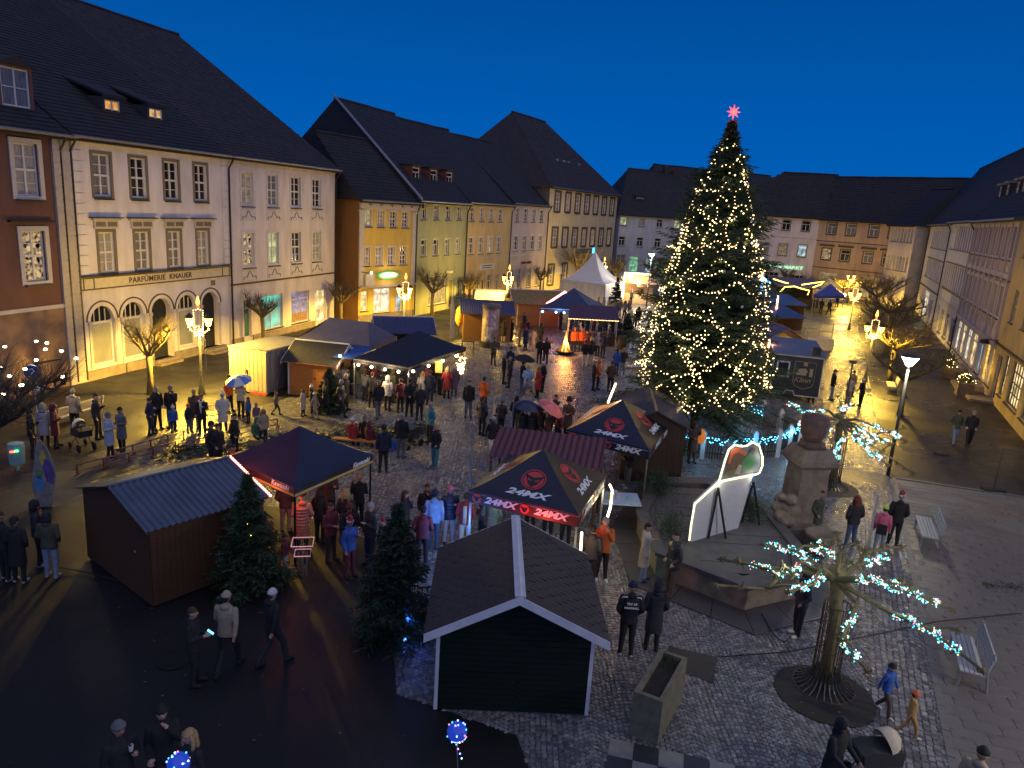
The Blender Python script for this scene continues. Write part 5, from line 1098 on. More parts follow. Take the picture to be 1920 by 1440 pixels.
Gazebo([(15.3, 79.5), (18.3, 79.0), (19.0, 82), (16, 82.6)], 2.3, 3.4, 'dark blue gazebo with blue lights right of the bright food stall', [TB2], val=.3)
b = MB(); rg = random.Random(2)
for k in range(26): b.ball((15.4 + rg.random() * 2.9, 78.9 + rg.random() * .3, 1.2 + rg.random() * 1.9), .09)
o = tag(b.build('blue_light_cluster', glow('led_ice', (.3, .75, 1), 7)), 'cluster of icy blue lights at the dark blue gazebo beside the fir', 'lights'); lamp('ice_glow', (16.5, 78.2, 2.0), (.25, .6, 1), 160, .2)
# --- stalls right of the fir
M_BR = mat('sheet_steel_blue', (.10, .13, .20), .35, metal=.3, var=.15); M_PUR = tarp('tarp_mauve', (.14, .10, .15)); M_TANW = wood('wood_pale', (.34, .22, .12))
def lean(org, rz, w, d, z0, z1, m, wm, label):
    o = thing('market_stall', label, 'stall', (org[0], org[1], 0), rz); b = MB(); b.prism([(-.1, -.2, z0), (w + .1, -.2, z0), (w + .1, d, z1), (-.1, d, z1)], (0, 0, .06)); b.build('roof', m, o)
    b = MB(); b.box(0, d - .1, 0, w, d, z1 - .02); b.box(0, .1, 0, .06, d, z0); b.box(w - .06, .1, 0, w, d, z0); b.box(.06, .1, 0, w - .06, .16, 1.0); b.build('wall', wm, o); return o
p = G(1447, 622); q_ = G(1512, 625); d = (q_ - p); rz = math.atan2(d.y, d.x); w = d.length
def at_roof(x0, y0, x1, y1, z): a_, c_ = G(x0, y0, z), G(x1, y1, z); return a_, (c_ - a_).length, math.atan2(c_.y - a_.y, c_.x - a_.x)
for (x0, y0, x1, y1, z, dp, m_, lab) in ((1447, 596, 1508, 597, 2.05, 3.2, M_BR, 'tan stall with a steel blue lean-to roof, nearer of the two right of the fir'), (1452, 572, 1512, 574, 2.2, 3.4, M_BR, 'stall with a steel blue roof right of the fir, a red tube at its left')):
    a_, w_, r_ = at_roof(x0, y0, x1, y1, z); lean(a_, r_, w_, dp, z, z + .7, m_, M_TANW, lab)
a_ = G(1420, 640); H5 = Hut((16.2, 47.6), (-.05, 1, 0), 3.0, 2.6 + .5, 2.1, 2.9, 'tan gabled stall with a mauve roof behind the black food trailer', M_TANW, M_PUR, roof='felt', ox=.3, oy=.3, off=.5)
H5.o.location = (19.6, 48.2, 0)
light_tube([G(1456, 578, 2.6), G(1459, 555, 3.2)], .08, glow('led_red_orange', (1, .35, .18), 8), 'upright red orange tube on the stall roof right of the fir')
light_tube([G(1441, 650, 2.6), G(1443, 637, 2.9)], .07, MATS['led_red_orange'], 'short red orange tube left above the black food trailer'); p = G(1441, 645, 2.7); lamp('tube_glow', (p.x, p.y - .4, 2.8), (1, .35, .15), 60, .1)
p = G(1457, 565, 2.9); lamp('tube_glow', (p.x - .2, p.y - .6, 2.9), (1, .3, .12), 180, .1)
Gazebo([tuple(G(*q)[:2]) for q in ((1398, 600), (1440, 605), (1462, 585), (1420, 580))], 2.2, 3.4, 'dark blue gazebo half hidden at the right flank of the fir', [TB2], val=.2)
Gazebo([tuple(G(x, y, 2.2)[:2]) for x, y in ((1526, 553), (1584, 554), (1577, 546), (1532, 545))], 2.2, 3.3, 'bright blue gazebo with a white lamp at its right corner near the far houses', [tarp('tarp_bright_blue', (.06, .08, .34))], val=.35)
a_ = G(1583, 553, 2.1); b = MB(); b.ball(tuple(a_), .2); tag(b.build('white_lamp', BW_), 'white lamp on the right corner of the bright blue gazebo', 'lamp'); lamp('white_glow', (a_.x, a_.y - .6, 2.0), (1, .8, .5), 250, .2)
ys = thing('yellow_light_stall', 'stall outlined with zigzag yellow light tubes in front of the lilac house', 'stall', tuple(G(1490, 575)[:2]) + (0,)); o_ = ys.location
b = MB(); b.prism([(-2.6, 0, 2.3), (3.0, 0, 2.3), (3.0, 3, 3.2), (-2.6, 3, 3.2)], (0, 0, .08)); b.build('roof', M_PUR, ys); b = MB(); b.box(-2.5, 2.8, 0, 2.9, 3, 3.1); b.box(-2.5, .2, 0, 2.9, .3, 1.0); b.build('wall', M_DKW, ys)
L1 = [(1460, 565), (1461, 549), (1472, 538), (1490, 537), (1502, 541), (1518, 545), (1514, 553)]; L2 = [(1450, 523), (1472, 530), (1478, 531)]; L3 = [(1503, 534), (1530, 530), (1545, 528), (1540, 533), (1524, 539)]
for k, L_ in enumerate((L1, L2, L3)):
    R_ = o_.length; 
    def onw(x, y, y_=o_.y): d_ = sight(x, y); t_ = (y_ - .15) / d_.y; return (d_.x * t_, y_ - .15, EYE + d_.z * t_)
    light_tube([onw(*q) for q in L_], .07, glow('led_yellow', (1, .8, .12), 3.5), ['wavy yellow light tube framing the stall front before the lilac house', 'short yellow light tube slanting at the left over the stall', 'looped yellow light tube stretched right towards the blue gazebo'][k])
light_tube([G(x, y, z) for x, y, z in ((1427, 545, 2.3), (1430, 521, 4.6), (1443, 531, 3.9))], .12, glow('led_blue_tube', (.15, .5, 1), 5), 'blue light tube bent to a roof shape behind the fir'); p = G(1430, 530, 3.5); lamp('blue_glow', tuple(p), (.2, .5, 1), 200, .2)
ct = thing('sales_counter', 'white framed drinks counter with pale cloths behind the food trailer', 'counter', tuple(G(1515, 655)[:2]) + (0,)); 
b = MB(); b.box(-.1, 0, 0, 2.0, .7, .9); b.build('base', mat('cloth_white', (.55, .5, .42), .7), ct)
for x in (-.1, .95, 2.0): b = MB(); b.box(x - .03, .6, .9, x + .03, .66, 2.1); b.build('post', M_WHITEWOOD, ct)
b = MB(); b.box(-.1, .58, 2.05, 2.0, .68, 2.12); b.box(-.1, .58, 1.4, 2.0, .68, 1.46); b.build('rail', M_WHITEWOOD, ct)
# --- food trailer
tr = thing('food_trailer', 'black food trailer with white edges, a round topped cream crest and a small window', 'trailer', (14.45, 40.0, 0), math.atan2(-.70, 2.5)); M_TRK = mat('trailer_black', (.022, .021, .022), .4, var=.1)
b = MB(); b.box(0, .0, .38, 2.62, 5.2, 2.62); b.build('body', M_TRK, tr)
b = MB(); b.prism([(-.05, -.05, 2.62), (2.67, -.05, 2.62), (2.67, 5.25, 2.75), (-.05, 5.25, 2.75)], (0, 0, .06)); b.build('roof', mat('trailer_roof', (.2, .2, .23), .35, metal=.2, var=.2), tr)
b = MB()
for x0, z0, x1, z1 in ((0, .36, .05, 2.62), (2.57, .36, 2.62, 2.62), (0, 2.56, 2.62, 2.62), (0, .36, .75, .41), (1.35, .36, 2.62, .41)): b.box(x0, -.03, z0, x1, 0, z1)
b.tube([(.75, -.02, .38), (.85, -.02, .62), (1.25, -.02, .62), (1.35, -.02, .38)], .03, 4); b.build('edge_trim', M_WHITEWOOD, tr)
for x in (.2, .2): pass
b = MB(); b.lathe([(.0, -.1), (.2, -.1), (.3, -.08), (.3, .08), (.2, .1), (.0, .1)], 16); w_ = b.build('wheel', mat('rubber', (.015, .015, .015), .8), tr); w_.rotation_euler = (0, math.pi / 2, 0); w_.location = (.12, 1.9, .3); w2 = link('wheel', w_.data, tr); w2.rotation_euler = w_.rotation_euler; w2.location = (2.5, 1.9, .3)
b = MB()
for x0, z0, x1, z1 in ((.2, 1.35, .28, 2.25), (.82, 1.35, .9, 2.25), (.28, 2.17, .82, 2.25), (.28, 1.35, .82, 1.43)): b.box(x0, -.05, z0, x1, 0, z1)
wf = b.build('window_frame', mat('frame_white_tr', (.65, .68, .72), .4), tr); b = MB(); b.box(.28, -.02, 1.43, .82, -.01, 2.17); b.build('window_pane', P_DARK, wf)
b = MB(); b.box(1.95, .15, 2.7, 2.4, .6, 3.1); b.build('roof_vent', M_DARKMETAL, tr)
M_CRM = mat('print_cream', (.42, .32, .19), .6, var=.05); b = MB(); b.tube([(1.15, -.015, 2.3), (1.15, -.015, 1.2), (1.25, -.015, .95), (1.7, -.015, .78), (2.15, -.015, .95), (2.25, -.015, 1.2), (2.25, -.015, 2.3), (1.15, -.015, 2.3)], .016, 4); cr = b.build('crest', M_CRM, tr)
b = MB(); b.prism([(1.25, -.012, 1.65), (1.4, -.012, 1.9), (1.75, -.012, 1.95), (1.88, -.012, 1.72), (1.8, -.012, 1.72), (1.8, -.012, 1.55), (1.25, -.012, 1.55)], (0, .01, 0)); b.prism([(1.95, -.012, 1.5), (2.12, -.012, 1.5), (2.12, -.012, 1.9), (2.16, -.012, 1.96), (1.91, -.012, 1.96), (1.95, -.012, 1.9)], (0, .01, 0)); b.box(1.6, -.012, 2.08, 1.8, -.002, 2.28); b.build('crest_drawing', M_CRM, cr)
text_on(cr, 'Klinn', 1.62, 1.28, .42, M_CRM, y=-.012, depth=.004, shear=.3)
# --- fire bowl
fb = thing('fire_bowl', 'log fire burning in a low iron bowl in the middle of the square', 'fire bowl', (3.45, 49.2, 0)); b = MB(); b.lathe([(.3, .0), (.62, .18), (.66, .3), (.6, .26), (.3, .1)], 20); b.build('bowl', M_DARKMETAL, fb)
for k in range(7): a_ = k * .9; b = MB(); b.tube([(.45 * math.cos(a_), .45 * math.sin(a_), .2), (.1 * math.cos(a_ + .4), .1 * math.sin(a_ + .4), .75)], .06, 6); b.build('log', mat('charred_log', (.03, .02, .015), .9, emit=(1, .25, .03), estr=.3), fb)
FIRE = lit('flame', (1, .36, .05), 2.6, .7, 4)
for k in range(9):
    a_ = k * 2.4; r = .04 + .22 * (k % 3) / 2; hgt = 1.45 - r * 3.2 + random.uniform(-.1, .15); x, y = r * math.cos(a_), r * math.sin(a_); b = MB(); b.tube([(x, y, .2), (x * 1.1, y * 1.1, .2 + hgt * .3), (x * .8 + .05, y * .8, .2 + hgt * .65), (x * .5, y * .5, .25 + hgt)], [.06, .10, .05, .006], 7); b.build('flame', FIRE, fb, smooth=True)
lamp('fire_light', (3.45, 49.0, .9), (1, .38, .08), 420, .3)
# --- small wooden standing barrels and bar tables
for (x, y, lab) in ((1165, 655, 'wooden barrel table right of the awning crowd'), (876, 668, 'small dark bar table at the edge of the light tangle')):
    p = G(x, y); b = MB()
    if 'barrel' in lab: b.lathe([(.28, 0), (.36, .35), (.36, .7), (.3, 1.0), (.0, 1.0)], 14); tag(b.build('barrel', M_BROWNW, loc=p), lab, 'barrel')
    else: b.box(-.45, -.2, .98, .45, .2, 1.03); b.box(-.4, -.02, 0, -.34, .04, .98); b.box(.34, -.02, 0, .4, .04, .98); tag(b.build('bar_table', M_DKW, loc=p), lab, 'table')
# ================================================================== lamps, trees, fountain, furniture
BULB_C = [glow('bulb_cyan', (.04, .75, .9), 1.9), glow('bulb_pink', (1, .22, .42), 1.8), glow('bulb_ice', (.45, .9, 1), 2.6), glow('bulb_gold', (1, .6, .16), 2.0)]
M_LANT = glow('lantern_sodium', (1, .58, .10), 6); M_CLED = glow('candle_led', (1, .74, .30), 4); M_FLR = glow('flame_led', (1, .42, .05), 5); M_POLE = mat('post_anthracite', (.05, .05, .052), .45, metal=.3, var=.1)
def lantern(parent, x, y, z):
    b = MB(); b.lathe([(.10, 0), (.19, .34), (.19, .36), (.0, .36)], 6, 0, (x, y, z)); o = b.build('lantern_glass', M_LANT, parent)
    b = MB(); b.lathe([(.23, .37), (.12, .52), (.03, .58), (.0, .66)], 6, 0, (x, y, z)); b.build('lantern_cap', M_DARKMETAL, o)
    b = MB()
    for k in range(6): w = k * math.pi / 3; b.tube([(x + .1 * math.cos(w), y + .1 * math.sin(w), z), (x + .195 * math.cos(w), y + .195 * math.sin(w), z + .36)], .012, 4)
    b.build('lantern_frame', M_DARKMETAL, o)
def candelabra(loc, rz, label, watts=1000, candle=True):
    t = thing('street_lamp', label, 'street lamp', loc, rz, 'old style street lamps with candle shaped light ornaments')
    b = MB(); b.lathe([(.16, 0), (.16, .1), (.10, .5), (.06, .8), (.05, 3.2), (.0, 3.25)], 10); b.build('post', M_POLE, t, smooth=True)
    for s_ in (-1, 1):
        b = MB(); b.tube([(0, 0, 2.9), (s_ * .2, 0, 2.95), (s_ * .38, 0, 3.1), (s_ * .4, 0, 3.3)], .025, 6); b.build('arm', M_DARKMETAL, t); lantern(t, s_ * .4, 0, 3.3)
    if candle:
        fr = MB(); y = -.2; pts = [(-.16, 2.95), (-.2, 3.5), (-.2, 4.05), (0, 4.12), (.2, 4.05), (.2, 3.5), (.16, 2.95), (0, 2.85)]
        P = [(x, y, z) for x, z in pts]; fr.tube(P + [P[0]], .012, 4); fr.tube([(.22, y, 2.85), (.26, y, 2.3), (.26, y, 1.2)], .015, 4); fr.tube([(.02, y, 2.9), (.02, y, 1.2)], .015, 4); f_ = fr.build('candle_frame', M_ALU, t)
        bb = MB()
        for i in range(len(P)):
            a_, c_ = Vector(P[i]), Vector(P[(i + 1) % len(P)]); n_ = max(2, int((c_ - a_).length / .11))
            for k in range(n_): p = a_.lerp(c_, k / n_); bb.ball(tuple(p), .028, 6, 4)
        for k in range(14): bb.ball((random.uniform(-.5, .5) * (1 if k % 2 else .5), y - .03, random.uniform(2.85, 3.35)), .03, 6, 4)
        stuff(bb.build('bulb', M_CLED, f_)); b = MB(); b.tube([(0, y, 4.15), (0, y, 4.3)], .06, 8); b.build('candle_wick', mat('wick_red', (.5, .08, .03), .5, emit=(1, .2, .05), estr=1.5), f_)
        b = MB(); b.tube([(0, y, 4.3), (0, y, 4.42), (0, y, 4.56), (0, y, 4.72)], [.05, .085, .06, .01], 8); b.build('candle_flame', M_FLR, f_, smooth=True)
    for s_ in (-1, 1):      # the caps send most of the light down and sideways
        lamp('lamp_light', (s_ * .4, -.02, 3.12), SODIUM, watts * .65, .14, t); lamp('lamp_light', (s_ * .4, -.02, 3.16), SODIUM, watts * 2.7, .14, t, 'SPOT', (0, 0, 0), 172)
    return t
LAMPS = [((-14.7, 33.4), .3, 'candle ornament street lamp in front of the arched perfumery', 1150), ((-7.9, 50.9), .5, 'candle ornament street lamp in front of the yellow house', 1000), ((-.95, 64.8), .5, 'candle ornament street lamp before the ochre house, behind the white van', 950), ((9.75, 86.2), .5, 'candle ornament street lamp at the cream house, behind the pagoda tent', 900), ((22.8, 46.3), -.4, 'nearer of the two candle ornament street lamps on the right hand side', 520), ((32.6, 71.2), -.4, 'farther of the two candle ornament street lamps on the right hand side', 560)]
for (p, rz, lb, w) in LAMPS: candelabra((p[0], p[1], 0), rz, lb, w)
candelabra((44.2, 98.5, 0), 0, 'old style street lamp without ornament in front of the orange houses', 1000, candle=False)
M_HEAD = glow('lamp_head_white', (1, .93, .70), 16)
def modern(loc, label, H_=4.75, watts=600, col=(1, .84, .56)):
    t = thing('street_lamp', label, 'street lamp', loc, 0); b = MB(); b.tube([(0, 0, 0), (0, 0, H_ - .15)], [.075, .05], 8); b.build('post', M_POLE, t, smooth=True)
    b = MB(); b.lathe([(.10, H_ - .22), (.32, H_ + .12), (.0, H_ + .12)], 16); b.build('lamp_head', M_HEAD, t); b = MB(); b.lathe([(.35, H_ + .13), (.34, H_ + .17), (.0, H_ + .24)], 16); b.build('lamp_cover', M_POLE, t)
    lamp('lamp_light', (0, 0, H_ - .35), col, watts, .15, t); return t
modern((15.35, 27.95, 0), 'modern street lamp with a glowing funnel head at the edge of the right hand slabs', 4.75, 560)
p = G(1222, 478, 5.6); modern((p.x, p.y, 0), 'white funnel street lamp in front of the bluish white house', 5.6, 700, (1, .95, .8))
modern((15.5, 8.6, 0), 'modern street lamp beyond the lower right edge', 5.2, 2000, (1, .86, .64))
# ---- bare pollards
M_BARK = mat('bark_plane', (.18, .14, .055), .85, var=.4, scale=9, bump=.5, bscale=25); M_TWIG = mat('twig_bark', (.10, .072, .04), .85, var=.2); M_BARKD = mat('bark_dark', (.06, .048, .035), .9, var=.3, scale=9, bump=.5)
def pollard_mesh(seed, H_=1.9, spread=1.4, limbs=7, rise=1.0, tw=12, twl=.65, sub=3, fine=1.0):
    rg = random.Random(seed); a = MB(); t = MB()
    a.tube([(0, 0, 0), (.03, .02, H_ * .5), (0, .04, H_)], [.17, .12, .14], 9)
    for i in range(limbs):
        w = 2 * math.pi * i / limbs + rg.uniform(-.3, .3); r = spread * rg.uniform(.7, 1.1); z1 = H_ + rise * rg.uniform(.45, 1.15)
        P = [Vector((0, .04, H_ - .1)), Vector((math.cos(w) * r * .35, math.sin(w) * r * .35, H_ + (z1 - H_) * .25)), Vector((math.cos(w + .1) * r * .7, math.sin(w + .1) * r * .7, H_ + (z1 - H_) * .6)), Vector((math.cos(w) * r, math.sin(w) * r, z1))]
        a.tube(P, [.10, .07, .055, .05], 6)
        kn = [(P[3], .085), (P[2], .06)]
        for s_ in range(sub):
            q = P[1 + s_ % 2].lerp(P[2 + s_ % 2], rg.random()); e = q + Vector((rg.uniform(-.5, .5), rg.uniform(-.5, .5), rg.uniform(.15, .55))) * spread * .45; a.tube([q, q.lerp(e, .5) + Vector((0, 0, -.04)), e], [.045, .035, .035], 5); kn.append((e, .06))
        for (q, kr) in kn:
            a.ball(tuple(q), kr, 6, 4)
            for k in range(int(tw * rg.uniform(.6, 1.2))):
                d = Vector((rg.gauss(0, .5), rg.gauss(0, .5), rg.uniform(.1, 1))).normalized() + Vector((math.cos(w), math.sin(w), 0)) * .35; L_ = twl * rg.uniform(.5, 1.25); m_ = q + d * L_ * .5 + Vector((rg.gauss(0, .04), rg.gauss(0, .04), 0)); e = q + d * L_ + Vector((0, 0, .08))
                t.tube([q, m_, e], [.011 * fine, .008 * fine, .004 * fine], 3, cap=False)
    return a, t
def pollards(cfg, bark, tags, **k):
    for (p, sc, rz, lb), sd in tags:
        key = (cfg, sd)
        if key not in WIN:
            a, t = pollard_mesh(sd, **k); WIN[key] = (a.mesh('trunk', bark, True), t.mesh('twigs', M_TWIG))
        o = thing('bare_tree', lb, 'tree', (p[0], p[1], 0), rz, 'pollarded bare trees round the square'); tr_ = link('trunk', WIN[key][0], o, scale=sc); tw_ = stuff(link('twigs', WIN[key][1], o, scale=sc))
pollards('L', M_BARK, [(((-16.9, 32.9), 1.0, 0, 'bare pollarded tree in front of the perfumery arches, golden in the lamp light'), 1), (((-16.3, 46.4), .95, 1, 'dark bare tree in front of the teal lit shop window'), 2), (((-13.3, 55.0), .95, 2, 'dark bare tree at the corner of the brown side wall of the yellow house'), 3),
    (((-7.2, 62.0), 1.15, 3, 'bare tree in front of the sage green house'), 1), (((-4.6, 69.5), .95, 4, 'slim bare tree between the sage green and the ochre house'), 2), (((2.5, 83.5), .95, .5, 'small bare tree in front of the mauve house'), 3), (((7.2, 90.5), 1.55, 1.5, 'big dark bare tree rising behind the left side of the pagoda tent'), 2), (((12.2, 92), 1.2, 1.8, 'bare tree behind the right side of the pagoda tent'), 1), (((17.5, 96), 1.3, 2.2, 'bushy bare tree in front of the bluish white house'), 3), (((37.4, 103), 1.1, 2.2, 'bare tree half behind the fir before the lilac house'), 1)], limbs=7, H_=1.9, rise=1.25, spread=1.15, tw=13, twl=.6)
pollards('R', M_BARK, [(((21.0, 38.2), 1.0, .4, 'largest bare tree with snaking limbs behind the modern lamp at the bench'), 11), (((25.0, 47.5), 1.1, 1.4, 'bare tree behind the nearer candle lamp on the right'), 12), (((29.6, 57.5), 1.15, 2.3, 'bare tree in the middle of the right hand row'), 11), (((34.5, 67.5), 1.2, 3.3, 'bare tree beside the farther candle lamp on the right'), 12), (((40, 82), 1.3, 0, 'bare tree towards the far end of the right hand row'), 11), (((43.5, 98.5), .95, 2, 'bare tree in front of the left orange house'), 12), (((40, 100), .9, 4, 'bare tree at the seam between lilac and orange house'), 11), (((47.5, 99), 1.05, 4, 'bare tree in front of the darker orange house'), 12)], limbs=10, H_=2.0, rise=1.2, spread=2.1, tw=7, twl=.7, sub=4, fine=.95)
# tree with hanging star lamps at the left edge
o = thing('bare_tree', 'dark tree at the left edge hung with white star shaped lamps', 'tree', (-15.6, 20.6, 0)); a, t = pollard_mesh(31, H_=2.1, spread=2.3, limbs=9, rise=1.3, tw=16, twl=.7, sub=4, fine=1.2); link('trunk', a.mesh('trunk', M_BARKD, True), o); stuff(link('twigs', t.mesh('twigs', M_TWIG), o))
b = MB(); SP = [(9, 650), (47, 692), (18, 705), (40, 722), (68, 675), (88, 643), (115, 658), (143, 672), (117, 706), (68, 640), (0, 690), (85, 655), (5, 740)]
for i, (x, y) in enumerate(SP): p = G(x, y, 3.15 + .1 * (i % 4)); b.ball(tuple(p), .055, 6, 4, 0, (1.3, 1.3, .8))
so = tag(b.build('star_lamps', glow('star_white', (1, .92, .66), 14)), 'thirteen white star lamps hanging in the tree at the left edge', 'lights')
p = G(68, 670, 3.2); lamp('star_glow', tuple(p), (1, .85, .6), 70, .3)
# ---- fir branches as strips of needles
def fir_arrays(H_, z0, R0, pw, nb, rng, twn=12, trunk_h=0.0, nl=.085, top=.05, irr=.15, twl=.30, upturn=.12):
    T = []
    for i in range(nb):
        f = (i + rng.random()) / nb; f = 1 - (1 - f) ** 1.0; z = z0 + (H_ - z0) * f; t = (z - z0) / (H_ - z0)
        a = rng.uniform(0, 2 * math.pi); L_ = max(.05 + .02 * R0, R0 * (1 - t ** pw) * rng.uniform(1 - irr * 1.6, 1 + irr) * (1 + irr * .7 * math.sin(a * 3 + z * 2.3) + irr * .5 * math.sin(z * 5.1 + a)))
        n = max(3, int(twn * L_ / R0) + 2); s = (np.arange(n) + .6) / n; drop = -.28 * L_ * (1 - t) * s ** 1.2 + upturn * L_ * s ** 3 + .35 * L_ * t * s
        P = np.stack([np.cos(a) * L_ * s, np.sin(a) * L_ * s, z + drop], 1); da = np.array([math.cos(a), math.sin(a), -.1])
        sd = np.array([-math.sin(a), math.cos(a), 0])
        # woody stem
        T.append(np.array([[0, 0, z], P[-1] + da * .1, P[n // 2] + np.array([0, 0, .03])])[None])
        for sg in (-1, 1):
            tl = twl * min(1, L_ / (.35 * R0) + .12) * (1.15 - s * .75) * rng.uniform(.7, 1.2, n) * (0.35 + min(1, L_ / 1.2)); d = da[None] * .75 + sd[None] * sg + np.array([0, 0, -.22])[None] + rng.normal(0, .12, (n, 3)); d /= np.linalg.norm(d, axis=1)[:, None]
            for j in range(5):
                q = (j + .3) / 5; B_ = P + d * (tl * q)[:, None]; nd = d + rng.normal(0, .55, (n, 3)); nd /= np.linalg.norm(nd, axis=1)[:, None]; w = np.cross(nd, rng.normal(0, 1, (n, 3))); w /= np.linalg.norm(w, axis=1)[:, None] + 1e-9
                ln = nl * rng.uniform(.8, 1.7, n)[:, None]; T.append(np.stack([B_ - w * .014, B_ + w * .014, B_ + nd * ln], 1)); T.append(np.stack([B_ - w * .02, B_ + w * .02 , B_ + d * ln * 1.1 - nd * .01], 1))
            T.append(np.stack([P, P + d * tl[:, None], P + d * (tl * .6)[:, None] + np.array([0, 0, .025])], 1))
    T = np.concatenate(T); n = len(T); return T.reshape(-1, 3), np.arange(n * 3).reshape(-1, 3)
M_NEED = mat('fir_needles', (.028, .058, .022), .6, var=.35, scale=1.2, island=.55); M_NEED2 = mat('fir_needles_dark', (.016, .036, .018), .6, var=.35, scale=2, island=.5)
def fir(loc, H_, z0, R0, pw, nb, label, m, seed=5, parentlab='fir', **k):
    rng = np.random.default_rng(seed); o = thing('fir_tree', label, 'fir tree', loc); V_, F_ = fir_arrays(H_, z0, R0, pw, nb, rng, **k); stuff(link('crown', fast_mesh('crown', V_, F_, m), o))
    b = MB(); b.tube([(0, 0, 0), (0, 0, H_ * .5), (0, 0, H_)], [.03 * H_ * .45 + .02, .02 * H_ * .4, .008], 8); b.build('trunk', M_BARKD, o); return o
TX, TY, TH = 8.2, 31.2, 13.45
big = fir((TX, TY, 0), TH, 1.7, 3.05, 1.65, 1700, 'huge dark fir towering over the square, wound with warm white light chains', M_NEED, twn=17, nl=.12, irr=.22, twl=.5)
b = MB(); rg = random.Random(12); RINGS = []
def prof(z): t = max(0, (z - 1.7) / (TH - 1.7)); return 3.0 * (1 - t ** 1.65) * min(1, .74 + .26 * (z - 1.7) / 1.3)
z = 1.95; lev = 0
while z < TH - .5:
    R_ = prof(z); n = max(8, int(2 * math.pi * R_ / .15)); k_ = rg.choice((3, 4, 5, 6, 7)); ph = rg.random() * 6; amp = rg.uniform(.25, .95) * min(1, R_ / 1.5); skip = rg.uniform(0, 6.28)
    for i in range(n):
        w = 2 * math.pi * i / n
        if abs((w - skip + math.pi) % (2 * math.pi) - math.pi) < .35: continue
        zz = z + .6 * (i / n) - amp * abs(math.sin(w * k_ / 2 + ph)); r = prof(zz) * (.93 + .09 * math.sin(w * 3 + lev) + .05 * math.sin(w * 7 + lev * 2)) + rg.gauss(0, .08); RINGS.append((r * math.cos(w), r * math.sin(w), zz + rg.gauss(0, .05)))
    z += rg.uniform(.42, .62); lev += 1
for c_ in range(30):
    w = rg.uniform(0, 6.28); za = rg.uniform(3, 12); 
    for i in range(14): zz = za - i * .14; r = prof(zz) * .98; w += .05 * math.sin(i * .4 + c_); RINGS.append((r * math.cos(w), r * math.sin(w), zz))
for (x, y, z) in RINGS: b.ball((x, y, z), rg.choice((.022, .027, .034)), 5, 3)
ch = tag(b.build('string_lights', glow('fir_bulb', (1, .68, .28), 5)), 'warm white light chains looped all over the huge fir', 'lights'); ch.location = (TX, TY, 0)
for i in range(0, len(RINGS), max(1, len(RINGS) // 46)): x, y, z = RINGS[i]; lamp('chain_light', (TX + x * 1.03, TY + y * 1.03, z), (1, .7, .36), 6.5, .05)
b = MB(); rg = random.Random(3)
for i in range(34):
    z = rg.uniform(2.2, 12.5); w = rg.uniform(0, 6.28); r = prof(z) * .97; b.ball((r * math.cos(w), r * math.sin(w), z), .075, 8, 6)
bl = tag(b.build('baubles', mat('bauble_silver', (.5, .5, .52), .15, metal=.9, var=0)), 'silver baubles hanging in the huge fir', 'baubles'); bl.location = (TX, TY, 0)
b = MB(); ctr = (0, 0); P = []
for i in range(16):
    r = .29 if i % 2 == 0 else .11; w = math.pi * i / 8; P.append((r * math.cos(w), 0, r * math.sin(w)))
for i in range(16): b.add([P[i], P[(i + 1) % 16], (0, -.12, 0), (0, .12, 0)], [(0, 1, 2), (1, 0, 3)])
b.tube([(0, 0, -.55), (0, 0, -.1)], .02); sr = tag(b.build('tree_star', glow('star_red', (1, .05, .055), 2.2), loc=(TX, TY, TH + .38)), 'glowing red star on top of the huge fir', 'star'); lamp('star_red_glow', (TX, TY - .3, TH + .3), (1, .1, .1), 20, .1)
fir((-6.15, 16.3, 0), 2.95, .15, .95, 1.25, 270, 'small fir with a few yellow bulbs beside the brown hut', M_NEED, 8, twn=8, nl=.075, twl=.30)
b = MB(); 
for (x, y) in ((453, 948), (463, 952), (466, 960), (465, 967), (463, 983), (470, 1004), (457, 944)): b.ball(tuple(G(x, y, 1.6 + (990 - y) * .006) + Vector((0, -.0, 0))), .022, 6, 4)
tag(b.build('fir_bulbs', glow('fir_bulb2', (1, .62, .15), 9)), 'few yellow bulbs on the small fir beside the brown hut', 'lights')
fir((-2.3, 14.75, 0), 3.1, .15, 1.0, 1.25, 300, 'unlit dark fir beside the green hut', M_NEED2, 9, twn=8, nl=.075, twl=.30)
fir((-8.3, 32.1, 0), 1.95, .1, .8, 1.2, 260, 'small unlit fir at the corner of the orange hut', M_NEED, 10, twn=8, nl=.07, twl=.24)
fir((10.3, 76.6, 0), 3.2, .2, .9, 1.2, 160, 'slim fir standing before the front corner of the pagoda tent', M_NEED2, 13, twn=8, nl=.09)
fir((9.0, 58.4, 0), 1.9, .1, .7, 1.2, 120, 'low fir right of the navy gazebo near the crowd', M_NEED2, 14, twn=7, nl=.09)
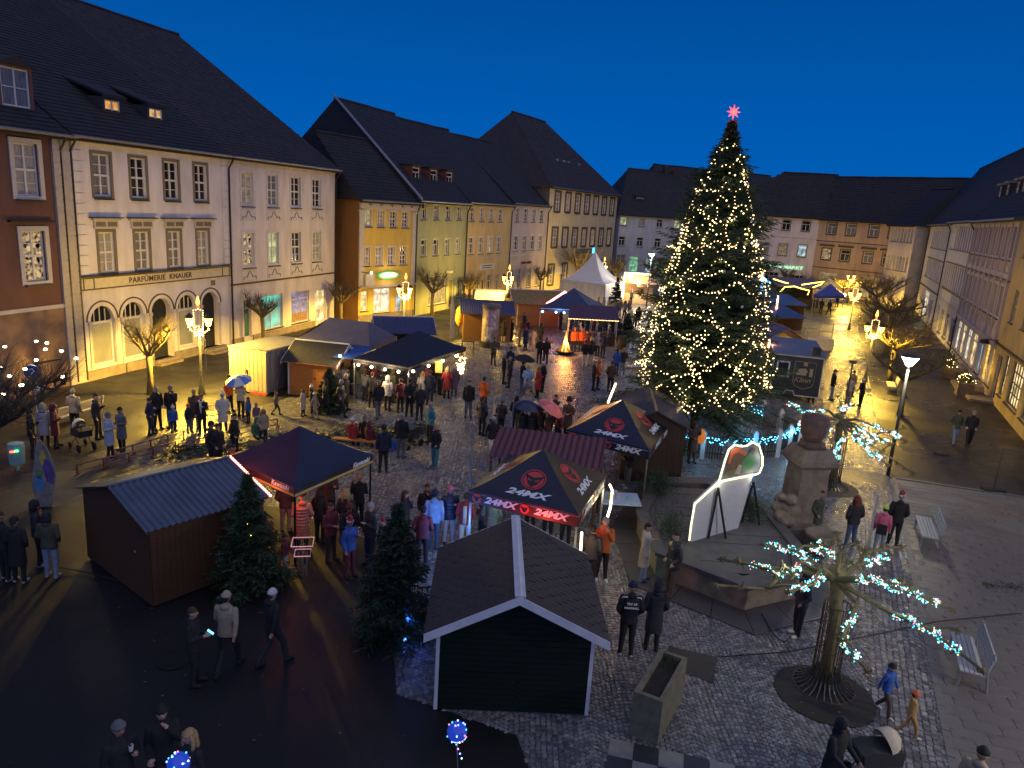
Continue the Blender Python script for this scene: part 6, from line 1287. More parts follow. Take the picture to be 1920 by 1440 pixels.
# ---- picket fence round the big fir
pk = MB(); pk.box(-.022, -.01, .05, .022, .01, 1.05); pk.prism([(-.022, -.01, 1.05), (.022, -.01, 1.05), (0, -.01, 1.1)], (0, .02, 0)); PK = pk.mesh('picket', mat('fence_green', (.012, .035, .030), .6, var=.15))
FP = [Vector(p) for p in ((6.9, 28.7), (9.0, 28.4), (11.35, 29.4), (12.9, 31.2), (12.3, 34.4), (10.6, 35.4))]; fe = thing('picket_fence', 'dark green picket fence with white gate posts round the foot of the huge fir', 'fence', (FP[0].x, FP[0].y, 0)); n_tot = 0; posts = []
for i in range(len(FP) - 1):
    a_, c_ = FP[i], FP[i + 1]; d = (c_ - a_); L_ = d.length; d.normalize(); n_ = int(L_ / .11); rz = math.atan2(d.y, d.x)
    for k in range(n_):
        if (k % 17) == 0: continue
        if n_tot < 296: q = a_ + d * (k * .11 + .05) - FP[0]; link('picket', PK, fe, (q.x, q.y, 0), rz); n_tot += 1
    b = MB(); b.box(0, .012, .25, L_, .035, .31); b.box(0, .012, .78, L_, .035, .84); b.build('rail', MATS['fence_green'], fe, loc=tuple(a_ - FP[0]) + (0,), rz=rz)
    posts += [a_, a_ + d * (L_ / 2)] if L_ > 1.8 else [a_]
for q in posts + [FP[-1]]:
    b = MB(); b.box(-.09, -.09, 0, .09, .09, 1.15); b.prism([(-.09, -.09, 1.15), (.09, -.09, 1.15), (0, -.09, 1.28)], (0, .18, 0)); b.build('post', mat('post_white', (.5, .5, .5), .5, var=.1), fe, loc=(q.x - FP[0].x, q.y - FP[0].y, 0))
b = MB(); rg = random.Random(6)
for i in range(3):
    a_, c_ = FP[i], FP[i + 1]; n_ = int((c_ - a_).length / .045)
    for k in range(n_): p = a_.lerp(c_, k / n_); b.ball((p.x + rg.gauss(0, .01), p.y - .04, 1.0 - .32 * abs(math.sin(k * .35)) * rg.random() - .05), .022, 5, 3)
a_, c_ = Vector((12.2, 34.3)), Vector((10.7, 35.3))
for k in range(50): p = a_.lerp(c_, k / 50); b.ball((p.x + rg.gauss(0, .02), p.y - .05, 1.0 - rg.random() * .5), .03, 5, 3)
tag(b.build('icicle_lights', glow('led_azure', (.1, .6, 1), 7)), 'azure blue light curtain along the picket fence under the fir', 'lights')
for (x, y) in ((7.8, 28.0), (9.8, 28.3), (12.2, 30.2)): lamp('azure_glow', (x, y, .9), (.1, .55, 1), 32, .1)
# ---- fountain with boarded basin
M_FST = mat('fountain_stone', (.20, .155, .105), .8, var=.35, scale=3, bump=.5, bscale=12); M_BRD = mat('cover_board', (.09, .088, .085), .6, var=.25, scale=3)
fo = thing('fountain', 'stone fountain basin closed with grey boards for the winter', 'fountain', (6.4, 20.4, 0)); o3 = Vector((6.4, 20.4, 0))
for i in range(8):
    A_, C_ = Vector((*FOUNT[i], 0)) - o3, Vector((*FOUNT[(i + 1) % 8], 0)) - o3; ai, ci = A_ * .88, C_ * .88
    b = MB(); b.prism([tuple(A_ * .985), tuple(C_ * .985), tuple(ci), tuple(ai)], (0, 0, .62)); b.build('basin_wall', M_FST, fo)
    b = MB(); b.prism([tuple(A_ * 1.02 + Vector((0, 0, .625))), tuple(C_ * 1.02 + Vector((0, 0, .625))), tuple(ci * .98 + Vector((0, 0, .625))), tuple(ai * .98 + Vector((0, 0, .625)))], (0, 0, .10)); b.build('basin_rim', mat('rim_stone', (.09, .083, .078), .6, var=.25, scale=4, bump=.3), fo)
IN = [((x - 6.4) * .885, (y - 20.4) * .885) for x, y in FOUNT]; ys_ = np.linspace(-3.6, 3.6, 13)
for k in range(12):
    y0_, y1_ = ys_[k] + .01, ys_[k + 1] - .01; pts = []
    def xr(y):
        xs = []
        for i in range(8):
            (xa, ya), (xb, yb) = IN[i], IN[(i + 1) % 8]
            if (ya - y) * (yb - y) < 0: xs.append(xa + (xb - xa) * (y - ya) / (yb - ya))
        return (min(xs), max(xs)) if len(xs) > 1 else None
    r0__, r1__ = xr(y0_), xr(y1_)
    if r0__ and r1__: b = MB(); b.prism([(r0__[0], y0_, .60), (r0__[1], y0_, .60), (r1__[1], y1_, .60), (r1__[0], y1_, .60)], (0, 0, .04 + .01 * (k % 3))); b.build('cover_board', M_BRD, fo)
b = MB(); b.tube([(-1.9, -.4, .75), (-1.7, .9, .95), (-1.1, 2.6, .8)], .02, 5); b.build('pipe', M_DARKMETAL, fo)
mo = thing('fountain_monument', 'tall stone fountain pillar with a flared cap and carved masks at its foot', 'monument', (9.35, 21.55, 0), .15)
def sq(b, z0, r0_, z1, r1, dx=0): b.add([(-r0_ + dx, -r0_, z0), (r0_ + dx, -r0_, z0), (r0_ + dx, r0_, z0), (-r0_ + dx, r0_, z0), (-r1 + dx, -r1, z1), (r1 + dx, -r1, z1), (r1 + dx, r1, z1), (-r1 + dx, r1, z1)], [(0, 3, 2, 1), (4, 5, 6, 7), (0, 1, 5, 4), (1, 2, 6, 5), (2, 3, 7, 6), (3, 0, 4, 7)])
b = MB(); sq(b, 0, .72, .5, .72); sq(b, .5, .62, .62, .56); b.build('base', M_FST, mo); b = MB(); sq(b, .62, .50, 2.35, .44); b.build('shaft', M_FST, mo)
b = MB(); sq(b, 2.35, .46, 2.5, .62); sq(b, 2.5, .64, 2.62, .64); sq(b, 2.62, .60, 2.95, .44); b.build('cap', M_FST, mo); b = MB(); sq(b, 2.95, .30, 3.15, .26); b.lathe([(.26, 3.15), (.40, 3.35), (.44, 3.75), (.38, 3.95), (.0, 4.0)], 10); b.build('urn', mat('urn_stone', (.13, .08, .06), .8, var=.3, bump=.4), mo, smooth=True)
b = MB(); rg = random.Random(8)
for k in range(16): b.ball((-.75 + rg.gauss(0, .16), -.45 + rg.gauss(0, .16), .5 + k * .065), .24 - k * .006, 8, 6, 0, (1, 1, .8))
b.ball((-.75, -.62, 1.45), .2, 10, 8); b.ball((-.75, -.82, 1.42), .07, 6, 5); b.ball((-.5, -.3, 1.0), .3, 8, 6); CARVE = (b, mo)
b = MB(); b.lathe([(.15, .0), (.3, .35), (.48, .62), (.50, .72), (.40, .70), (.2, .5), (.0, .45)], 18); b.build('side_bowl', M_FST, mo, loc=(-.05, -1.35, 0), smooth=True)
fb_ = []
for j, (cx_, cy_, n_, lb) in enumerate((((5.0), 22.6, 420, 'fir branches standing behind the lit picture board'), (4.75, 19.3, 260, 'fir twigs at the left foot of the lit picture board'), (7.55, 20.9, 300, 'fir twigs at the right foot of the lit picture board'))):
    b = MB(); rg = random.Random(20 + j)
    for i in range(n_):
        r = abs(rg.gauss(0, .32)); w = rg.random() * 6.28; h0 = rg.uniform(0, .5); L_ = rg.uniform(.25, .6); x, y = r * math.cos(w), r * math.sin(w); dx_, dy_ = rg.gauss(0, .3), rg.gauss(0, .3)
        for q in range(4): f = q / 4; b.add([(x + dx_ * L_ * f, y + dy_ * L_ * f, h0 + L_ * f), (x + dx_ * L_ * f + .02, y + dy_ * L_ * f, h0 + L_ * f + .01), (x + dx_ * L_ * f + rg.gauss(0, .08), y + dy_ * L_ * f + rg.gauss(0, .08), h0 + L_ * f + rg.uniform(.03, .12))], [(0, 1, 2)])
    tag(b.build('fir_bush', M_NEED, loc=(cx_, cy_, .62)), lb, 'fir branches')
# ---- lit picture board on the fountain
pb0, pb1 = G(1296, 1016, .66), G(1384, 990, .66); pbv = thing('picture_board', 'white shaped board with a painted winter scene outlined by a glowing tube', 'picture board', tuple(pb0), math.atan2(pb1.y - pb0.y, pb1.x - pb0.x))
def bp_(x, y): u, z = UV(pb0, pb1, x, y); return (u, z - pb0.z)
LOW = [bp_(*q) for q in ((1296, 1016), (1302, 942), (1346, 901), (1413, 887), (1384, 990))]; UP = [bp_(*q) for q in ((1348, 899), (1357, 862), (1364, 842), (1374, 834), (1388, 836), (1397, 836), (1409, 829), (1420, 836), (1426, 856), (1426, 872), (1421, 884), (1413, 886))]
b = MB(); b.prism([(x, 0, z) for x, z in LOW], (0, .05, 0)); b.build('white_panel', mat('panel_white', (.55, .55, .54), .5, var=.08), pbv); b = MB(); b.prism([(x, 0, z) for x, z in UP], (0, .05, 0)); up_ = b.build('picture_panel', mat('picture_ground', (.10, .13, .16), .6, var=.5, scale=4), pbv)
def pic(pts, cc, k): b = MB(); P_ = [bp_(*q) for q in pts]; b.prism([(x, -.012 - .002 * k, z) for x, z in P_], (0, .004, 0)); b.build('painted_shape', mat('paint_%d' % k, cc, .6, var=.2), up_)
pic(((1360, 888), (1366, 852), (1380, 842), (1396, 850), (1392, 884)), (.12, .06, .03), 1); pic(((1364, 868), (1370, 844), (1384, 838), (1400, 848), (1398, 856), (1384, 848), (1374, 852), (1368, 870)), (.50, .10, .03), 2)
pic(((1388, 880), (1392, 862), (1402, 852), (1412, 852), (1414, 872), (1404, 882)), (.03, .20, .06), 3); pic(((1404, 850), (1408, 840), (1415, 842), (1413, 852)), (.03, .03, .03), 4); pic(((1356, 893), (1362, 884), (1386, 876), (1398, 884), (1384, 890)), (.15, .13, .05), 5); pic(((1376, 888), (1384, 870), (1390, 872), (1386, 889)), (.40, .34, .28), 6)
TUBE = glow('neon_white', (1, .9, .5), 1.7); b = MB(); P_ = [bp_(*q) for q in ((1290, 1012), (1293, 985), (1300, 944), (1345, 903), (1357, 862), (1364, 842), (1374, 833), (1388, 836), (1397, 835), (1409, 828), (1421, 835), (1427, 856), (1427, 872), (1421, 886), (1413, 889), (1346, 902))]
b.tube([(x, -.05, z) for x, z in P_], .028, 6); b.build('neon_outline', TUBE, pbv)
for (x, z) in (P_[3], P_[6], P_[11], P_[14]): lamp('neon_light', (x, -.2, z), (1, .93, .7), 5, .08, pbv)
for (p, q, r_) in (((1321, 1045), (1345, 912), (1366, 1045)), ((1382, 1010), (1411, 900), (1428, 1015))):
    A_ = G(*p, .05); C_ = G(*r_, .05); B_ = Vector(pb0) + (Vector(pb1) - Vector(pb0)).normalized() * bp_(*q)[0]; B_.z = pb0.z + bp_(*q)[1]; B_.y -= .1
    b = MB(); b.tube([A_ + Vector((0, 0, .7)) - pb0 if False else (A_ - pb0), (B_ - pb0)], .035, 5); b.tube([(C_ - pb0), (B_ - pb0)], .035, 5); b.tube([(A_ - pb0), (C_ - pb0)], .03, 5); s_ = b.build('support_frame', M_DARKMETAL, pbv); s_.rotation_euler = (0, 0, -pbv.rotation_euler.z)
# ---- lit plane trees in guards
def strand(b, P, n, r0_, mats_n, rg, rb=.017, turns=9):
    P = [Vector(p) for p in P]
    for i in range(n):
        f = i / n * (len(P) - 1); k = min(int(f), len(P) - 2); p = P[k].lerp(P[k + 1], f - k); t = (P[k + 1] - P[k]).normalized(); a_ = t.orthogonal().normalized(); c_ = t.cross(a_); w = f * turns + rg.gauss(0, .8); rr = r0_ * rg.uniform(.8, 2.2); q = p + (a_ * math.cos(w) + c_ * math.sin(w)) * rr; b[rg.choice((0, 0, 0, 1, 2, 2, 3))].ball(tuple(q), rb * rg.uniform(.8, 1.2), 5, 3)
def lit_tree(base, hubz, ends, label, lab2, lab3, n_b, seed, rb=.017, lead=None):
    rg = random.Random(seed); B0 = Vector((base[0], base[1], 0)); o = thing('plane_tree', label, 'tree', B0); hub = Vector((-.15, .0, hubz))
    b = MB(); b.tube([(0, 0, 0), (.02, 0, hubz * .5), (-.1, 0, hubz - .1), tuple(hub + Vector((0, 0, .25)))], [.15, .12, .13, .16], 10); b.build('trunk', M_BARK, o, smooth=True); bs = [MB() for _ in range(4)]
    for (e, litf) in ends:
        e = Vector(e) - B0; m1 = hub.lerp(e, .33) + Vector((rg.gauss(0, .17), rg.gauss(0, .17), .12 + rg.gauss(0, .1))); m2 = hub.lerp(e, .68) + Vector((rg.gauss(0, .2), rg.gauss(0, .2), .05 + rg.gauss(0, .1))); P = [hub, m1, m2, e]; sde = m2 + Vector((rg.gauss(0, .3), rg.gauss(0, .3), rg.uniform(0, .35))); b = MB(); b.tube(P, [.07, .042, .03, .026], 7); b.tube([m2, m2.lerp(sde, .5) + Vector((0, 0, .05)), sde], [.035, .026, .024], 5)
        for q in (e, m2, m2.lerp(e, .5), sde, m1.lerp(m2, .5)):
            b.ball(tuple(q), .05, 7, 5)
            for k in range(9): d = Vector((rg.gauss(0, 1), rg.gauss(0, 1), rg.gauss(0, 1))).normalized() * rg.uniform(.06, .13); b.tube([q, q + d], [.02, .012], 4)
        b.build('limb', M_BARK, o, smooth=False)
        if litf: strand(bs, [m1.lerp(m2, .25), m2, m2.lerp(e, litf)], n_b, .045, 4, rg, rb)
    root = empty('string_lights', B0); tag(root, lab2, 'lights')
    for k in range(4): x = bs[k].build('bulb', BULB_C[k], root); stuff(x)
    gd = thing('tree_guard', lab3, 'tree guard', B0); M_RUST = mat('guard_rust', (.10, .055, .03), .7, metal=.3, var=.3)
    rod = MB(); rod.tube([(0, 0, .25), (0, 0, 1.95)], .011, 4); rm = rod.mesh('rod', M_RUST); br = MB(); br.tube([(.27, 0, .42), (.30, 0, .25), (.42, 0, .12), (.62, 0, .035)], .016, 4); bm_ = br.mesh('root_bar', mat('guard_steel', (.12, .11, .10), .4, metal=.7, var=.2))
    for k in range(16): w = k * math.pi / 8; link('rod', rm, gd, (.27 * math.cos(w), .27 * math.sin(w), 0))
    for k in range(26): link('root_bar', bm_, gd, (0, 0, 0), k * 2 * math.pi / 26)
    for z in (.25, .9, 1.4, 1.95):
        b = MB(); b.tube([(.27 * math.cos(k * math.pi / 10), .27 * math.sin(k * math.pi / 10), z) for k in range(21)], .014, 4); b.build('hoop', M_RUST, gd)
    b = MB(); b.tube([(.62 * math.cos(k * math.pi / 14), .62 * math.sin(k * math.pi / 14), .03) for k in range(29)], .02, 4); b.build('base_ring', M_RUST, gd)
    return o
T1 = (7.05, 13.75)
E1 = [(G(1385, 1052, 2.95), .8), (G(1432, 1020, 3.1), .95), (G(1352, 1048, 2.9), 0), (G(1545, 1018, 3.2), .95), (G(1668, 1040, 3.0), .9), (G(1690, 1025, 3.1), 0), (G(1783, 1143, 3.0), .75), (G(1843, 1258, 2.9), .6), (G(1627, 1258, 2.0), .7), (G(1478, 1110, 2.8), .95), (G(1342, 1097, 2.7), .0), (G(1570, 1000, 3.3), 0), (G(1710, 1100, 3.2), .8)]
lit_tree(T1, 2.5, E1, 'large pollarded plane tree standing in a rod cage, its spreading limbs wound with coloured bulbs', 'small cyan and pink bulbs wound round the limbs of the nearest plane tree', 'rusty rod cage round the trunk of the nearest plane tree', 150, 41, .0135)
for p in (G(1480, 1060, 3.1), G(1620, 1060, 3.2), G(1700, 1130, 3.1), G(1560, 1110, 2.9)): lamp('bulb_glow', tuple(p), (.75, .9, 1), 5, .1)
E2 = [(G(1475, 755, 3.2), 1), (G(1500, 800, 3.0), .9), (G(1640, 830, 3.1), .95), (G(1672, 832, 3.1), .9), (G(1666, 872, 2.9), .75), (G(1698, 828, 3.0), .6), (G(1570, 870, 2.4), .9), (G(1600, 760, 3.4), .8), (G(1530, 845, 2.9), 1), (G(1712, 888, 2.9), .0)]
lit_tree((12.35, 26.2), 2.6, E2, 'second pollarded plane tree with cyan lights, beside the stone fountain pillar', 'cyan and pink bulbs wound round the limbs of the second plane tree', 'rod cage round the trunk of the second plane tree', 110, 43, .022)
for p in (G(1500, 790, 3.2), G(1620, 820, 3.2), G(1570, 840, 2.9)): lamp('bulb_glow', tuple(p), (.5, .85, 1), 12, .1)
# ---- furniture
M_CONC = mat('planter_concrete', (.15, .13, .085), .85, var=.3, scale=5, bump=.5, bscale=40)
pl_ = thing('planter', 'tall concrete trough planter on the setts right of the green hut', 'planter', (2.62, 11.86, 0), math.atan2(-.25, .47)); 
L_, W_, H_ = .56, 1.62, .95
for (x0, y0, x1, y1) in ((0, 0, L_, .09), (0, W_ - .09, L_, W_), (0, .09, .09, W_ - .09), (L_ - .09, .09, L_, W_ - .09)): b = MB(); b.box(x0, y0, 0, x1, y1, H_); b.build('side_panel', M_CONC, pl_)
b = MB(); b.box(.09, .09, .1, L_ - .09, W_ - .09, H_ - .1); b.build('soil', mat('soil', (.025, .02, .015), .95, var=.5, bump=1, bscale=18), pl_)
b = MB()
for i in range(60): x, y = random.uniform(.12, L_ - .12), random.uniform(W_ - .5, W_ - .1); b.add([(x, y, H_ - .1), (x + .02, y, H_ - .1), (x + random.gauss(0, .05), y + random.gauss(0, .05), H_ + random.uniform(-.05, .06))], [(0, 1, 2)])
stuff(b.build('dry_plants', M_GRASS, pl_))
M_SLT = mat('bench_slat_grey', (.33, .34, .35), .5, var=.2, grain=(1, 8, 8), island=.15); M_SLW = mat('bench_slat_pale', (.45, .40, .32), .5, var=.2)
def bench(p, q, side, label, m=None, L_=1.7):
    """p,q: ground points under the two ends of the front edge; side=+1 puts the back to the right of p->q"""
    p, q = Vector((p[0], p[1])), Vector((q[0], q[1])); d = (q - p).normalized(); t = thing('bench', label, 'bench', (p.x, p.y, 0), math.atan2(d.y, d.x)); s_ = -1 if side > 0 else 1; m = m or M_SLT
    for k in range(5): b = MB(); y = s_ * (.02 + k * .095); b.box(0, min(y, y + s_ * .08), .43, L_, max(y, y + s_ * .08), .46); b.build('seat_slat', m, t)
    for k in range(4): b = MB(); y = s_ * (.52 + k * .022); z = .56 + k * .095; b.box(0, min(y, y + s_ * .03), z, L_, max(y, y + s_ * .03), z + .08); b.build('back_slat', m, t)
    for x in (.08, L_ - .14):
        b = MB(); b.box(x, min(s_ * .03, s_ * .08), 0, x + .06, max(s_ * .03, s_ * .08), .42); b.build('leg', M_ALU, t)
        b = MB(); b.tube([(x + .03, s_ * .60, 0), (x + .03, s_ * .54, .45), (x + .03, s_ * .62, .95)], .03, 5); b.build('leg', M_ALU, t); b = MB(); b.box(x, min(s_ * .08, s_ * .54), .38, x + .06, max(s_ * .08, s_ * .54), .425); b.build('crossbar', M_ALU, t)
    return t
bench(G(1790, 1290, .0), G(1768, 1192, .0), 1, 'grey slatted bench under the long lit limb of the nearest plane tree'); bench(G(1722, 1030, 0), G(1703, 965, 0), 1, 'grey slatted bench on the slabs beside the person in a santa hat', L_=1.8)
bench(G(1662, 738, 0), G(1650, 700, 0), 1, 'pale bench beneath the largest bare tree behind the modern lamp', M_SLW, 1.7); bench(G(175, 778, 0), G(105, 800, 0), -1, 'pale wooden bench behind the people at the left', M_SLW, 2.4)
# flower tubs with lights on the right
for (x, y, sc, lb) in ((1775, 708, 1.0, 'square flower tub with tiny lights by the shop steps, farther one'), (1806, 741, 1.05, 'square flower tub with tiny lights by the shop steps, nearer one')):
    p = G(x, y); t = thing('flower_tub', lb, 'flower tub', p, -.4); b = MB(); s_ = .42 * sc; b.box(-s_, -s_, 0, s_, s_, .75 * sc); b.build('tub', mat('tub_wood', (.22, .16, .10), .7, var=.3), t)
    b = MB(); rg = random.Random(x)
    for i in range(700): w = rg.random() * 6.28; e_ = rg.uniform(-.2, 1.5); r = rg.uniform(.2, .5) * sc; q = Vector((r * math.cos(w) * math.cos(e_ * .8), r * math.sin(w) * math.cos(e_ * .8), .8 * sc + r * math.sin(e_))); b.add([tuple(q), tuple(q + Vector((rg.gauss(0, .04), rg.gauss(0, .04), rg.gauss(0, .04)))), tuple(q + Vector((rg.gauss(0, .04), rg.gauss(0, .04), rg.gauss(0, .04))))], [(0, 1, 2)])
    stuff(b.build('foliage', M_NEED, t)); b = MB()
    for i in range(30): w = rg.random() * 6.28; e_ = rg.uniform(0, 1.5); r = .5 * sc; b.ball((r * math.cos(w) * math.cos(e_), r * math.sin(w) * math.cos(e_), .8 * sc + r * math.sin(e_)), .02, 5, 3)
    stuff(b.build('bulb', BWARM, t))
# traffic sign left, bin, painted figure board, rails
p = Vector((-17.2, 25.3, 0)); sg = thing('traffic_sign', 'blue round traffic sign with a white plate under it among the star lamps', 'traffic sign', p); zt = height_at(p, 72, 712)
b = MB(); b.tube([(0, 0, 0), (0, 0, zt + .4)], .03, 6); b.build('pole', M_ALU, sg); b = MB(); b.prism([(x * 1.0, -.06, zt + .28 + z) for x, z in circle(.29, 24)], (0, .03, 0)); f_ = b.build('sign_face', mat('sign_blue_paint', (.02, .06, .28), .4), sg)
b = MB(); b.tube([(-.1, -.075, zt + .35), (.02, -.075, zt + .44), (.1, -.075, zt + .34), (-.02, -.075, zt + .24), (-.1, -.075, zt + .12)], .022, 4); b.build('sign_symbol', WL, f_); b = MB(); b.box(-.28, -.05, zt - .36, .28, -.03, zt - .06); pz = b.build('sign_plate', WL, sg); text_on(pz, '2', -.15, zt - .21, .22, M_DRK, y=-.055); 
b = MB(); b.box(-.02, -.056, zt - .3, .2, -.052, zt - .27); b.box(.05, -.056, zt - .25, .12, -.052, zt - .14); b.build('plate_symbol', M_DRK, pz)
p = G(34, 882); bn = thing('waste_bin', 'pale turquoise waste box with a red and green light at the left edge', 'waste bin', p, .4); b = MB(); b.lathe([(.22, .25), (.26, .85), (.24, .95), (.0, .98)], 8); b.box(-.03, -.03, 0, .03, .03, .3); b.build('bin_body', mat('bin_teal', (.16, .26, .28), .5, emit=(.1, .3, .35), estr=.06), bn); b = MB(); b.box(-.12, -.29, .72, .0, -.24, .77); b.build('red_light', glow('led_r', (1, .1, .05), 4), bn); b = MB(); b.box(.02, -.29, .74, .12, -.24, .79); b.build('green_light', glow('led_g', (.1, 1, .3), 4), bn)
p = Vector((-13.6, 20.1, 0)); fg = thing('figure_board', 'painted wooden figure board with a curved violet and yellow outline at the left', 'painted board', p, .25)
z_ = height_at(p, 78, 826); OUT = [(-.22, .0), (-.36, .5), (-.34, .9), (-.26, 1.35), (-.16, z_ - .12), (-.02, z_), (.12, z_ - .25), (.24, 1.45), (.30, 1.0), (.22, .55), (.1, .0)]
b = MB(); b.prism([(x, 0, z) for x, z in OUT], (0, .03, 0)); bd = b.build('board_shape', mat('fig_ground', (.20, .19, .17), .7, var=.5, scale=4), fg)
for k, (pts, cc) in enumerate((([(-.1, 1.55), (.0, 1.8), (.08, 1.6), (.04, 1.35), (-.06, 1.3)], (.5, .36, .06)), ([(.02, 1.5), (.16, 1.45), (.26, 1.1), (.2, .7), (.05, .8), (-.02, 1.2)], (.10, .06, .22)), ([(-.28, .95), (-.1, 1.0), (.0, .7), (-.15, .45), (-.3, .6)], (.08, .2, .4)), ([(-.2, 1.2), (-.05, 1.15), (-.1, .85), (-.24, .95)], (.1, .22, .08)))): b = MB(); b.prism([(x, -.008, z) for x, z in pts], (0, .006, 0)); b.build('painted_shape', mat('fig_paint%d' % k, cc, .6, var=.3, scale=7), bd)
for k, (x0, y0, x1, y1) in enumerate(((145, 890, 330, 845), (215, 862, 345, 825), (335, 850, 520, 800))):
    A_, B_ = G(x0, y0), G(x1, y1); b = MB(); d = B_ - A_; n_ = 4; b.tube([Vector((0, 0, .35)), d + Vector((0, 0, .35))], .025, 5); b.tube([Vector((0, 0, .12)), d + Vector((0, 0, .12))], .02, 5)
    for i in range(n_ + 1): q = d * (i / n_); b.box(q.x - .025, q.y - .15, 0, q.x + .025, q.y + .15, .04); b.box(q.x - .02, q.y - .02, 0, q.x + .02, q.y + .02, .36)
    o = tag(b.build('barrier_rail', mat('rail_red', (.16, .045, .035), .5, var=.3), loc=A_), ['low reddish barrier rail nearest the brown hut at the left', 'low reddish barrier rail behind the first, left of the fir branches', 'low reddish barrier rail ending at the bank of fir branches'][k], 'barrier')
# wire basket with glowing rim
bk = thing('wire_basket', 'wire basket on a post with a pinkish glowing rim beside the small lit fir', 'basket', (-5.05, 17.0, 0), .2); b = MB(); z0_, z1_ = .65, .95
for z, s_ in ((z1_, .26), (z0_, .20)): b.tube([(-s_, -s_, z), (s_, -s_, z), (s_, s_, z), (-s_, s_, z), (-s_, -s_, z)], .012, 4)
b.build('rim', mat('rim_pink', (.4, .2, .22), .4, emit=(1, .45, .5), estr=.5), bk); b = MB()
for i in range(9):
    f = -1 + i / 4
    for sx, sy in ((f, -1), (f, 1), (-1, f), (1, f)): b.tube([(sx * .2, sy * .2, z0_), (sx * .26, sy * .26, z1_)], .005, 3, cap=False)
stuff(b.build('wire', M_ALU, bk)); 
for x in (-.1, 0, .1): b = MB(); b.box(x - .02, -.02, 0, x + .02, .02, z0_ + .02); b.build('post', M_ALU, bk)
# stand of a mobile barrier on the right
p = G(1862, 921); bs_ = thing('barrier_stand', 'bent dark metal barrier frame on a rubber foot on the right hand slabs', 'barrier', p, -.1); b = MB(); b.box(-.4, -.15, 0, .4, .15, .1); b.build('foot', MATS['rubber'], bs_); b = MB(); b.tube([(0, 0, .1), (0, 0, 1.75), (1.6, -.4, 1.75), (1.6, -.4, 1.2)], .025, 5); b.build('tube_frame', M_POLE, bs_)
# poles
p = Vector((8.0, 14.8, 0)); z = height_at(p, 1625, 922); tag((lambda b: (b.tube([(0, 0, 0), (0, 0, z)], [.035, .028], 6), b.build('pole', M_ALU, loc=p))[1])(MB()), 'thin grey pole standing right behind the nearest plane tree', 'pole')
p = G(1578, 800); z = height_at(p, 1590, 680); tag((lambda b: (b.tube([(0, 0, 0), (0, 0, z)], .04, 6), b.lathe([(.16, z), (.18, z + .12), (.0, z + .15)], 8), b.build('bollard_post', M_POLE, loc=p))[2])(MB()), 'dark post with a square head in the lane right of the food trailer', 'post')
# white van
vn = thing('van', 'white van parked lengthwise before the ochre house', 'van', (-3.9, 66.5, 0), .18); M_VAN = mat('van_white', (.6, .58, .5), .3, var=.05, coat=.5)
b = MB(); b.prism([(0, 0, .35), (4.6, 0, .35), (4.6, 0, 1.0), (4.0, 0, 1.15), (3.3, 0, 1.95), (2.9, 0, 2.05), (.1, 0, 2.05), (0, 0, 1.9)], (0, 1.8, 0)); b.build('body', M_VAN, vn)
b = MB(); b.prism([(3.95, -.01, 1.18), (3.32, -.01, 1.85), (2.7, -.01, 1.85), (2.7, -.01, 1.18)], (0, .01, 0)); b.prism([(3.99, .1, 1.19), (3.34, .1, 1.93), (3.34, 1.7, 1.93), (3.99, 1.7, 1.19)], (.01, 0, .01)); b.build('window', P_DARK, vn)
for x in (.9, 3.7):
    for y in (0, 1.62): b = MB(); b.lathe([(.0, -.1), (.33, -.1), (.33, .1), (.0, .1)], 16); w_ = b.build('wheel', MATS['rubber'], vn); w_.rotation_euler = (math.pi / 2, 0, 0); w_.location = (x, y + .09, .33)
for y in (.12, 1.5): b = MB(); b.box(4.58, y, .8, 4.62, y + .2, .95); b.build('headlight', mat('lens', (.5, .5, .5), .1), vn)
# light wands held at the bottom edge
for (x, y, z, lb, cc) in ((857, 1372, 1.95, 'ball shaped balloon with blue and pink leds on a stick at the bottom edge', 0), (335, 1432, 1.95, 'second led balloon, cut by the bottom edge at the left', 1)):
    p = G(x, y, z); t = thing('light_balloon', lb, 'balloon', p); b = MB(); b.ball((0, 0, 0), .15, 14, 10); m_ = mat('balloon_film', (.02, .04, .25), .15, var=0, emit=(.02, .06, .6), estr=.5); b.build('balloon_skin', m_, t, smooth=True); rg = random.Random(x)
    for k, mm in enumerate((BULB_C[0], BULB_C[1], glow('bulb_blue', (.1, .2, 1), 6), BULB_C[2])):
        b = MB()
        for i in range(7): w, e_ = rg.random() * 6.28, rg.uniform(-1.3, 1.4); b.ball((.155 * math.cos(w) * math.cos(e_), .155 * math.sin(w) * math.cos(e_), .155 * math.sin(e_)), .014, 5, 3)
        if not cc: b.ball((.03 * k - .02 + .02, -.01 * k, -.22 - k * .07), .014, 5, 3)
        stuff(b.build('led', mm, t))
    b = MB(); b.tube([(0, 0, -.15), (.06, -.1, -.75)], .008, 4); b.build('stick', M_ALU, t); lamp('balloon_glow', (0, 0, -.25), (.25, .35, 1), 5, .1, t)
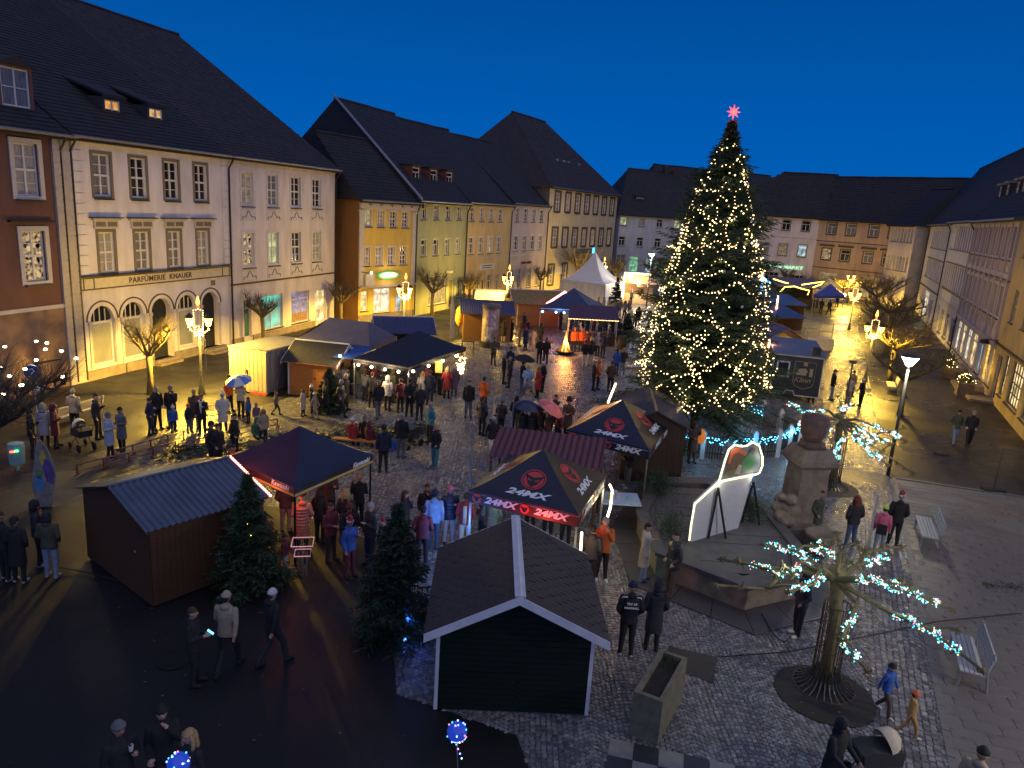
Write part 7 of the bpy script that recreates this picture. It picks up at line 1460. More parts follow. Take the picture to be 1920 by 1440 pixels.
# ================================================================== people
def voxel(b, size, smooth_it=2):
    me = b.mesh('src', M_BARK); o = bpy.data.objects.new('v', me); COL.objects.link(o)
    r = o.modifiers.new('r', 'REMESH'); r.mode = 'VOXEL'; r.voxel_size = size; r.use_smooth_shade = True
    s_ = o.modifiers.new('s', 'SMOOTH'); s_.factor = .5; s_.iterations = smooth_it
    dg = bpy.context.evaluated_depsgraph_get(); out_ = bpy.data.meshes.new_from_object(o.evaluated_get(dg)); bpy.data.objects.remove(o); bpy.data.meshes.remove(me); return out_
def loft(b, rings, n=14):
    """rings: (cx, cy, z, rx, ry)"""
    vs = []; m = len(rings)
    for (cx_, cy_, z, rx, ry) in rings:
        for k in range(n): w = 2 * math.pi * k / n; c0, s0 = math.cos(w), math.sin(w); vs.append((cx_ + rx * math.copysign(abs(c0) ** .85, c0), cy_ + ry * math.copysign(abs(s0) ** .85, s0), z))
    fs = [(i * n + k, i * n + (k + 1) % n, (i + 1) * n + (k + 1) % n, (i + 1) * n + k) for i in range(m - 1) for k in range(n)] + [tuple(range(n - 1, -1, -1)), tuple(range((m - 1) * n, m * n))]
    b.add(vs, fs)
SKIN, TOP, LEG, SHOE, DARK = 0, 1, 2, 3, 4
BODIES = {}
def body(pose='down', coat='jacket', child=False):
    """one continuous figure 1.75 m tall facing -Y; slots skin, top, trousers, shoes, dark"""
    key = (pose, coat, child)
    if key in BODIES: return BODIES[key]
    b = MB(); S = []; fat = 1.12 if coat in ('puffer',) else 1.0
    hem = {'jacket': .84, 'puffer': .80, 'coat': .50, 'longpuffer': .42}[coat]; sit = pose == 'sit'
    def cap(p, q, r0_, r1, mi, n=9): b.tube([p, ((Vector(p) + Vector(q)) / 2), q], [r0_, (r0_ + r1) / 2 * 1.04, r1], n); b.ball(tuple(p), r0_, 9, 6); b.ball(tuple(q), r1, 9, 6); S.append((Vector(p), Vector(q), max(r0_, r1), mi))
    zh = .92
    if sit: zh = .50
    dz = zh - .92
    walk = pose in ('walk', 'walk2', 'push'); st = .24 if walk else 0.0
    hips = [(-.09, 0, zh), (.09, 0, zh)]
    if sit: knees = [(-.11, -.42, .50), (.11, -.42, .50)]; ank = [(-.12, -.42, .09), (.12, -.44, .09)]
    elif walk: knees = [(-.09, -.20, .50), (.09, .02, .49)]; ank = [(-.09, -.26, .09), (.09, .30, .13)]
    elif pose == 'wide': knees = [(-.14, -.02, .49), (.13, -.01, .49)]; ank = [(-.19, .0, .09), (.18, .03, .09)]
    else: knees = [(-.10, -.03, .49), (.10, -.01, .49)]; ank = [(-.11, .02, .09), (.12, -.03, .09)]
    for i in (0, 1):
        cap(hips[i], knees[i], .098, .072, LEG); cap(knees[i], ank[i], .070, .050, LEG)
        a_ = Vector(ank[i]); cap((a_.x, a_.y + .02, .055), (a_.x * 1.15, a_.y - .15, .045), .052, .045, SHOE)
    ln = -.06 if pose in ('push', 'bend') else 0.0        # lean forward
    Z = lambda z: z + dz
    R_ = [(0, ln * (z - .92), Z(z), rx * fat, ry * fat) for z, rx, ry in ((max(hem, .5), .205 if hem < .7 else .19, .16 if hem < .7 else .145), (.92, .185, .14), (1.08, .165, .125), (1.25, .185, .135), (1.38, .185, .125), (1.45, .12, .09), (1.50, .07, .07))]
    if hem < .7 and not sit: R_ = [(0, 0, hem, .20, .155)] + [(0, 0, .68, .195, .155)] + R_[1:]
    loft(b, R_, 16); S.append((Vector((0, 0, Z(max(hem, .5) + .06))), Vector((0, ln * .4, Z(1.44))), .19, TOP))
    if coat in ('puffer', 'longpuffer'):
        z = hem + .05
        while z < 1.38: loft(b, [(0, 0, Z(z) - .035, .16, .11), (0, 0, Z(z), .212, .162), (0, 0, Z(z) + .035, .16, .11)], 14); z += .095
    # hood or collar
    b.ball((0, .065 + ln * .5, Z(1.48)), .095, 9, 6, 0, (1.15, .8, .7)); cap((0, ln * .55, Z(1.44)), (0, ln * .6 - .01, Z(1.56)), .055, .05, SKIN)
    S.append((Vector((-.07, .08, Z(1.48))), Vector((.07, .08, Z(1.48))), .09, TOP))
    sh = [(-.185, ln * .5, Z(1.40)), (.185, ln * .5, Z(1.40))]
    arms = {'down': ((-.235, .02, 1.13), (-.245, -.05, .88), (.235, .02, 1.13), (.245, -.05, .88)), 'wide': ((-.26, .03, 1.14), (-.25, -.08, .90), (.26, .03, 1.14), (.25, -.08, .90)),
            'cup': ((-.235, .02, 1.13), (-.22, -.09, .90), (.235, .0, 1.15), (.13, -.22, 1.28)), 'both': ((-.235, .01, 1.14), (-.08, -.22, 1.16), (.235, .01, 1.14), (.08, -.23, 1.14)),
            'pocket': ((-.255, .04, 1.14), (-.19, -.10, .98), (.255, .04, 1.14), (.19, -.10, .98)), 'face': ((-.235, .02, 1.13), (-.20, -.10, .93), (.22, -.10, 1.18), (.06, -.15, 1.46)),
            'walk': ((-.24, .08, 1.15), (-.23, .14, .92), (.24, -.04, 1.14), (.23, -.18, .96)), 'walk2': ((-.24, .06, 1.15), (-.20, -.05, .97), (.24, .06, 1.14), (.20, -.05, .97)),
            'push': ((-.22, -.12, 1.16), (-.18, -.36, 1.05), (.22, -.12, 1.16), (.18, -.36, 1.05)), 'hold': ((-.235, .01, 1.14), (-.1, -.23, 1.12), (.235, -.02, 1.16), (.16, -.20, 1.42)),
            'back': ((-.235, .06, 1.14), (-.05, .17, 1.0), (.235, .06, 1.14), (.05, .17, 1.0)), 'sit': ((-.23, -.05, 1.14), (-.13, -.28, 1.02), (.23, -.05, 1.14), (.13, -.28, 1.02)), 'bend': ((-.24, -.06, 1.12), (-.2, -.22, .95), (.24, -.06, 1.12), (.2, -.22, .95))}[pose]
    hands = []
    for i in (0, 1):
        e = Vector(arms[i * 2]); h_ = Vector(arms[i * 2 + 1]); e.z += dz; h_.z += dz; cap(sh[i], tuple(e), .068 * fat, .056 * fat, TOP); cap(tuple(e), tuple(h_), .055 * fat, .042, TOP)
        d = (h_ - e).normalized(); hd = h_ + d * .045; cap(tuple(h_ + d * .01), tuple(hd + d * .02), .033, .034, SKIN, 7); hands.append((hd + d * .045, d))
    hz = Z(1.66); hy = ln * .7 - .01; k = 1.22 if child else 1.0
    b.ball((0, hy, hz), .105 * k, 14, 10, 0, (.80, .95, 1.12)); b.ball((0, hy - .02, hz - .055 * k), .075 * k, 10, 7, 0, (.82, .95, .9)); b.ball((0, hy - .105 * k, hz - .015), .018 * k, 7, 5, 0, (.8, 1, 1.5))
    for s_ in (-1, 1): b.ball((s_ * .085 * k, hy + .005, hz - .01), .022 * k, 6, 5, 0, (.5, .9, 1.4))
    S.append((Vector((0, hy, hz - .07)), Vector((0, hy, hz + .03)), .105 * k, SKIN))
    me = voxel(b, .017, 2); me.name = 'person_body'; nv = len(me.polygons); C_ = np.zeros(nv * 3, np.float32); me.polygons.foreach_get('center', C_); C_ = C_.reshape(-1, 3)
    best = np.full(nv, 1e9); mi = np.full(nv, TOP, np.int32)
    for (p, q, r, m_) in S:
        p_, q_ = np.array(p), np.array(q); d = q_ - p_; t = np.clip(((C_ - p_) @ d) / max(1e-9, d @ d), 0, 1); D = np.linalg.norm(C_ - p_ - t[:, None] * d, axis=1) - r
        if m_ == TOP and r > .18: D = np.where((C_[:, 2] > Z(hem) - .035) & (np.abs(C_[:, 0]) < .24), D - .02, D + .5)
        k_ = D < best; best[k_] = D[k_]; mi[k_] = m_
    head = C_[:, 2] > Z(1.545); mi[head & (np.abs(C_[:, 0]) < .14) & (np.abs(C_[:, 1]) < .16) & ~((mi == TOP) & (C_[:, 1] > .05) & (C_[:, 2] < Z(1.56)))] = SKIN
    # (arms raised beside the head stay cloth)
    for i in (0, 1):
        hd, d = hands[i]; near = (np.linalg.norm(C_ - np.array(hd - d * .03), axis=1) < .062); mi[near] = SKIN
    fb_ = MB()
    for i, (hd, d) in enumerate(hands):
        a_ = d.cross(Vector((0, 0, 1)));  a_ = a_.normalized() if a_.length > .3 else Vector((0, 1, 0)); c_ = d.cross(a_).normalized(); s_ = -1 if i else 1
        for f in range(4):
            o_ = hd - d * .02 + a_ * (f - 1.5) * .019; L_ = (.05, .06, .057, .045)[f]; fb_.tube([o_, o_ + d * L_ * .6, o_ + d * L_ * .95 - c_ * .022 * s_], [.0095, .009, .006], 5)
        fb_.tube([hd - d * .05 + a_ * .03, hd - d * .02 + a_ * .048, hd + d * .008 + a_ * .044], [.0105, .010, .007], 5)
    nf = len(fb_.f)
    for s_ in (-1, 1): fb_.ball((s_ * .034 * k, hy - .092 * k, hz + .012), .012 * k, 6, 4, DARK, (1.2, .6, .7))
    fb_.ball((0, hy - .094 * k, hz - .062 * k), .018 * k, 6, 4, DARK, (1.2, .4, .3))
    V0 = np.zeros(len(me.vertices) * 3, np.float32); me.vertices.foreach_get('co', V0); V0 = V0.reshape(-1, 3); polys = [tuple(p.vertices) for p in me.polygons]; off = len(V0)
    V1 = [tuple(v) for v in V0] + [tuple(v) for v in fb_.v]; F1 = polys + [tuple(i + off for i in f) for f in fb_.f]; M1 = list(mi) + [DARK if m_ == DARK else SKIN for m_ in fb_.m]
    m2 = bpy.data.meshes.new('person_body'); m2.from_pydata(V1, [], F1); ph = mat('cloth_ph', (.1, .1, .1), .8)
    for _ in range(5): m2.materials.append(ph)
    m2.polygons.foreach_set('material_index', M1); m2.polygons.foreach_set('use_smooth', [True] * len(F1)); m2.update(); bpy.data.meshes.remove(me)
    BODIES[key] = (m2, hz, hy, k); return BODIES[key]
HEADS = {}
def headwear(kind, k):
    if (kind, k) in HEADS: return HEADS[(kind, k)]
    b = MB()
    def shell(rx, ry, rz, zcut, cz=0.0, n=14, m=7, mi=0, cy_=0.0):
        prof = []; vs = []
        for i in range(m + 1):
            th = math.asin(zcut) + (math.pi / 2 - math.asin(zcut)) * i / m; prof.append((math.cos(th), math.sin(th)))
        for c0, s0 in prof:
            for j in range(n): w = 2 * math.pi * j / n; vs.append((rx * c0 * math.cos(w), cy_ + ry * c0 * math.sin(w), cz + rz * s0))
        b.add(vs, [(i * n + j, i * n + (j + 1) % n, (i + 1) * n + (j + 1) % n, (i + 1) * n + j) for i in range(m) for j in range(n)] + [tuple(range(n - 1, -1, -1))], mi)
    if kind in ('beanie', 'pompon', 'santa'):
        shell(.094 * k, .110 * k, .135 * k, .12); 
        b.lathe([(.090 * k, .01), (.101 * k, .012), (.101 * k, .055), (.090 * k, .06)], 14, 1 if kind == 'santa' else 0)
        if kind == 'pompon': b.ball((0, .01, .155 * k), .042 * k, 8, 6)
        if kind == 'santa': b.tube([(0, 0, .10), (.02, .05, .17), (.03, .11, .14), (.03, .15, .07)], [.08, .055, .03, .02], 8); b.ball((.03, .155, .05), .035, 7, 5, 1)
    elif kind == 'cap': shell(.094 * k, .108 * k, .12 * k, .15); b.prism([(-.07 * k, -.09 * k, .02), (.07 * k, -.09 * k, .02), (.05 * k, -.175 * k, .01), (-.05 * k, -.175 * k, .01)], (0, 0, .012))
    elif kind == 'tophat': b.lathe([(.16, .03), (.16, .045), (.10, .05), (.105, .20), (.0, .205)], 16)
    elif kind == 'short':
        shell(.090 * k, .106 * k, .127 * k, .25, 0, cy_=.006); b.ball((0, .045, .0), .083 * k, 10, 7, 0, (1.0, .8, 1.05))
    elif kind in ('long', 'longf'):
        shell(.094 * k, .110 * k, .130 * k, .2, 0, cy_=.006); loft(b, [(0, .055, -.30, .10, .05), (0, .07, -.2, .125, .055), (0, .06, -.06, .105, .075), (0, .045, .03, .092, .08)], 12)
        for s_ in (-1, 1): b.tube([(s_ * .08, -.03, .06), (s_ * .098, -.02, -.05), (s_ * .105, -.03, -.17), (s_ * .085, -.05, -.26)], [.02, .035, .035, .018], 6)
    elif kind == 'bun': shell(.090 * k, .106 * k, .127 * k, .2, 0, cy_=.006); b.ball((0, .10, .07), .05, 8, 6)
    elif kind == 'hood': shell(.108 * k, .122 * k, .145 * k, -.25, 0, cy_=.022, m=8); loft(b, [(0, .05, -.14, .11, .09), (0, .045, -.06, .108, .095), (0, .04, .0, .10, .09)], 12)
    elif kind == 'furhood':
        shell(.092 * k, .108 * k, .13 * k, .2); N = 18
        for i in range(N): w = math.pi * (1.12 + 1.0 * 0) + math.pi * 1.0 * i / (N - 1); b.ball((.16 * math.cos(w) * -1, .06 + .05 * math.sin(w) * 1, -.16 + .0 * i), .045, 6, 5, 1)
    me = b.mesh('headwear', [mat('ph1', (.1, .1, .1), .8), mat('ph2', (.5, .5, .5), .9)], smooth=kind not in ('tophat',)); HEADS[(kind, k)] = me; return me
CLO = {'black': (.012, .012, .014), 'dark': (.022, .022, .026), 'navy': (.012, .018, .045), 'grey': (.12, .12, .13), 'lgrey': (.34, .33, .33), 'white': (.55, .53, .50), 'cream': (.48, .41, .30), 'beige': (.32, .25, .17), 'brown': (.08, .05, .035), 'olive': (.06, .065, .04), 'red': (.32, .03, .03), 'maroon': (.12, .02, .03), 'orange': (.60, .12, .02), 'salmon': (.62, .22, .14), 'pink': (.55, .12, .18), 'blue': (.03, .09, .32), 'teal': (.03, .16, .22), 'sky': (.25, .36, .60), 'jeans': (.06, .09, .16), 'ljeans': (.20, .25, .33), 'green': (.04, .12, .05), 'lime': (.35, .6, .08), 'mauve': (.14, .09, .12), 'tan': (.38, .22, .07), 'blond': (.34, .22, .09), 'hbrown': (.05, .028, .015), 'hred': (.14, .03, .015), 'hgrey': (.25, .24, .23), 'hblack': (.01, .009, .009), 'pale': (.40, .30, .25), 'paleblue': (.30, .38, .48), 'yellow': (.6, .5, .08)}
def cm(c_, kind='cloth'): return mat('%s_%s' % (kind, c_), CLO[c_], .85 if kind != 'puff' else .45, var=.18, scale=7, bump=.25, bscale=22)
SKINS = [mat('skin_a', (.42, .24, .17), .55, var=.08), mat('skin_b', (.36, .19, .13), .55, var=.08), mat('skin_c', (.48, .30, .22), .55, var=.08)]
NP = [0]
def person(x, y, pose, coat, top, leg, hw, hwc, face, label, h=1.74, group=None, shoe='black', child=False, z=0.0, hw2='white', world=None, pocket=None):
    """x,y: the ground point under the figure in the survey; face: 0 towards the viewer, 90 to the picture's right, 180 away"""
    p = Vector((*world, z)) if world else G(x, y, z); me, hz, hy, k = body(pose, coat, child); base = math.atan2(p.x, p.y)
    rg = random.Random(NP[0] * 7 + 3); NP[0] += 1
    o = link('person', me, None, p, -base + math.radians(face), h / 1.79); tag(o, label, 'person' if not child else 'child', group)
    ms = [SKINS[NP[0] % 3], cm(top, 'puff' if 'puff' in coat else 'cloth'), cm(leg), cm(shoe), cm('black')]
    for i, m_ in enumerate(ms): o.material_slots[i].link = 'OBJECT'; o.material_slots[i].material = m_
    if hw:
        hm = headwear(hw, k); c_ = link({'beanie': 'hat', 'pompon': 'hat', 'santa': 'hat', 'cap': 'cap', 'tophat': 'hat', 'hood': 'hood', 'furhood': 'hood'}.get(hw, 'hair'), hm, o, (0, hy, hz)); c_.rotation_euler = (rg.uniform(-.05, .12), 0, 0)
        for i, cc in enumerate((hwc, hw2)): c_.material_slots[i].link = 'OBJECT'; c_.material_slots[i].material = cm(cc, 'knit')
    if hw in ('beanie', 'pompon', 'cap', 'santa', 'tophat'):
        s_ = link('hair', headwear('short', k), o, (0, hy + .004, hz - .012)); s_.scale = (.97, .97, .9); cc = rg.choice(('hbrown', 'hblack', 'blond', 'hgrey'))
        for i in (0, 1): s_.material_slots[i].link = 'OBJECT'; s_.material_slots[i].material = cm(cc, 'knit')
    return o
def extra(o, name, b, m, label=None):
    x = b.build(name, m, o, smooth=True); 
    if label: x['label'] = label
    return x
P_ = person
cv, cmo = CARVE; cme = voxel(cv, .045, 3); cme.materials.clear(); cme.materials.append(mat('carved_stone', (.20, .16, .11), .85, var=.3, scale=5, bump=.9, bscale=14)); link('carved_figure', cme, cmo)
# --- left lawn side
P_(64, 857, 'cup', 'jacket', 'black', 'dark', 'beanie', 'black', 70, 'man in black jacket and black beanie holding a cup, leftmost by the bench')
P_(86, 838, 'down', 'coat', 'lgrey', 'black', 'long', 'hgrey', 160, 'woman in pale grey coat seen from behind at the left end of the pale bench', h=1.68)
P_(106, 838, 'both', 'coat', 'maroon', 'black', 'hood', 'maroon', 80, 'woman in dark red hooded coat standing before the pale wooden bench', h=1.66)
P_(142, 812, 'cup', 'jacket', 'beige', 'black', 'short', 'hgrey', 150, 'grey haired man in beige jacket in front of the pale wooden bench', h=1.8)
P_(185, 823, 'cup', 'jacket', 'dark', 'black', 'short', 'hblack', 60, 'man in dark jacket holding a cup just right of the pale wooden bench', h=1.8)
P_(207, 857, 'both', 'coat', 'paleblue', 'black', 'beanie', 'grey', 60, 'woman in pale blue coat looking at the black hatted friend beside her', h=1.68)
P_(230, 845, 'both', 'coat', 'grey', 'black', 'beanie', 'black', -50, 'woman in grey coat with a long black scarf reading a leaflet', h=1.68)
P_(296, 805, 'pocket', 'jacket', 'black', 'black', 'short', 'hgrey', 30, 'grey haired man in a black jacket left in the row under the perfumery lamp', h=1.8)
P_(283, 815, 'pocket', 'jacket', 'navy', 'navy', 'beanie', 'black', 60, 'boy in navy standing in front of the grey haired man in black', h=1.5, child=False)
P_(323, 803, 'face', 'jacket', 'black', 'jeans', 'cap', 'grey', -20, 'man with a grey cap drinking from a cup under the perfumery lamp', h=1.82)
P_(326, 813, 'down', 'jacket', 'blue', 'navy', 'pompon', 'white', 10, 'small boy in blue with a pale bobble hat before the drinking man', h=1.15, child=True)
P_(355, 811, 'down', 'jacket', 'navy', 'jeans', 'beanie', 'orange', 40, 'child in navy with an orange hat left of the woman with the white scarf', h=1.2, child=True)
P_(366, 803, 'pocket', 'coat', 'brown', 'beige', 'short', 'blond', 200, 'fair haired woman in brown coat seen behind the white scarf woman', h=1.66)
o = P_(380, 815, 'cup', 'jacket', 'black', 'black', 'bun', 'hred', -20, 'red haired woman with a wide white scarf over a black jacket', h=1.68); b = MB(); b.tube([(-.09, -.06, 1.50), (0, -.12, 1.44), (.09, -.06, 1.50), (0, .09, 1.52), (-.09, -.06, 1.50)], .045, 7); b.tube([(0, -.14, 1.44), (.02, -.17, 1.2), (.03, -.18, 1.0)], [.05, .045, .03], 6); extra(o, 'scarf', b, cm('white'))
P_(419, 811, 'pocket', 'coat', 'white', 'black', 'pompon', 'white', 5, 'woman in long white coat and white bobble hat standing alone', h=1.7)
o = P_(452, 783, 'hold', 'jacket', 'cream', 'black', 'long', 'hbrown', 150, 'person in cream pullover under a blue and white umbrella by the container', h=1.7)
def umbrella(p, r, cols, label, tilt=(.1, .1), hh=1.75):
    t = thing('umbrella', label, 'umbrella', (p.x, p.y, p.z + hh)); t.rotation_euler = (tilt[0], tilt[1], 0); N = 8
    for k in range(N):
        w0, w1 = k * 2 * math.pi / N, (k + 1) * 2 * math.pi / N; b = MB(); P4 = []
        for f, z in ((0, .26), (.4, .22), (.75, .12), (1.0, 0)): P4 += [(r * f * math.cos(w0), r * f * math.sin(w0), z), (r * f * math.cos(w1) * (1 if f < 1 else 1), r * f * math.sin(w1), z)]
        b.add(P4, [(0, 2, 3), (2, 4, 5, 3), (4, 6, 7, 5)]); b.build('canopy_panel', cols[k % len(cols)], t, smooth=False)
    b = MB(); b.tube([(0, 0, .3), (0, 0, -.5), (.03, 0, -.56)], .01, 5); b.build('shaft', M_DARKMETAL, t); return t
umbrella(G(449, 783), .58, [mat('umb_white', (.5, .5, .5), .5), mat('umb_blue', (.08, .2, .55), .5)], 'blue and white umbrella held beside the container', (.25, -.1), 1.62)
P_(431, 772, 'cup', 'jacket', 'orange', 'black', 'short', 'hblack', 40, 'person in orange jacket left of the blue and white umbrella', h=1.7)
P_(466, 793, 'down', 'jacket', 'blue', 'black', 'long', 'hbrown', -50, 'little girl in a blue jacket next to the striped child', h=1.12, child=True)
P_(481, 801, 'down', 'jacket', 'mauve', 'black', 'beanie', 'pink', 20, 'little child in a striped top rightmost under the perfumery lamp', h=1.05, child=True)
P_(518, 778, 'walk', 'jacket', 'mauve', 'dark', 'short', 'hbrown', 90, 'running child on the wet ground left of the orange hut', h=1.1, child=True)
P_(568, 781, 'down', 'coat', 'cream', 'black', 'beanie', 'brown', 60, 'child in a cream coat before the orange hut', h=1.25, child=True)
P_(584, 775, 'down', 'jacket', 'black', 'black', 'pompon', 'white', 90, 'child in black with a white bobble hat before the orange hut', h=1.3, child=True)
P_(590, 785, 'walk', 'jacket', 'beige', 'beige', 'beanie', 'white', 60, 'child in beige snow suit with white hat before the orange hut', h=1.2, child=True)
P_(610, 777, 'walk', 'coat', 'black', 'black', 'long', 'hblack', -70, 'long haired woman in black coat striding by the small fir', h=1.68)
P_(639, 781, 'walk2', 'puffer', 'dark', 'black', 'beanie', 'hgrey', 60, 'person in dark quilted coat and grey hat right of the small fir', h=1.72)
P_(648, 770, 'cup', 'jacket', 'dark', 'dark', 'beanie', 'cream', 60, 'man with pale hat behind the dark quilted coat person', h=1.78)
# --- around and under the black gazebo
for i, (x, y, po, co, to, le, hw, hc, fa, lb, hh) in enumerate([
    (697, 765, 'pocket', 'jacket', 'dark', 'black', 'short', 'hbrown', 170, 'dark clad man half hidden left of the grey trousered man at the counter', 1.76),
    (709, 783, 'walk2', 'jacket', 'black', 'grey', 'beanie', 'grey', 190, 'man in black jacket and grey trousers seen from behind before the black gazebo', 1.76),
    (726, 771, 'pocket', 'puffer', 'white', 'black', 'hood', 'white', 150, 'person in shiny white quilted vest with the hood up', 1.72),
    (750, 775, 'cup', 'jacket', 'maroon', 'black', 'short', 'hblack', 200, 'person in dark red jacket before the black gazebo', 1.7),
    (767, 782, 'back', 'jacket', 'black', 'black', 'short', 'hblack', 180, 'broad man in black jacket with a small white mark, seen from behind', 1.84),
    (786, 789, 'pocket', 'jacket', 'dark', 'dark', 'short', 'hgrey', 190, 'slim grey haired man in dark clothes right of the broad man in black', 1.74),
    (790, 758, 'cup', 'jacket', 'white', 'dark', 'long', 'blond', 190, 'person in white jacket at the counter under the bulbs', 1.66),
    (805, 760, 'pocket', 'jacket', 'navy', 'navy', 'short', 'hbrown', 170, 'man in navy beside the pole with the yellow price board', 1.78),
    (837, 748, 'pocket', 'coat', 'red', 'black', 'long', 'blond', 180, 'blond woman in red coat at the right end of the black gazebo', 1.68),
    (851, 745, 'down', 'coat', 'mauve', 'jeans', 'hood', 'mauve', 200, 'person in mauve coat and white shoes right of the blond woman in red', 1.66)]):
    P_(x, y, po, co, to, le, hw, hc, fa, lb, h=hh, shoe='white' if i == 9 else 'black')
rgp = random.Random(77); crowd_l = ['dark blond woman', 'man with a dark cap', 'bald looking man', 'woman with a grey hat', 'man in a knit hat', 'woman with long dark hair', 'teen with a hood', 'man with grey hair', 'woman in a red hat', 'man with a black beanie']
def filler(pts, where, tops=('black', 'dark', 'navy', 'brown', 'grey', 'maroon', 'olive'), faces=(0, 360), hs=(1.6, 1.82)):
    for i, (x, y) in enumerate(pts):
        hw, hc, ld = rgp.choice((('beanie', 'black', 'black hat'), ('beanie', 'grey', 'grey hat'), ('short', 'hbrown', 'short brown hair'), ('short', 'hgrey', 'grey hair'), ('long', 'hbrown', 'long brown hair'), ('long', 'blond', 'long fair hair'), ('pompon', 'white', 'white bobble hat'), ('hood', 'dark', 'dark hood'), ('cap', 'navy', 'navy cap'), ('beanie', 'maroon', 'dark red hat')))
        to = rgp.choice(tops); w_ = where[i] if isinstance(where, (list, tuple)) else where
        P_(x, y, rgp.choice(('pocket', 'cup', 'both', 'down', 'face')), rgp.choice(('jacket', 'jacket', 'coat', 'puffer')), to, rgp.choice(('black', 'dark', 'jeans', 'navy')), hw, hc, rgp.uniform(*faces), 'person in %s, %s, %s' % ({'lgrey': 'pale grey', 'ljeans': 'pale jeans'}.get(to, to), ld, w_), h=rgp.uniform(*hs))
filler([(633, 752), (645, 745), (660, 741), (672, 748), (684, 752), (690, 742), (703, 748), (716, 752), (722, 742), (735, 756), (742, 747), (757, 752), (773, 757), (797, 744), (812, 736), (824, 741)],
       ['leftmost at the counter beside the white post', 'second from the white post at the counter', 'behind the white tent leg', 'between the tent leg and the first bulb', 'under the second bulb of the black gazebo', 'deep inside the black gazebo on its left', 'left of the white hooded vest', 'behind the white hooded vest', 'deep inside the black gazebo at its middle', 'left of the broad man in black, at the counter', 'behind the person in dark red at the counter', 'behind the broad man in black', 'to the right of the broad man, further in', 'just behind the man in navy', 'behind the yellow price board', 'left of the blond woman in red, under the tent'], faces=(120, 240))
o = P_(877, 783, 'down', 'jacket', 'black', 'grey', 'short', 'hbrown', 5, 'man in black hoodie and grey trousers standing alone facing the camera', h=1.8)
P_(905, 775, 'pocket', 'jacket', 'orange', 'black', 'short', 'hblack', 150, 'man in orange and black jacket behind the dark quilted coat', h=1.8)
P_(902, 817, 'pocket', 'puffer', 'dark', 'black', 'short', 'hbrown', 140, 'person in shiny dark quilted jacket in the group on the cobbles', h=1.76)
P_(930, 795, 'walk2', 'coat', 'lgrey', 'dark', 'long', 'blond', 70, 'fair haired woman in pale grey coat in the group on the cobbles', h=1.7)
P_(938, 812, 'pocket', 'puffer', 'dark', 'black', 'pompon', 'grey', 170, 'person with grey bobble hat right of the pale grey coat', h=1.55)
P_(921, 858, 'walk', 'jacket', 'black', 'white', 'beanie', 'lgrey', 20, 'person with a pale scarf, light hat and white trousers near the stall roof', h=1.7, shoe='white')
P_(985, 775, 'cup', 'coat', 'grey', 'dark', 'pompon', 'grey', 10, 'woman with grey bobble hat behind the dark umbrella', h=1.7)
P_(985, 797, 'both', 'coat', 'lgrey', 'dark', 'long', 'blond', 150, 'blond person in pale grey right behind the dark umbrella', h=1.66)
P_(965, 812, 'pocket', 'jacket', 'black', 'black', 'hood', 'black', 170, 'person in black half behind the thin pole', h=1.7)
filler([(976, 838), (994, 840), (1010, 838), (1024, 842), (1045, 835), (1000, 822)], ['under the dark umbrella, left', 'under the dark umbrella, right', 'between the two umbrellas', 'under the pink umbrella', 'at the right rim of the pink umbrella', 'behind the pair of umbrellas'], faces=(60, 300), tops=('brown', 'dark', 'maroon', 'black'))
umbrella(G(984, 840), .62, [mat('umb_navy', (.02, .025, .07), .4)], 'dark navy umbrella over two people behind the maroon stall roof', (.1, .1), 1.75)
umbrella(G(1027, 842), .60, [mat('umb_pink', (.55, .12, .14), .5), mat('umb_pink2', (.6, .2, .2), .5)], 'pink umbrella tilted to the right behind the maroon stall roof', (.15, .55), 1.72)
P_(1037, 812, 'cup', 'coat', 'dark', 'black', 'short', 'hbrown', 15, 'man with a cup behind the pink umbrella', h=1.78)
P_(1062, 822, 'both', 'coat', 'brown', 'black', 'tophat', 'hblack', -20, 'man with a black top hat holding a cup left of the farther racing gazebo', h=1.8)
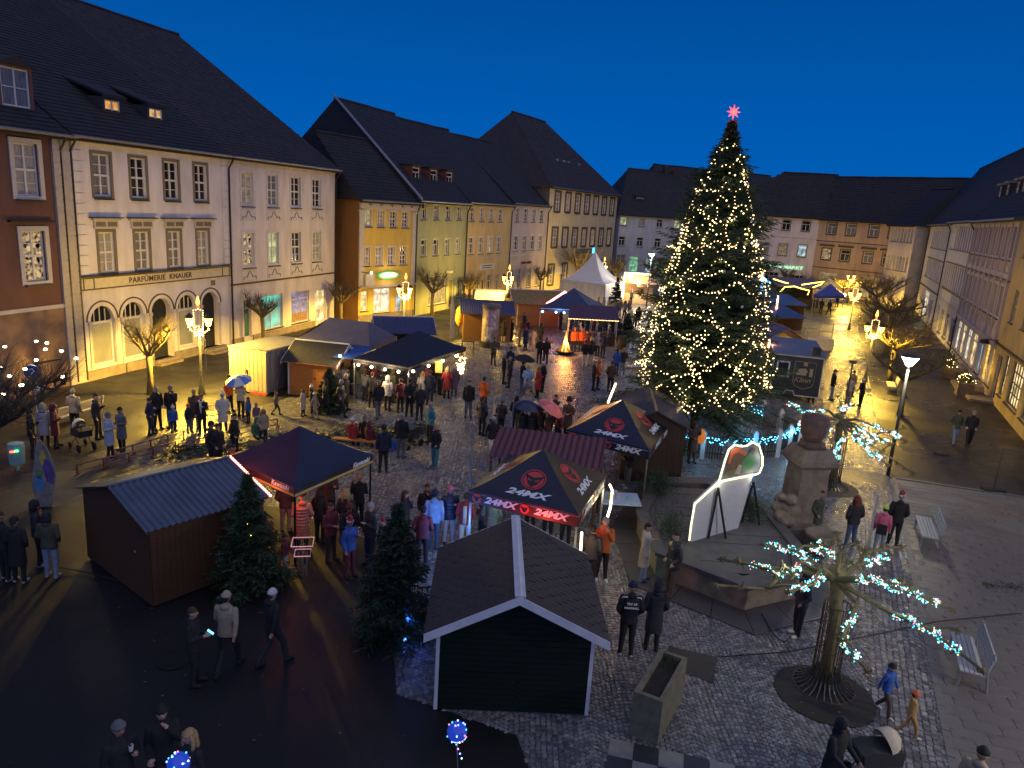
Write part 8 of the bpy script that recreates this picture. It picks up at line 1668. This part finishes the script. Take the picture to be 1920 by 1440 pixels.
# --- group with the stroller
P_(805, 832, 'pocket', 'jacket', 'teal', 'black', 'short', 'hgrey', -60, 'grey haired man in a bright blue jacket by the pram', h=1.78)
P_(815, 877, 'pocket', 'jacket', 'black', 'teal', 'short', 'blond', -50, 'fair haired woman in a black jacket and blue jeans by the pram', h=1.72, shoe='grey')
P_(751, 860, 'bend', 'jacket', 'black', 'grey', 'short', 'hgrey', 160, 'man in black jacket and grey trousers bending over the pram', h=1.82)
P_(718, 886, 'down', 'jacket', 'navy', 'black', 'beanie', 'black', 190, 'man with a dark backpack seen from behind left of the pram', h=1.82)
P_(733, 872, 'down', 'jacket', 'blue', 'lgrey', 'beanie', 'navy', 180, 'small child in blue between the two men by the pram', h=1.2, child=True)
def pram(p, rz, hoodm, label):
    t = thing('pram', label, 'pram', p, rz); b = MB(); b.prism([(-.22, -.38, .55), (-.22, .4, .5), (-.22, .4, .78), (-.22, -.2, .85), (-.22, -.42, .8)], (.44, 0, 0)); b.build('body', cm('dark'), t)
    b = MB(); vs = []; N = 8
    for j in range(6):
        th = math.pi * .62 * j / 5
        for i in range(N + 1): w = math.pi * i / N; vs.append((.24 * math.cos(w), .12 + .3 * math.cos(th) * math.sin(w), .80 + .34 * math.sin(w) * math.sin(th + .15)))
    b.add(vs, [(j * (N + 1) + i, j * (N + 1) + i + 1, (j + 1) * (N + 1) + i + 1, (j + 1) * (N + 1) + i) for j in range(5) for i in range(N)]); b.build('hood', hoodm, t, smooth=True)
    b = MB(); b.tube([(-.2, -.35, .6), (-.2, -.6, 1.02), (.2, -.6, 1.02), (.2, -.35, .6)], .015, 5); b.build('handle', M_DARKMETAL, t)
    for sx in (-1, 1): b = MB(); b.tube([(sx * .22, -.36, .15), (sx * .2, 0, .5), (sx * .2, .42, .14)], .014, 5); b.build('frame', M_DARKMETAL, t)
    for sx in (-1, 1):
        for y, r in ((-.36, .16), (.42, .11)):
            b = MB(); b.lathe([(r * .8, -.02), (r, -.02), (r, .02), (r * .8, .02), (r * .8, -.02)], 14); w_ = b.build('wheel', MATS['rubber'], t); w_.rotation_euler = (0, math.pi / 2, 0); w_.location = (sx * .26, y, r)
    return t
pram(G(769, 838), 2.6, cm('grey'), 'pram with a grey hood between the bending man and the woman in jeans'); pram(G(155, 842), .9, cm('white'), 'pram with a white blanket in front of the pale wooden bench')
P_(660, 842, 'sit', 'jacket', 'red', 'dark', 'beanie', 'white', 160, 'seated person in red with a white hat behind the purple gazebo', h=1.7); P_(683, 838, 'sit', 'jacket', 'black', 'dark', 'pompon', 'grey', 160, 'seated person in black with a pale hat behind the purple gazebo', h=1.7)
P_(692, 845, 'sit', 'jacket', 'maroon', 'black', 'hood', 'maroon', 150, 'seated person in dark red nearest the right leg of the purple gazebo', h=1.6)
# --- behind and under the purple gazebo
for a_ in [(483, 838, 'sit', 'jacket', 'green', 'black', 'hood', 'green', 20, 'person in green hood sitting by the fir branches', 1.6), (494, 838, 'pocket', 'jacket', 'beige', 'dark', 'long', 'blond', 30, 'blond person in beige by the fir branches', 1.55), (441, 862, 'pocket', 'jacket', 'black', 'black', 'short', 'hblack', 60, 'dark haired man looking right behind the purple gazebo', 1.78),
    (410, 885, 'pocket', 'jacket', 'black', 'black', 'short', 'hbrown', 40, 'man with face lit orange left of the purple gazebo', 1.78), (398, 882, 'pocket', 'jacket', 'dark', 'black', 'beanie', 'black', 70, 'man in black beanie left of the orange lit face', 1.8),
    (440, 925, 'both', 'jacket', 'orange', 'black', 'short', 'hbrown', 40, 'person in orange lit jacket by the red light strip', 1.68)]: P_(*a_[:10], h=a_[10])
P_(470, 990, 'pocket', 'jacket', 'black', 'black', 'short', 'hblack', 60, 'person in black between the small lit fir and the gazebo leg', h=1.7)
P_(536, 998, 'pocket', 'jacket', 'mauve', 'lgrey', 'furhood', 'brown', 170, 'woman in plum jacket with brown fur hood and grey jeans', h=1.68, hw2='brown')
P_(567, 1034, 'pocket', 'longpuffer', 'salmon', 'black', 'bun', 'hred', 180, 'woman in long salmon quilted coat seen from behind', h=1.74)
P_(617, 985, 'cup', 'jacket', 'brown', 'black', 'beanie', 'cream', 10, 'man with a cream hat holding a cup under the purple gazebo', h=1.8)
P_(672, 988, 'hold', 'jacket', 'black', 'black', 'short', 'blond', 190, 'fair haired woman in black raising her elbow at the gazebo corner', h=1.7)
P_(600, 1018, 'pocket', 'jacket', 'dark', 'black', 'hood', 'dark', 150, 'hooded person right of the salmon coat', h=1.66)
P_(648, 1022, 'pocket', 'coat', 'dark', 'black', 'long', 'blond', 170, 'blond woman in dark coat in the middle of the red lit group', h=1.7)
P_(620, 1052, 'both', 'jacket', 'maroon', 'dark', 'short', 'hbrown', 40, 'man in dark red jacket looking right in the red lit group', h=1.7)
P_(655, 1055, 'back', 'jacket', 'black', 'black', 'short', 'hred', 185, 'red haired man in black jacket in the red lit group', h=1.74)
P_(693, 1060, 'cup', 'jacket', 'dark', 'navy', 'beanie', 'hgrey', -60, 'man in grey knit hat and dark jacket at the right of the red lit group', h=1.82)
P_(655, 1082, 'cup', 'jacket', 'blue', 'maroon', 'santa', 'red', 40, 'person in blue jacket wearing a red and white santa hat', h=1.66)
P_(716, 1062, 'pocket', 'jacket', 'black', 'black', 'santa', 'red', 60, 'small person in black with a santa hat left of the dark fir', h=1.35)
P_(757, 1022, 'face', 'jacket', 'dark', 'black', 'long', 'hbrown', 60, 'brown haired woman touching her face above the dark fir', h=1.68)
P_(797, 1008, 'face', 'jacket', 'black', 'black', 'short', 'hbrown', 0, 'woman in black with a hand at her mouth behind the pale blue jacket', h=1.7)
P_(811, 1030, 'down', 'jacket', 'sky', 'jeans', 'beanie', 'navy', 180, 'man in pale blue jacket and navy hat seen from behind', h=1.82)
P_(840, 1020, 'cup', 'puffer', 'navy', 'lgrey', 'beanie', 'pink', 10, 'man in navy quilted jacket with a pink hat by the blue lit pole', h=1.82)
o = P_(870, 1030, 'pocket', 'jacket', 'red', 'white', 'short', 'hbrown', 170, 'person in red and white racing jacket beside the blue lit pole', h=1.74); b = MB(); b.box(-.05, .135, .88, .05, .165, 1.42); extra(o, 'jacket_stripe', b, cm('white'))
P_(903, 1020, 'cup', 'jacket', 'brown', 'black', 'short', 'blond', -60, 'person in brown between the racing jacket and the quilted jacket', h=1.7)
P_(918, 1032, 'pocket', 'puffer', 'grey', 'black', 'short', 'hgrey', 180, 'grey haired man in shimmering grey quilted jacket under the racing gazebo', h=1.76)
P_(790, 1060, 'pocket', 'jacket', 'maroon', 'black', 'cap', 'black', 180, 'man in dark red jacket and black cap between dark fir and green hut', h=1.74)
P_(992, 1000, 'pocket', 'jacket', 'green', 'black', 'short', 'hbrown', 180, 'person lit green under the racing gazebo', h=1.74); P_(1025, 1012, 'face', 'jacket', 'maroon', 'black', 'short', 'hblack', 0, 'person eating under the racing gazebo', h=1.7); P_(1058, 1025, 'pocket', 'jacket', 'teal', 'black', 'short', 'blond', 180, 'fair haired person in dark teal behind the green hut roof', h=1.74)
o = P_(1125, 1088, 'face', 'jacket', 'orange', 'black', 'short', 'hgrey', 10, 'man in bright orange jacket drinking beside the green hut', h=1.84, shoe='white')
P_(1103, 1100, 'pocket', 'jacket', 'dark', 'black', 'short', 'hblack', 170, 'man in black jacket seen from behind left of the orange jacket', h=1.76)
P_(1203, 1090, 'cup', 'coat', 'cream', 'ljeans', 'short', 'hblack', 80, 'woman in cream hooded coat holding a pink cup by the fountain slabs', h=1.7)
P_(1255, 1118, 'pocket', 'puffer', 'dark', 'brown', 'short', 'hbrown', -60, 'broad man in dark jacket facing the cream coat woman', h=1.84)
o = P_(1172, 1230, 'pocket', 'jacket', 'black', 'black', 'beanie', 'navy', 190, 'man in black club jacket with white lettering on the back', h=1.84, shoe='white')
for zz, tx_, s_ in ((1.33, 'TSV 09', .075), (1.24, 'HANDBALL', .06)):
    me = text_mesh(tx_, s_, .003, WL, bold=.002); l_ = link('lettering', me, o); l_.location = (0, .158, zz); l_.rotation_euler = (math.pi / 2, 0, math.pi)
b = MB()
for sx in (-1, 1): b.tube([(sx * .10, .11, 1.47), (sx * .19, .06, 1.44), (sx * .23, .04, 1.34)], .012, 4)
extra(o, 'shoulder_stripe', b, WL)
P_(1220, 1220, 'pocket', 'coat', 'dark', 'black', 'hood', 'dark', 190, 'person in long dark hooded coat beside the club jacket man', h=1.78)
P_(1175, 914, 'both', 'jacket', 'dark', 'grey', 'short', 'hblack', -60, 'stall keeper in dark jacket and grey trousers between the two racing gazebos', h=1.78, shoe='white')
P_(1295, 868, 'hold', 'coat', 'brown', 'brown', 'hood', 'brown', 30, 'person in brown robe holding an orange lantern by the fence posts', h=1.75)
p = G(1309, 868); b = MB(); b.lathe([(.14, .85), (.18, 1.15), (.02, 1.45)], 8); lt_ = tag(b.build('paper_lantern', mat('lantern_orange', (.6, .16, .03), .6, emit=(1, .3, .05), estr=.3), loc=p), 'orange cone lantern hanging beside the person in brown robe', 'lantern'); b = MB(); b.tube([(0, 0, 1.45), (0, 0, 1.7), (-.25, 0, 1.75)], .012, 4); b.build('hanger', M_DARKMETAL, lt_)
# --- middle ground round the fire
for a_ in [(924, 685, 'both', 'jacket', 'olive', 'black', 'short', 'hbrown', 20, 'man in olive jacket alone right of the advertising column', 1.78), (955, 706, 'pocket', 'jacket', 'navy', 'black', 'beanie', 'navy', 150, 'man in navy behind the elderly pair', 1.78),
    (943, 720, 'pocket', 'jacket', 'black', 'black', 'short', 'hgrey', 90, 'left one of the elderly pair in black', 1.74), (954, 727, 'pocket', 'jacket', 'dark', 'dark', 'short', 'hgrey', -80, 'right one of the elderly pair, in charcoal', 1.74),
    (978, 738, 'cup', 'jacket', 'black', 'jeans', 'short', 'hblack', 120, 'person in black under the small black umbrella', 1.78), (987, 743, 'pocket', 'longpuffer', 'sky', 'grey', 'short', 'blond', 180, 'blond person in a long blue quilted coat seen from behind', 1.7),
    (1007, 746, 'pocket', 'coat', 'red', 'black', 'beanie', 'red', -60, 'woman in red coat right of the blue quilted coat', 1.66), (1016, 735, 'pocket', 'jacket', 'black', 'black', 'beanie', 'white', -60, 'person with a white hat behind the woman in red coat', 1.7),
    (1010, 682, 'pocket', 'jacket', 'black', 'black', 'short', 'hbrown', 170, 'left one of two people in black before the fire', 1.72), (1022, 684, 'pocket', 'jacket', 'black', 'dark', 'short', 'hred', 190, 'right one of two people in black before the fire', 1.78),
    (1095, 687, 'pocket', 'jacket', 'black', 'white', 'short', 'hbrown', 175, 'teenager in black top and white jeans right of the fire, left one', 1.72), (1106, 686, 'pocket', 'jacket', 'dark', 'lgrey', 'long', 'hbrown', 185, 'teenager in dark top and pale grey jeans right of the fire', 1.7),
    (1119, 731, 'pocket', 'jacket', 'orange', 'black', 'pompon', 'orange', 100, 'person in glowing orange jacket near the foot of the fir', 1.72), (1111, 733, 'pocket', 'jacket', 'dark', 'black', 'beanie', 'grey', 90, 'person in dark jacket left of the glowing orange jacket', 1.7),
    (1143, 735, 'pocket', 'jacket', 'brown', 'dark', 'beanie', 'maroon', 180, 'person with a dark red hat near the foot of the fir', 1.76), (1154, 705, 'pocket', 'jacket', 'blue', 'jeans', 'short', 'hbrown', 150, 'person in blue behind the dark red hat', 1.74), (1166, 702, 'pocket', 'jacket', 'dark', 'ljeans', 'long', 'blond', 190, 'blond person in dark jacket and pale jeans by the fir', 1.7),
    (1075, 660, 'down', 'jacket', 'orange', 'navy', 'beanie', 'orange', 20, 'firefighter with orange helmet and shoulders, left one', 1.78), (1088, 660, 'down', 'jacket', 'orange', 'navy', 'beanie', 'orange', 0, 'firefighter with orange helmet and shoulders, right one', 1.76),
    (1119, 668, 'pocket', 'jacket', 'white', 'dark', 'hood', 'white', 150, 'person in white hooded top right of the fire', 1.66), (1129, 672, 'pocket', 'jacket', 'navy', 'navy', 'short', 'hbrown', 150, 'person in navy uniform right of the white hooded top', 1.8),
    (984, 657, 'pocket', 'coat', 'navy', 'dark', 'beanie', 'red', 60, 'woman with red hat in the group left of the fire', 1.68), (997, 659, 'pocket', 'coat', 'beige', 'lgrey', 'short', 'hbrown', 200, 'person in beige and pale trousers in the group left of the fire', 1.7), (973, 650, 'pocket', 'jacket', 'brown', 'brown', 'hood', 'brown', 90, 'hooded person in brown in the group left of the fire', 1.7),
    (943, 642, 'pocket', 'coat', 'black', 'lgrey', 'short', 'hblack', 150, 'person in black coat and pale jeans by the column', 1.78), (958, 640, 'pocket', 'jacket', 'navy', 'navy', 'beanie', 'blue', 120, 'person in navy with a blue hat by the column', 1.7), (982, 615, 'sit', 'jacket', 'black', 'black', 'short', 'hblack', 60, 'person in black sitting between the two lit huts', 1.7),
    (1012, 650, 'pocket', 'jacket', 'black', 'black', 'hood', 'black', 150, 'person in black hood behind the pair before the fire', 1.72), (1050, 618, 'pocket', 'jacket', 'black', 'black', 'short', 'blond', 120, 'fair haired person in black left of the maroon awning', 1.72), (1043, 612, 'pocket', 'jacket', 'lgrey', 'dark', 'long', 'blond', 60, 'person in pale grey left of the maroon awning', 1.7),
    (1180, 611, 'walk2', 'coat', 'lgrey', 'black', 'beanie', 'grey', 150, 'person in pale grey coat on the wet lane left of the fir', 1.7), (1195, 612, 'walk', 'coat', 'black', 'black', 'long', 'hblack', 170, 'tall person in black on the wet lane left of the fir', 1.78), (1188, 616, 'walk', 'jacket', 'dark', 'black', 'hood', 'dark', 150, 'child in dark clothes beside the tall person on the wet lane', 1.3),
    (1195, 568, 'pocket', 'jacket', 'black', 'black', 'short', 'hblack', 90, 'person in black at the bright food stall, left of two', 1.75), (1202, 566, 'pocket', 'jacket', 'dark', 'grey', 'short', 'hbrown', 120, 'person in grey trousers at the bright food stall, right of two', 1.75), (1182, 571, 'cup', 'jacket', 'beige', 'dark', 'short', 'blond', 150, 'fair haired person in beige in front of the bright food stall', 1.72),
    (1170, 622, 'pocket', 'coat', 'mauve', 'dark', 'long', 'hbrown', 100, 'person in mauve coat at the right end of the maroon awning', 1.7), (1159, 640, 'pocket', 'jacket', 'black', 'black', 'cap', 'navy', 40, 'man in navy cap at the barrel table', 1.78)]:
    P_(*a_[:10], h=a_[10], shoe='white' if 'white jeans' in a_[9] else 'black')
umbrella(G(979, 738), .60, [cm('black')], 'small black umbrella over the pair near the elderly couple', (.05, .1), 1.85)
filler([(1068, 628), (1078, 631), (1090, 626), (1100, 632), (1112, 628), (1124, 633), (1134, 628), (1146, 634), (1155, 628), (1085, 645), (1140, 650), (1098, 664), (1108, 668)],
       ['leftmost under the maroon awning', 'second under the maroon awning', 'third under the maroon awning', 'left of the middle under the maroon awning', 'at the middle under the maroon awning', 'right of the middle under the maroon awning', 'before the last post of the maroon awning', 'at the last post of the maroon awning', 'rightmost under the maroon awning', 'behind the two firefighters', 'in front of the awning on the right', 'just right of the firefighters', 'between firefighters and white hooded top'], faces=(0, 360))
filler([(1120, 590), (1130, 592), (1140, 590), (1150, 594), (1160, 592), (1170, 596), (1178, 592)], ['leftmost in front of the pagoda tent', 'second in front of the pagoda tent', 'third in front of the pagoda tent', 'at the middle before the pagoda tent', 'right of the slim fir at the pagoda tent', 'near the right corner of the pagoda tent', 'rightmost before the pagoda tent'], faces=(0, 360), tops=('black', 'dark', 'mauve', 'grey', 'beige'))
# --- right hand side
for a_ in [(1557, 750, 'pocket', 'jacket', 'black', 'ljeans', 'cap', 'black', 80, 'person in black jacket and pale jeans at the right rear of the food trailer', 1.82, 'black'), (1594, 744, 'pocket', 'jacket', 'tan', 'dark', 'beanie', 'black', 40, 'person in tan jacket with black hat in the lane', 1.6, 'black'),
    (1588, 758, 'bend', 'jacket', 'cream', 'beige', 'beanie', 'lgrey', 150, 'person in cream jacket stooping in the lane', 1.66, 'black'), (1612, 762, 'bend', 'jacket', 'black', 'black', 'beanie', 'white', -60, 'person in black with white hat stooping in the lane', 1.6, 'black'), (1520, 754, 'cup', 'jacket', 'black', 'black', 'short', 'hgrey', 10, 'man in black in front of the crest of the food trailer', 1.78, 'black'),
    (1787, 833, 'walk2', 'jacket', 'olive', 'ljeans', 'beanie', 'black', 20, 'woman with black scarf and pale jeans walking arm in arm', 1.7, 'brown'), (1813, 839, 'walk2', 'jacket', 'black', 'black', 'short', 'hgrey', 10, 'man in black jacket and white scarf walking arm in arm', 1.82, 'brown'),
    (1525, 1014, 'pocket', 'coat', 'olive', 'black', 'short', 'hbrown', 60, 'woman in grey green coat beside the fountain pillar', 1.72, 'white'), (1592, 1026, 'pocket', 'jacket', 'dark', 'jeans', 'long', 'hred', -150, 'red haired woman in dark jacket and jeans on the sett strip', 1.72, 'white'),
    (1645, 1036, 'down', 'jacket', 'pink', 'ljeans', 'beanie', 'lime', 180, 'girl in pink jacket with a lime hat and a black bag', 1.55, 'white'), (1672, 1025, 'pocket', 'jacket', 'black', 'black', 'santa', 'red', 190, 'man in black wearing a santa hat near the grey bench', 1.82, 'white'),
    (1493, 1192, 'pocket', 'jacket', 'dark', 'black', 'hood', 'dark', -60, 'person in dark patterned jacket and white shoes behind the lit plane tree', 1.72, 'white')]: P_(*a_[:10], h=a_[10], shoe=a_[11])
b = MB(); b.box(-.16, .16, .78, .16, .26, 1.12); bg_ = [o for o in bpy.data.objects if o.get('label', '').startswith('girl in pink')][0]; bb_ = b.build('shoulder_bag', cm('black')); bb_.matrix_world = Matrix.Translation(bg_.location) @ Matrix.Rotation(bg_.rotation_euler.z, 4, 'Z') @ Matrix.Scale(.87, 4); tag(bb_, 'black bag on the back of the girl in pink', 'bag')
P_(1655, 1337, 'walk', 'jacket', 'blue', 'brown', 'beanie', 'black', 60, 'little boy in blue and grey jacket with black hat walking', h=1.15, child=True, shoe='white')
P_(1700, 1380, 'walk', 'jacket', 'tan', 'tan', 'beanie', 'orange', 110, 'toddler in mustard snow suit with an orange hat', h=1.0, child=True, shoe='white')
P_(0, 0, 'push', 'coat', 'black', 'black', 'hood', 'black', 60, 'woman in black hooded coat pushing the cream hooded pram at the bottom', h=1.70, world=tuple(G(1575, 1358, 1.55)[:2])); pram(Vector((*G(1648, 1385, .95)[:2], 0)), -1.35, cm('cream'), 'pram with a cream hood pushed past the nearest plane tree')
P_(0, 0, 'walk2', 'coat', 'beige', 'black', 'beanie', 'black', 170, 'person with black hat and cream fur collar cut by the bottom edge on the right', h=1.72, world=tuple(G(1843, 1412, 1.6)[:2]))
for a_ in [(12, 1088, 'pocket', 'jacket', 'black', 'black', 'short', 'hbrown', 120, 'person in black cut by the left edge', 1.8), (38, 1093, 'pocket', 'coat', 'black', 'black', 'beanie', 'black', 150, 'broad person in black long jacket second from the left edge', 1.74), (76, 1060, 'pocket', 'jacket', 'dark', 'black', 'hood', 'black', 90, 'person with orange reflective stripes at the figure board', 1.78), (98, 1084, 'pocket', 'jacket', 'olive', 'ljeans', 'hood', 'dark', 150, 'person in olive jacket and pale jeans at the lower left', 1.78)]: P_(*a_[:10], h=a_[10], shoe='lgrey')
so2 = [o for o in bpy.data.objects if o.get('label', '').startswith('person with orange reflective')][0]; b = MB()
for sx in (-1, 1): b.tube([(sx * .08, -.14, .9), (sx * .10, -.15, 1.2), (sx * .12, -.10, 1.46)], .028, 5)
extra(so2, 'reflective_stripe', b, cm('orange'))
P_(428, 1258, 'walk', 'jacket', 'beige', 'black', 'beanie', 'beige', 150, 'man in beige jacket walking into the dark', h=1.80); P_(512, 1245, 'walk', 'jacket', 'black', 'dark', 'beanie', 'white', 120, 'person in black with a white hat walking in the dark', h=1.74)
ph_ = P_(366, 1283, 'both', 'jacket', 'black', 'black', 'short', 'hbrown', 70, 'person in black looking at a glowing blue phone in the dark', h=1.7)
b = MB(); b.box(-.04, -.005, -.075, .04, .005, .075); hp = Matrix.Translation(ph_.location) @ Matrix.Rotation(ph_.rotation_euler.z, 4, 'Z') @ Vector((0, -.33, 1.16)); f_ = tag(b.build('phone', M_DARKMETAL, loc=hp, rz=ph_.rotation_euler.z), 'glowing phone held by the person in the dark', 'phone'); f_.rotation_euler.x = -.9; b = MB(); b.quad((-.036, -.006, -.07), (.036, -.006, -.07), (.036, -.006, .07), (-.036, -.006, .07)); b.quad((-.036, .006, .07), (.036, .006, .07), (.036, .006, -.07), (-.036, .006, -.07)); b.build('screen', glow('screen_blue', (.15, .55, .9), 2.2), f_)
P_(0, 0, 'cup', 'jacket', 'black', 'black', 'beanie', 'grey', 20, 'man with grey hat and paper cup, left of the trio at the bottom edge', h=1.82, world=tuple(G(222, 1365, 1.68)[:2])); P_(0, 0, 'face', 'jacket', 'black', 'black', 'beanie', 'black', 0, 'person in black hat and jacket in the middle of the trio at the bottom edge', h=1.76, world=tuple(G(303, 1335, 1.62)[:2])); P_(0, 0, 'both', 'jacket', 'black', 'black', 'longf', 'blond', -50, 'woman with long fair hair, right of the trio at the bottom edge', h=1.70, world=tuple(G(355, 1378, 1.58)[:2]))
for k, (loc, lb) in enumerate(((tuple(G(246, 1408, 1.3)), 'paper cup held by the man with the grey hat'), (tuple(G(300, 1378, 1.22)), 'paper cup held in the middle of the trio at the bottom edge'))):
    b = MB(); b.lathe([(.028, 0), (.038, .10), (.033, .10), (.026, .02)], 12); tag(b.build('cup', mat('cup_white', (.6, .58, .55), .5), loc=loc), lb, 'cup')
P_(535, 1072, 'down', 'jacket', 'maroon', 'cream', 'short', 'hblack', 60, 'small child in red beside the wire basket', h=1.05, child=True)
for (x, y, po, to, le, hw, hc, fa, lb) in [(1538, 588, 'pocket', 'dark', 'black', 'short', 'hbrown', 170, 'person left before the bright blue gazebo'), (1553, 590, 'walk2', 'black', 'black', 'short', 'hblack', 150, 'person in black walking before the bright blue gazebo'), (1568, 576, 'pocket', 'black', 'dark', 'beanie', 'black', 0, 'stall keeper under the bright blue gazebo')]: P_(x, y, po, 'jacket', to, le, hw, hc, fa, lb)
# drinks table under the bright blue gazebo and low seats behind the purple gazebo
p = G(1555, 572); b = MB(); b.box(-1.6, -.3, .82, 1.8, .3, .86); b.box(-1.6, -.31, .5, 1.8, -.3, .86); tb = tag(b.build('table', mat('cloth_white', (.55, .5, .42), .7), loc=p), 'white covered table under the bright blue gazebo', 'table')
for x in (-1.5, 1.7): b = MB(); b.box(x - .03, -.03, 0, x + .03, .03, .82); b.build('leg', M_DKW, tb)
p = G(676, 846); b = MB(); b.box(-1.1, -.15, .42, 1.1, .15, .46); bc = tag(b.build('beer_bench', M_ORW, loc=p, rz=-.1), 'low wooden bench carrying three people behind the purple gazebo', 'bench')
for x in (-.9, .9): b = MB(); b.box(x - .03, -.12, 0, x + .03, .12, .42); b.build('leg', M_DARKMETAL, bc)
p = G(483, 842); b = MB(); b.box(-.25, -.2, 0, .25, .2, .42); tag(b.build('straw_bale', mat('straw', (.3, .22, .08), .9, var=.4, scale=15, bump=.6), loc=p), 'straw bale seat of the green hooded person', 'bale')
p = G(982, 616); b = MB(); b.box(-.25, -.2, 0, .25, .2, .42); tag(b.build('wooden_box', M_DKW, loc=p), 'wooden box seat between the two lit huts', 'box')
# --- cables lying on the ground
for pts, lb in (([(1345, 1232), (1480, 1222), (1600, 1198), (1760, 1165), (1915, 1150)], 'black cable running across the slabs between the two grey benches'), ([(1428, 1150), (1450, 1190), (1470, 1205), (1500, 1180)], 'short black cable on the fountain slabs'), ([(112, 1063), (170, 1075), (225, 1090), (300, 1120)], 'dark cable on the road beside the brown hut')):
    b = MB(); b.tube([tuple(G(x, y, .06)) for x, y in pts], .014, 4); tag(b.build('cable', MATS['rubber']), lb, 'cable')
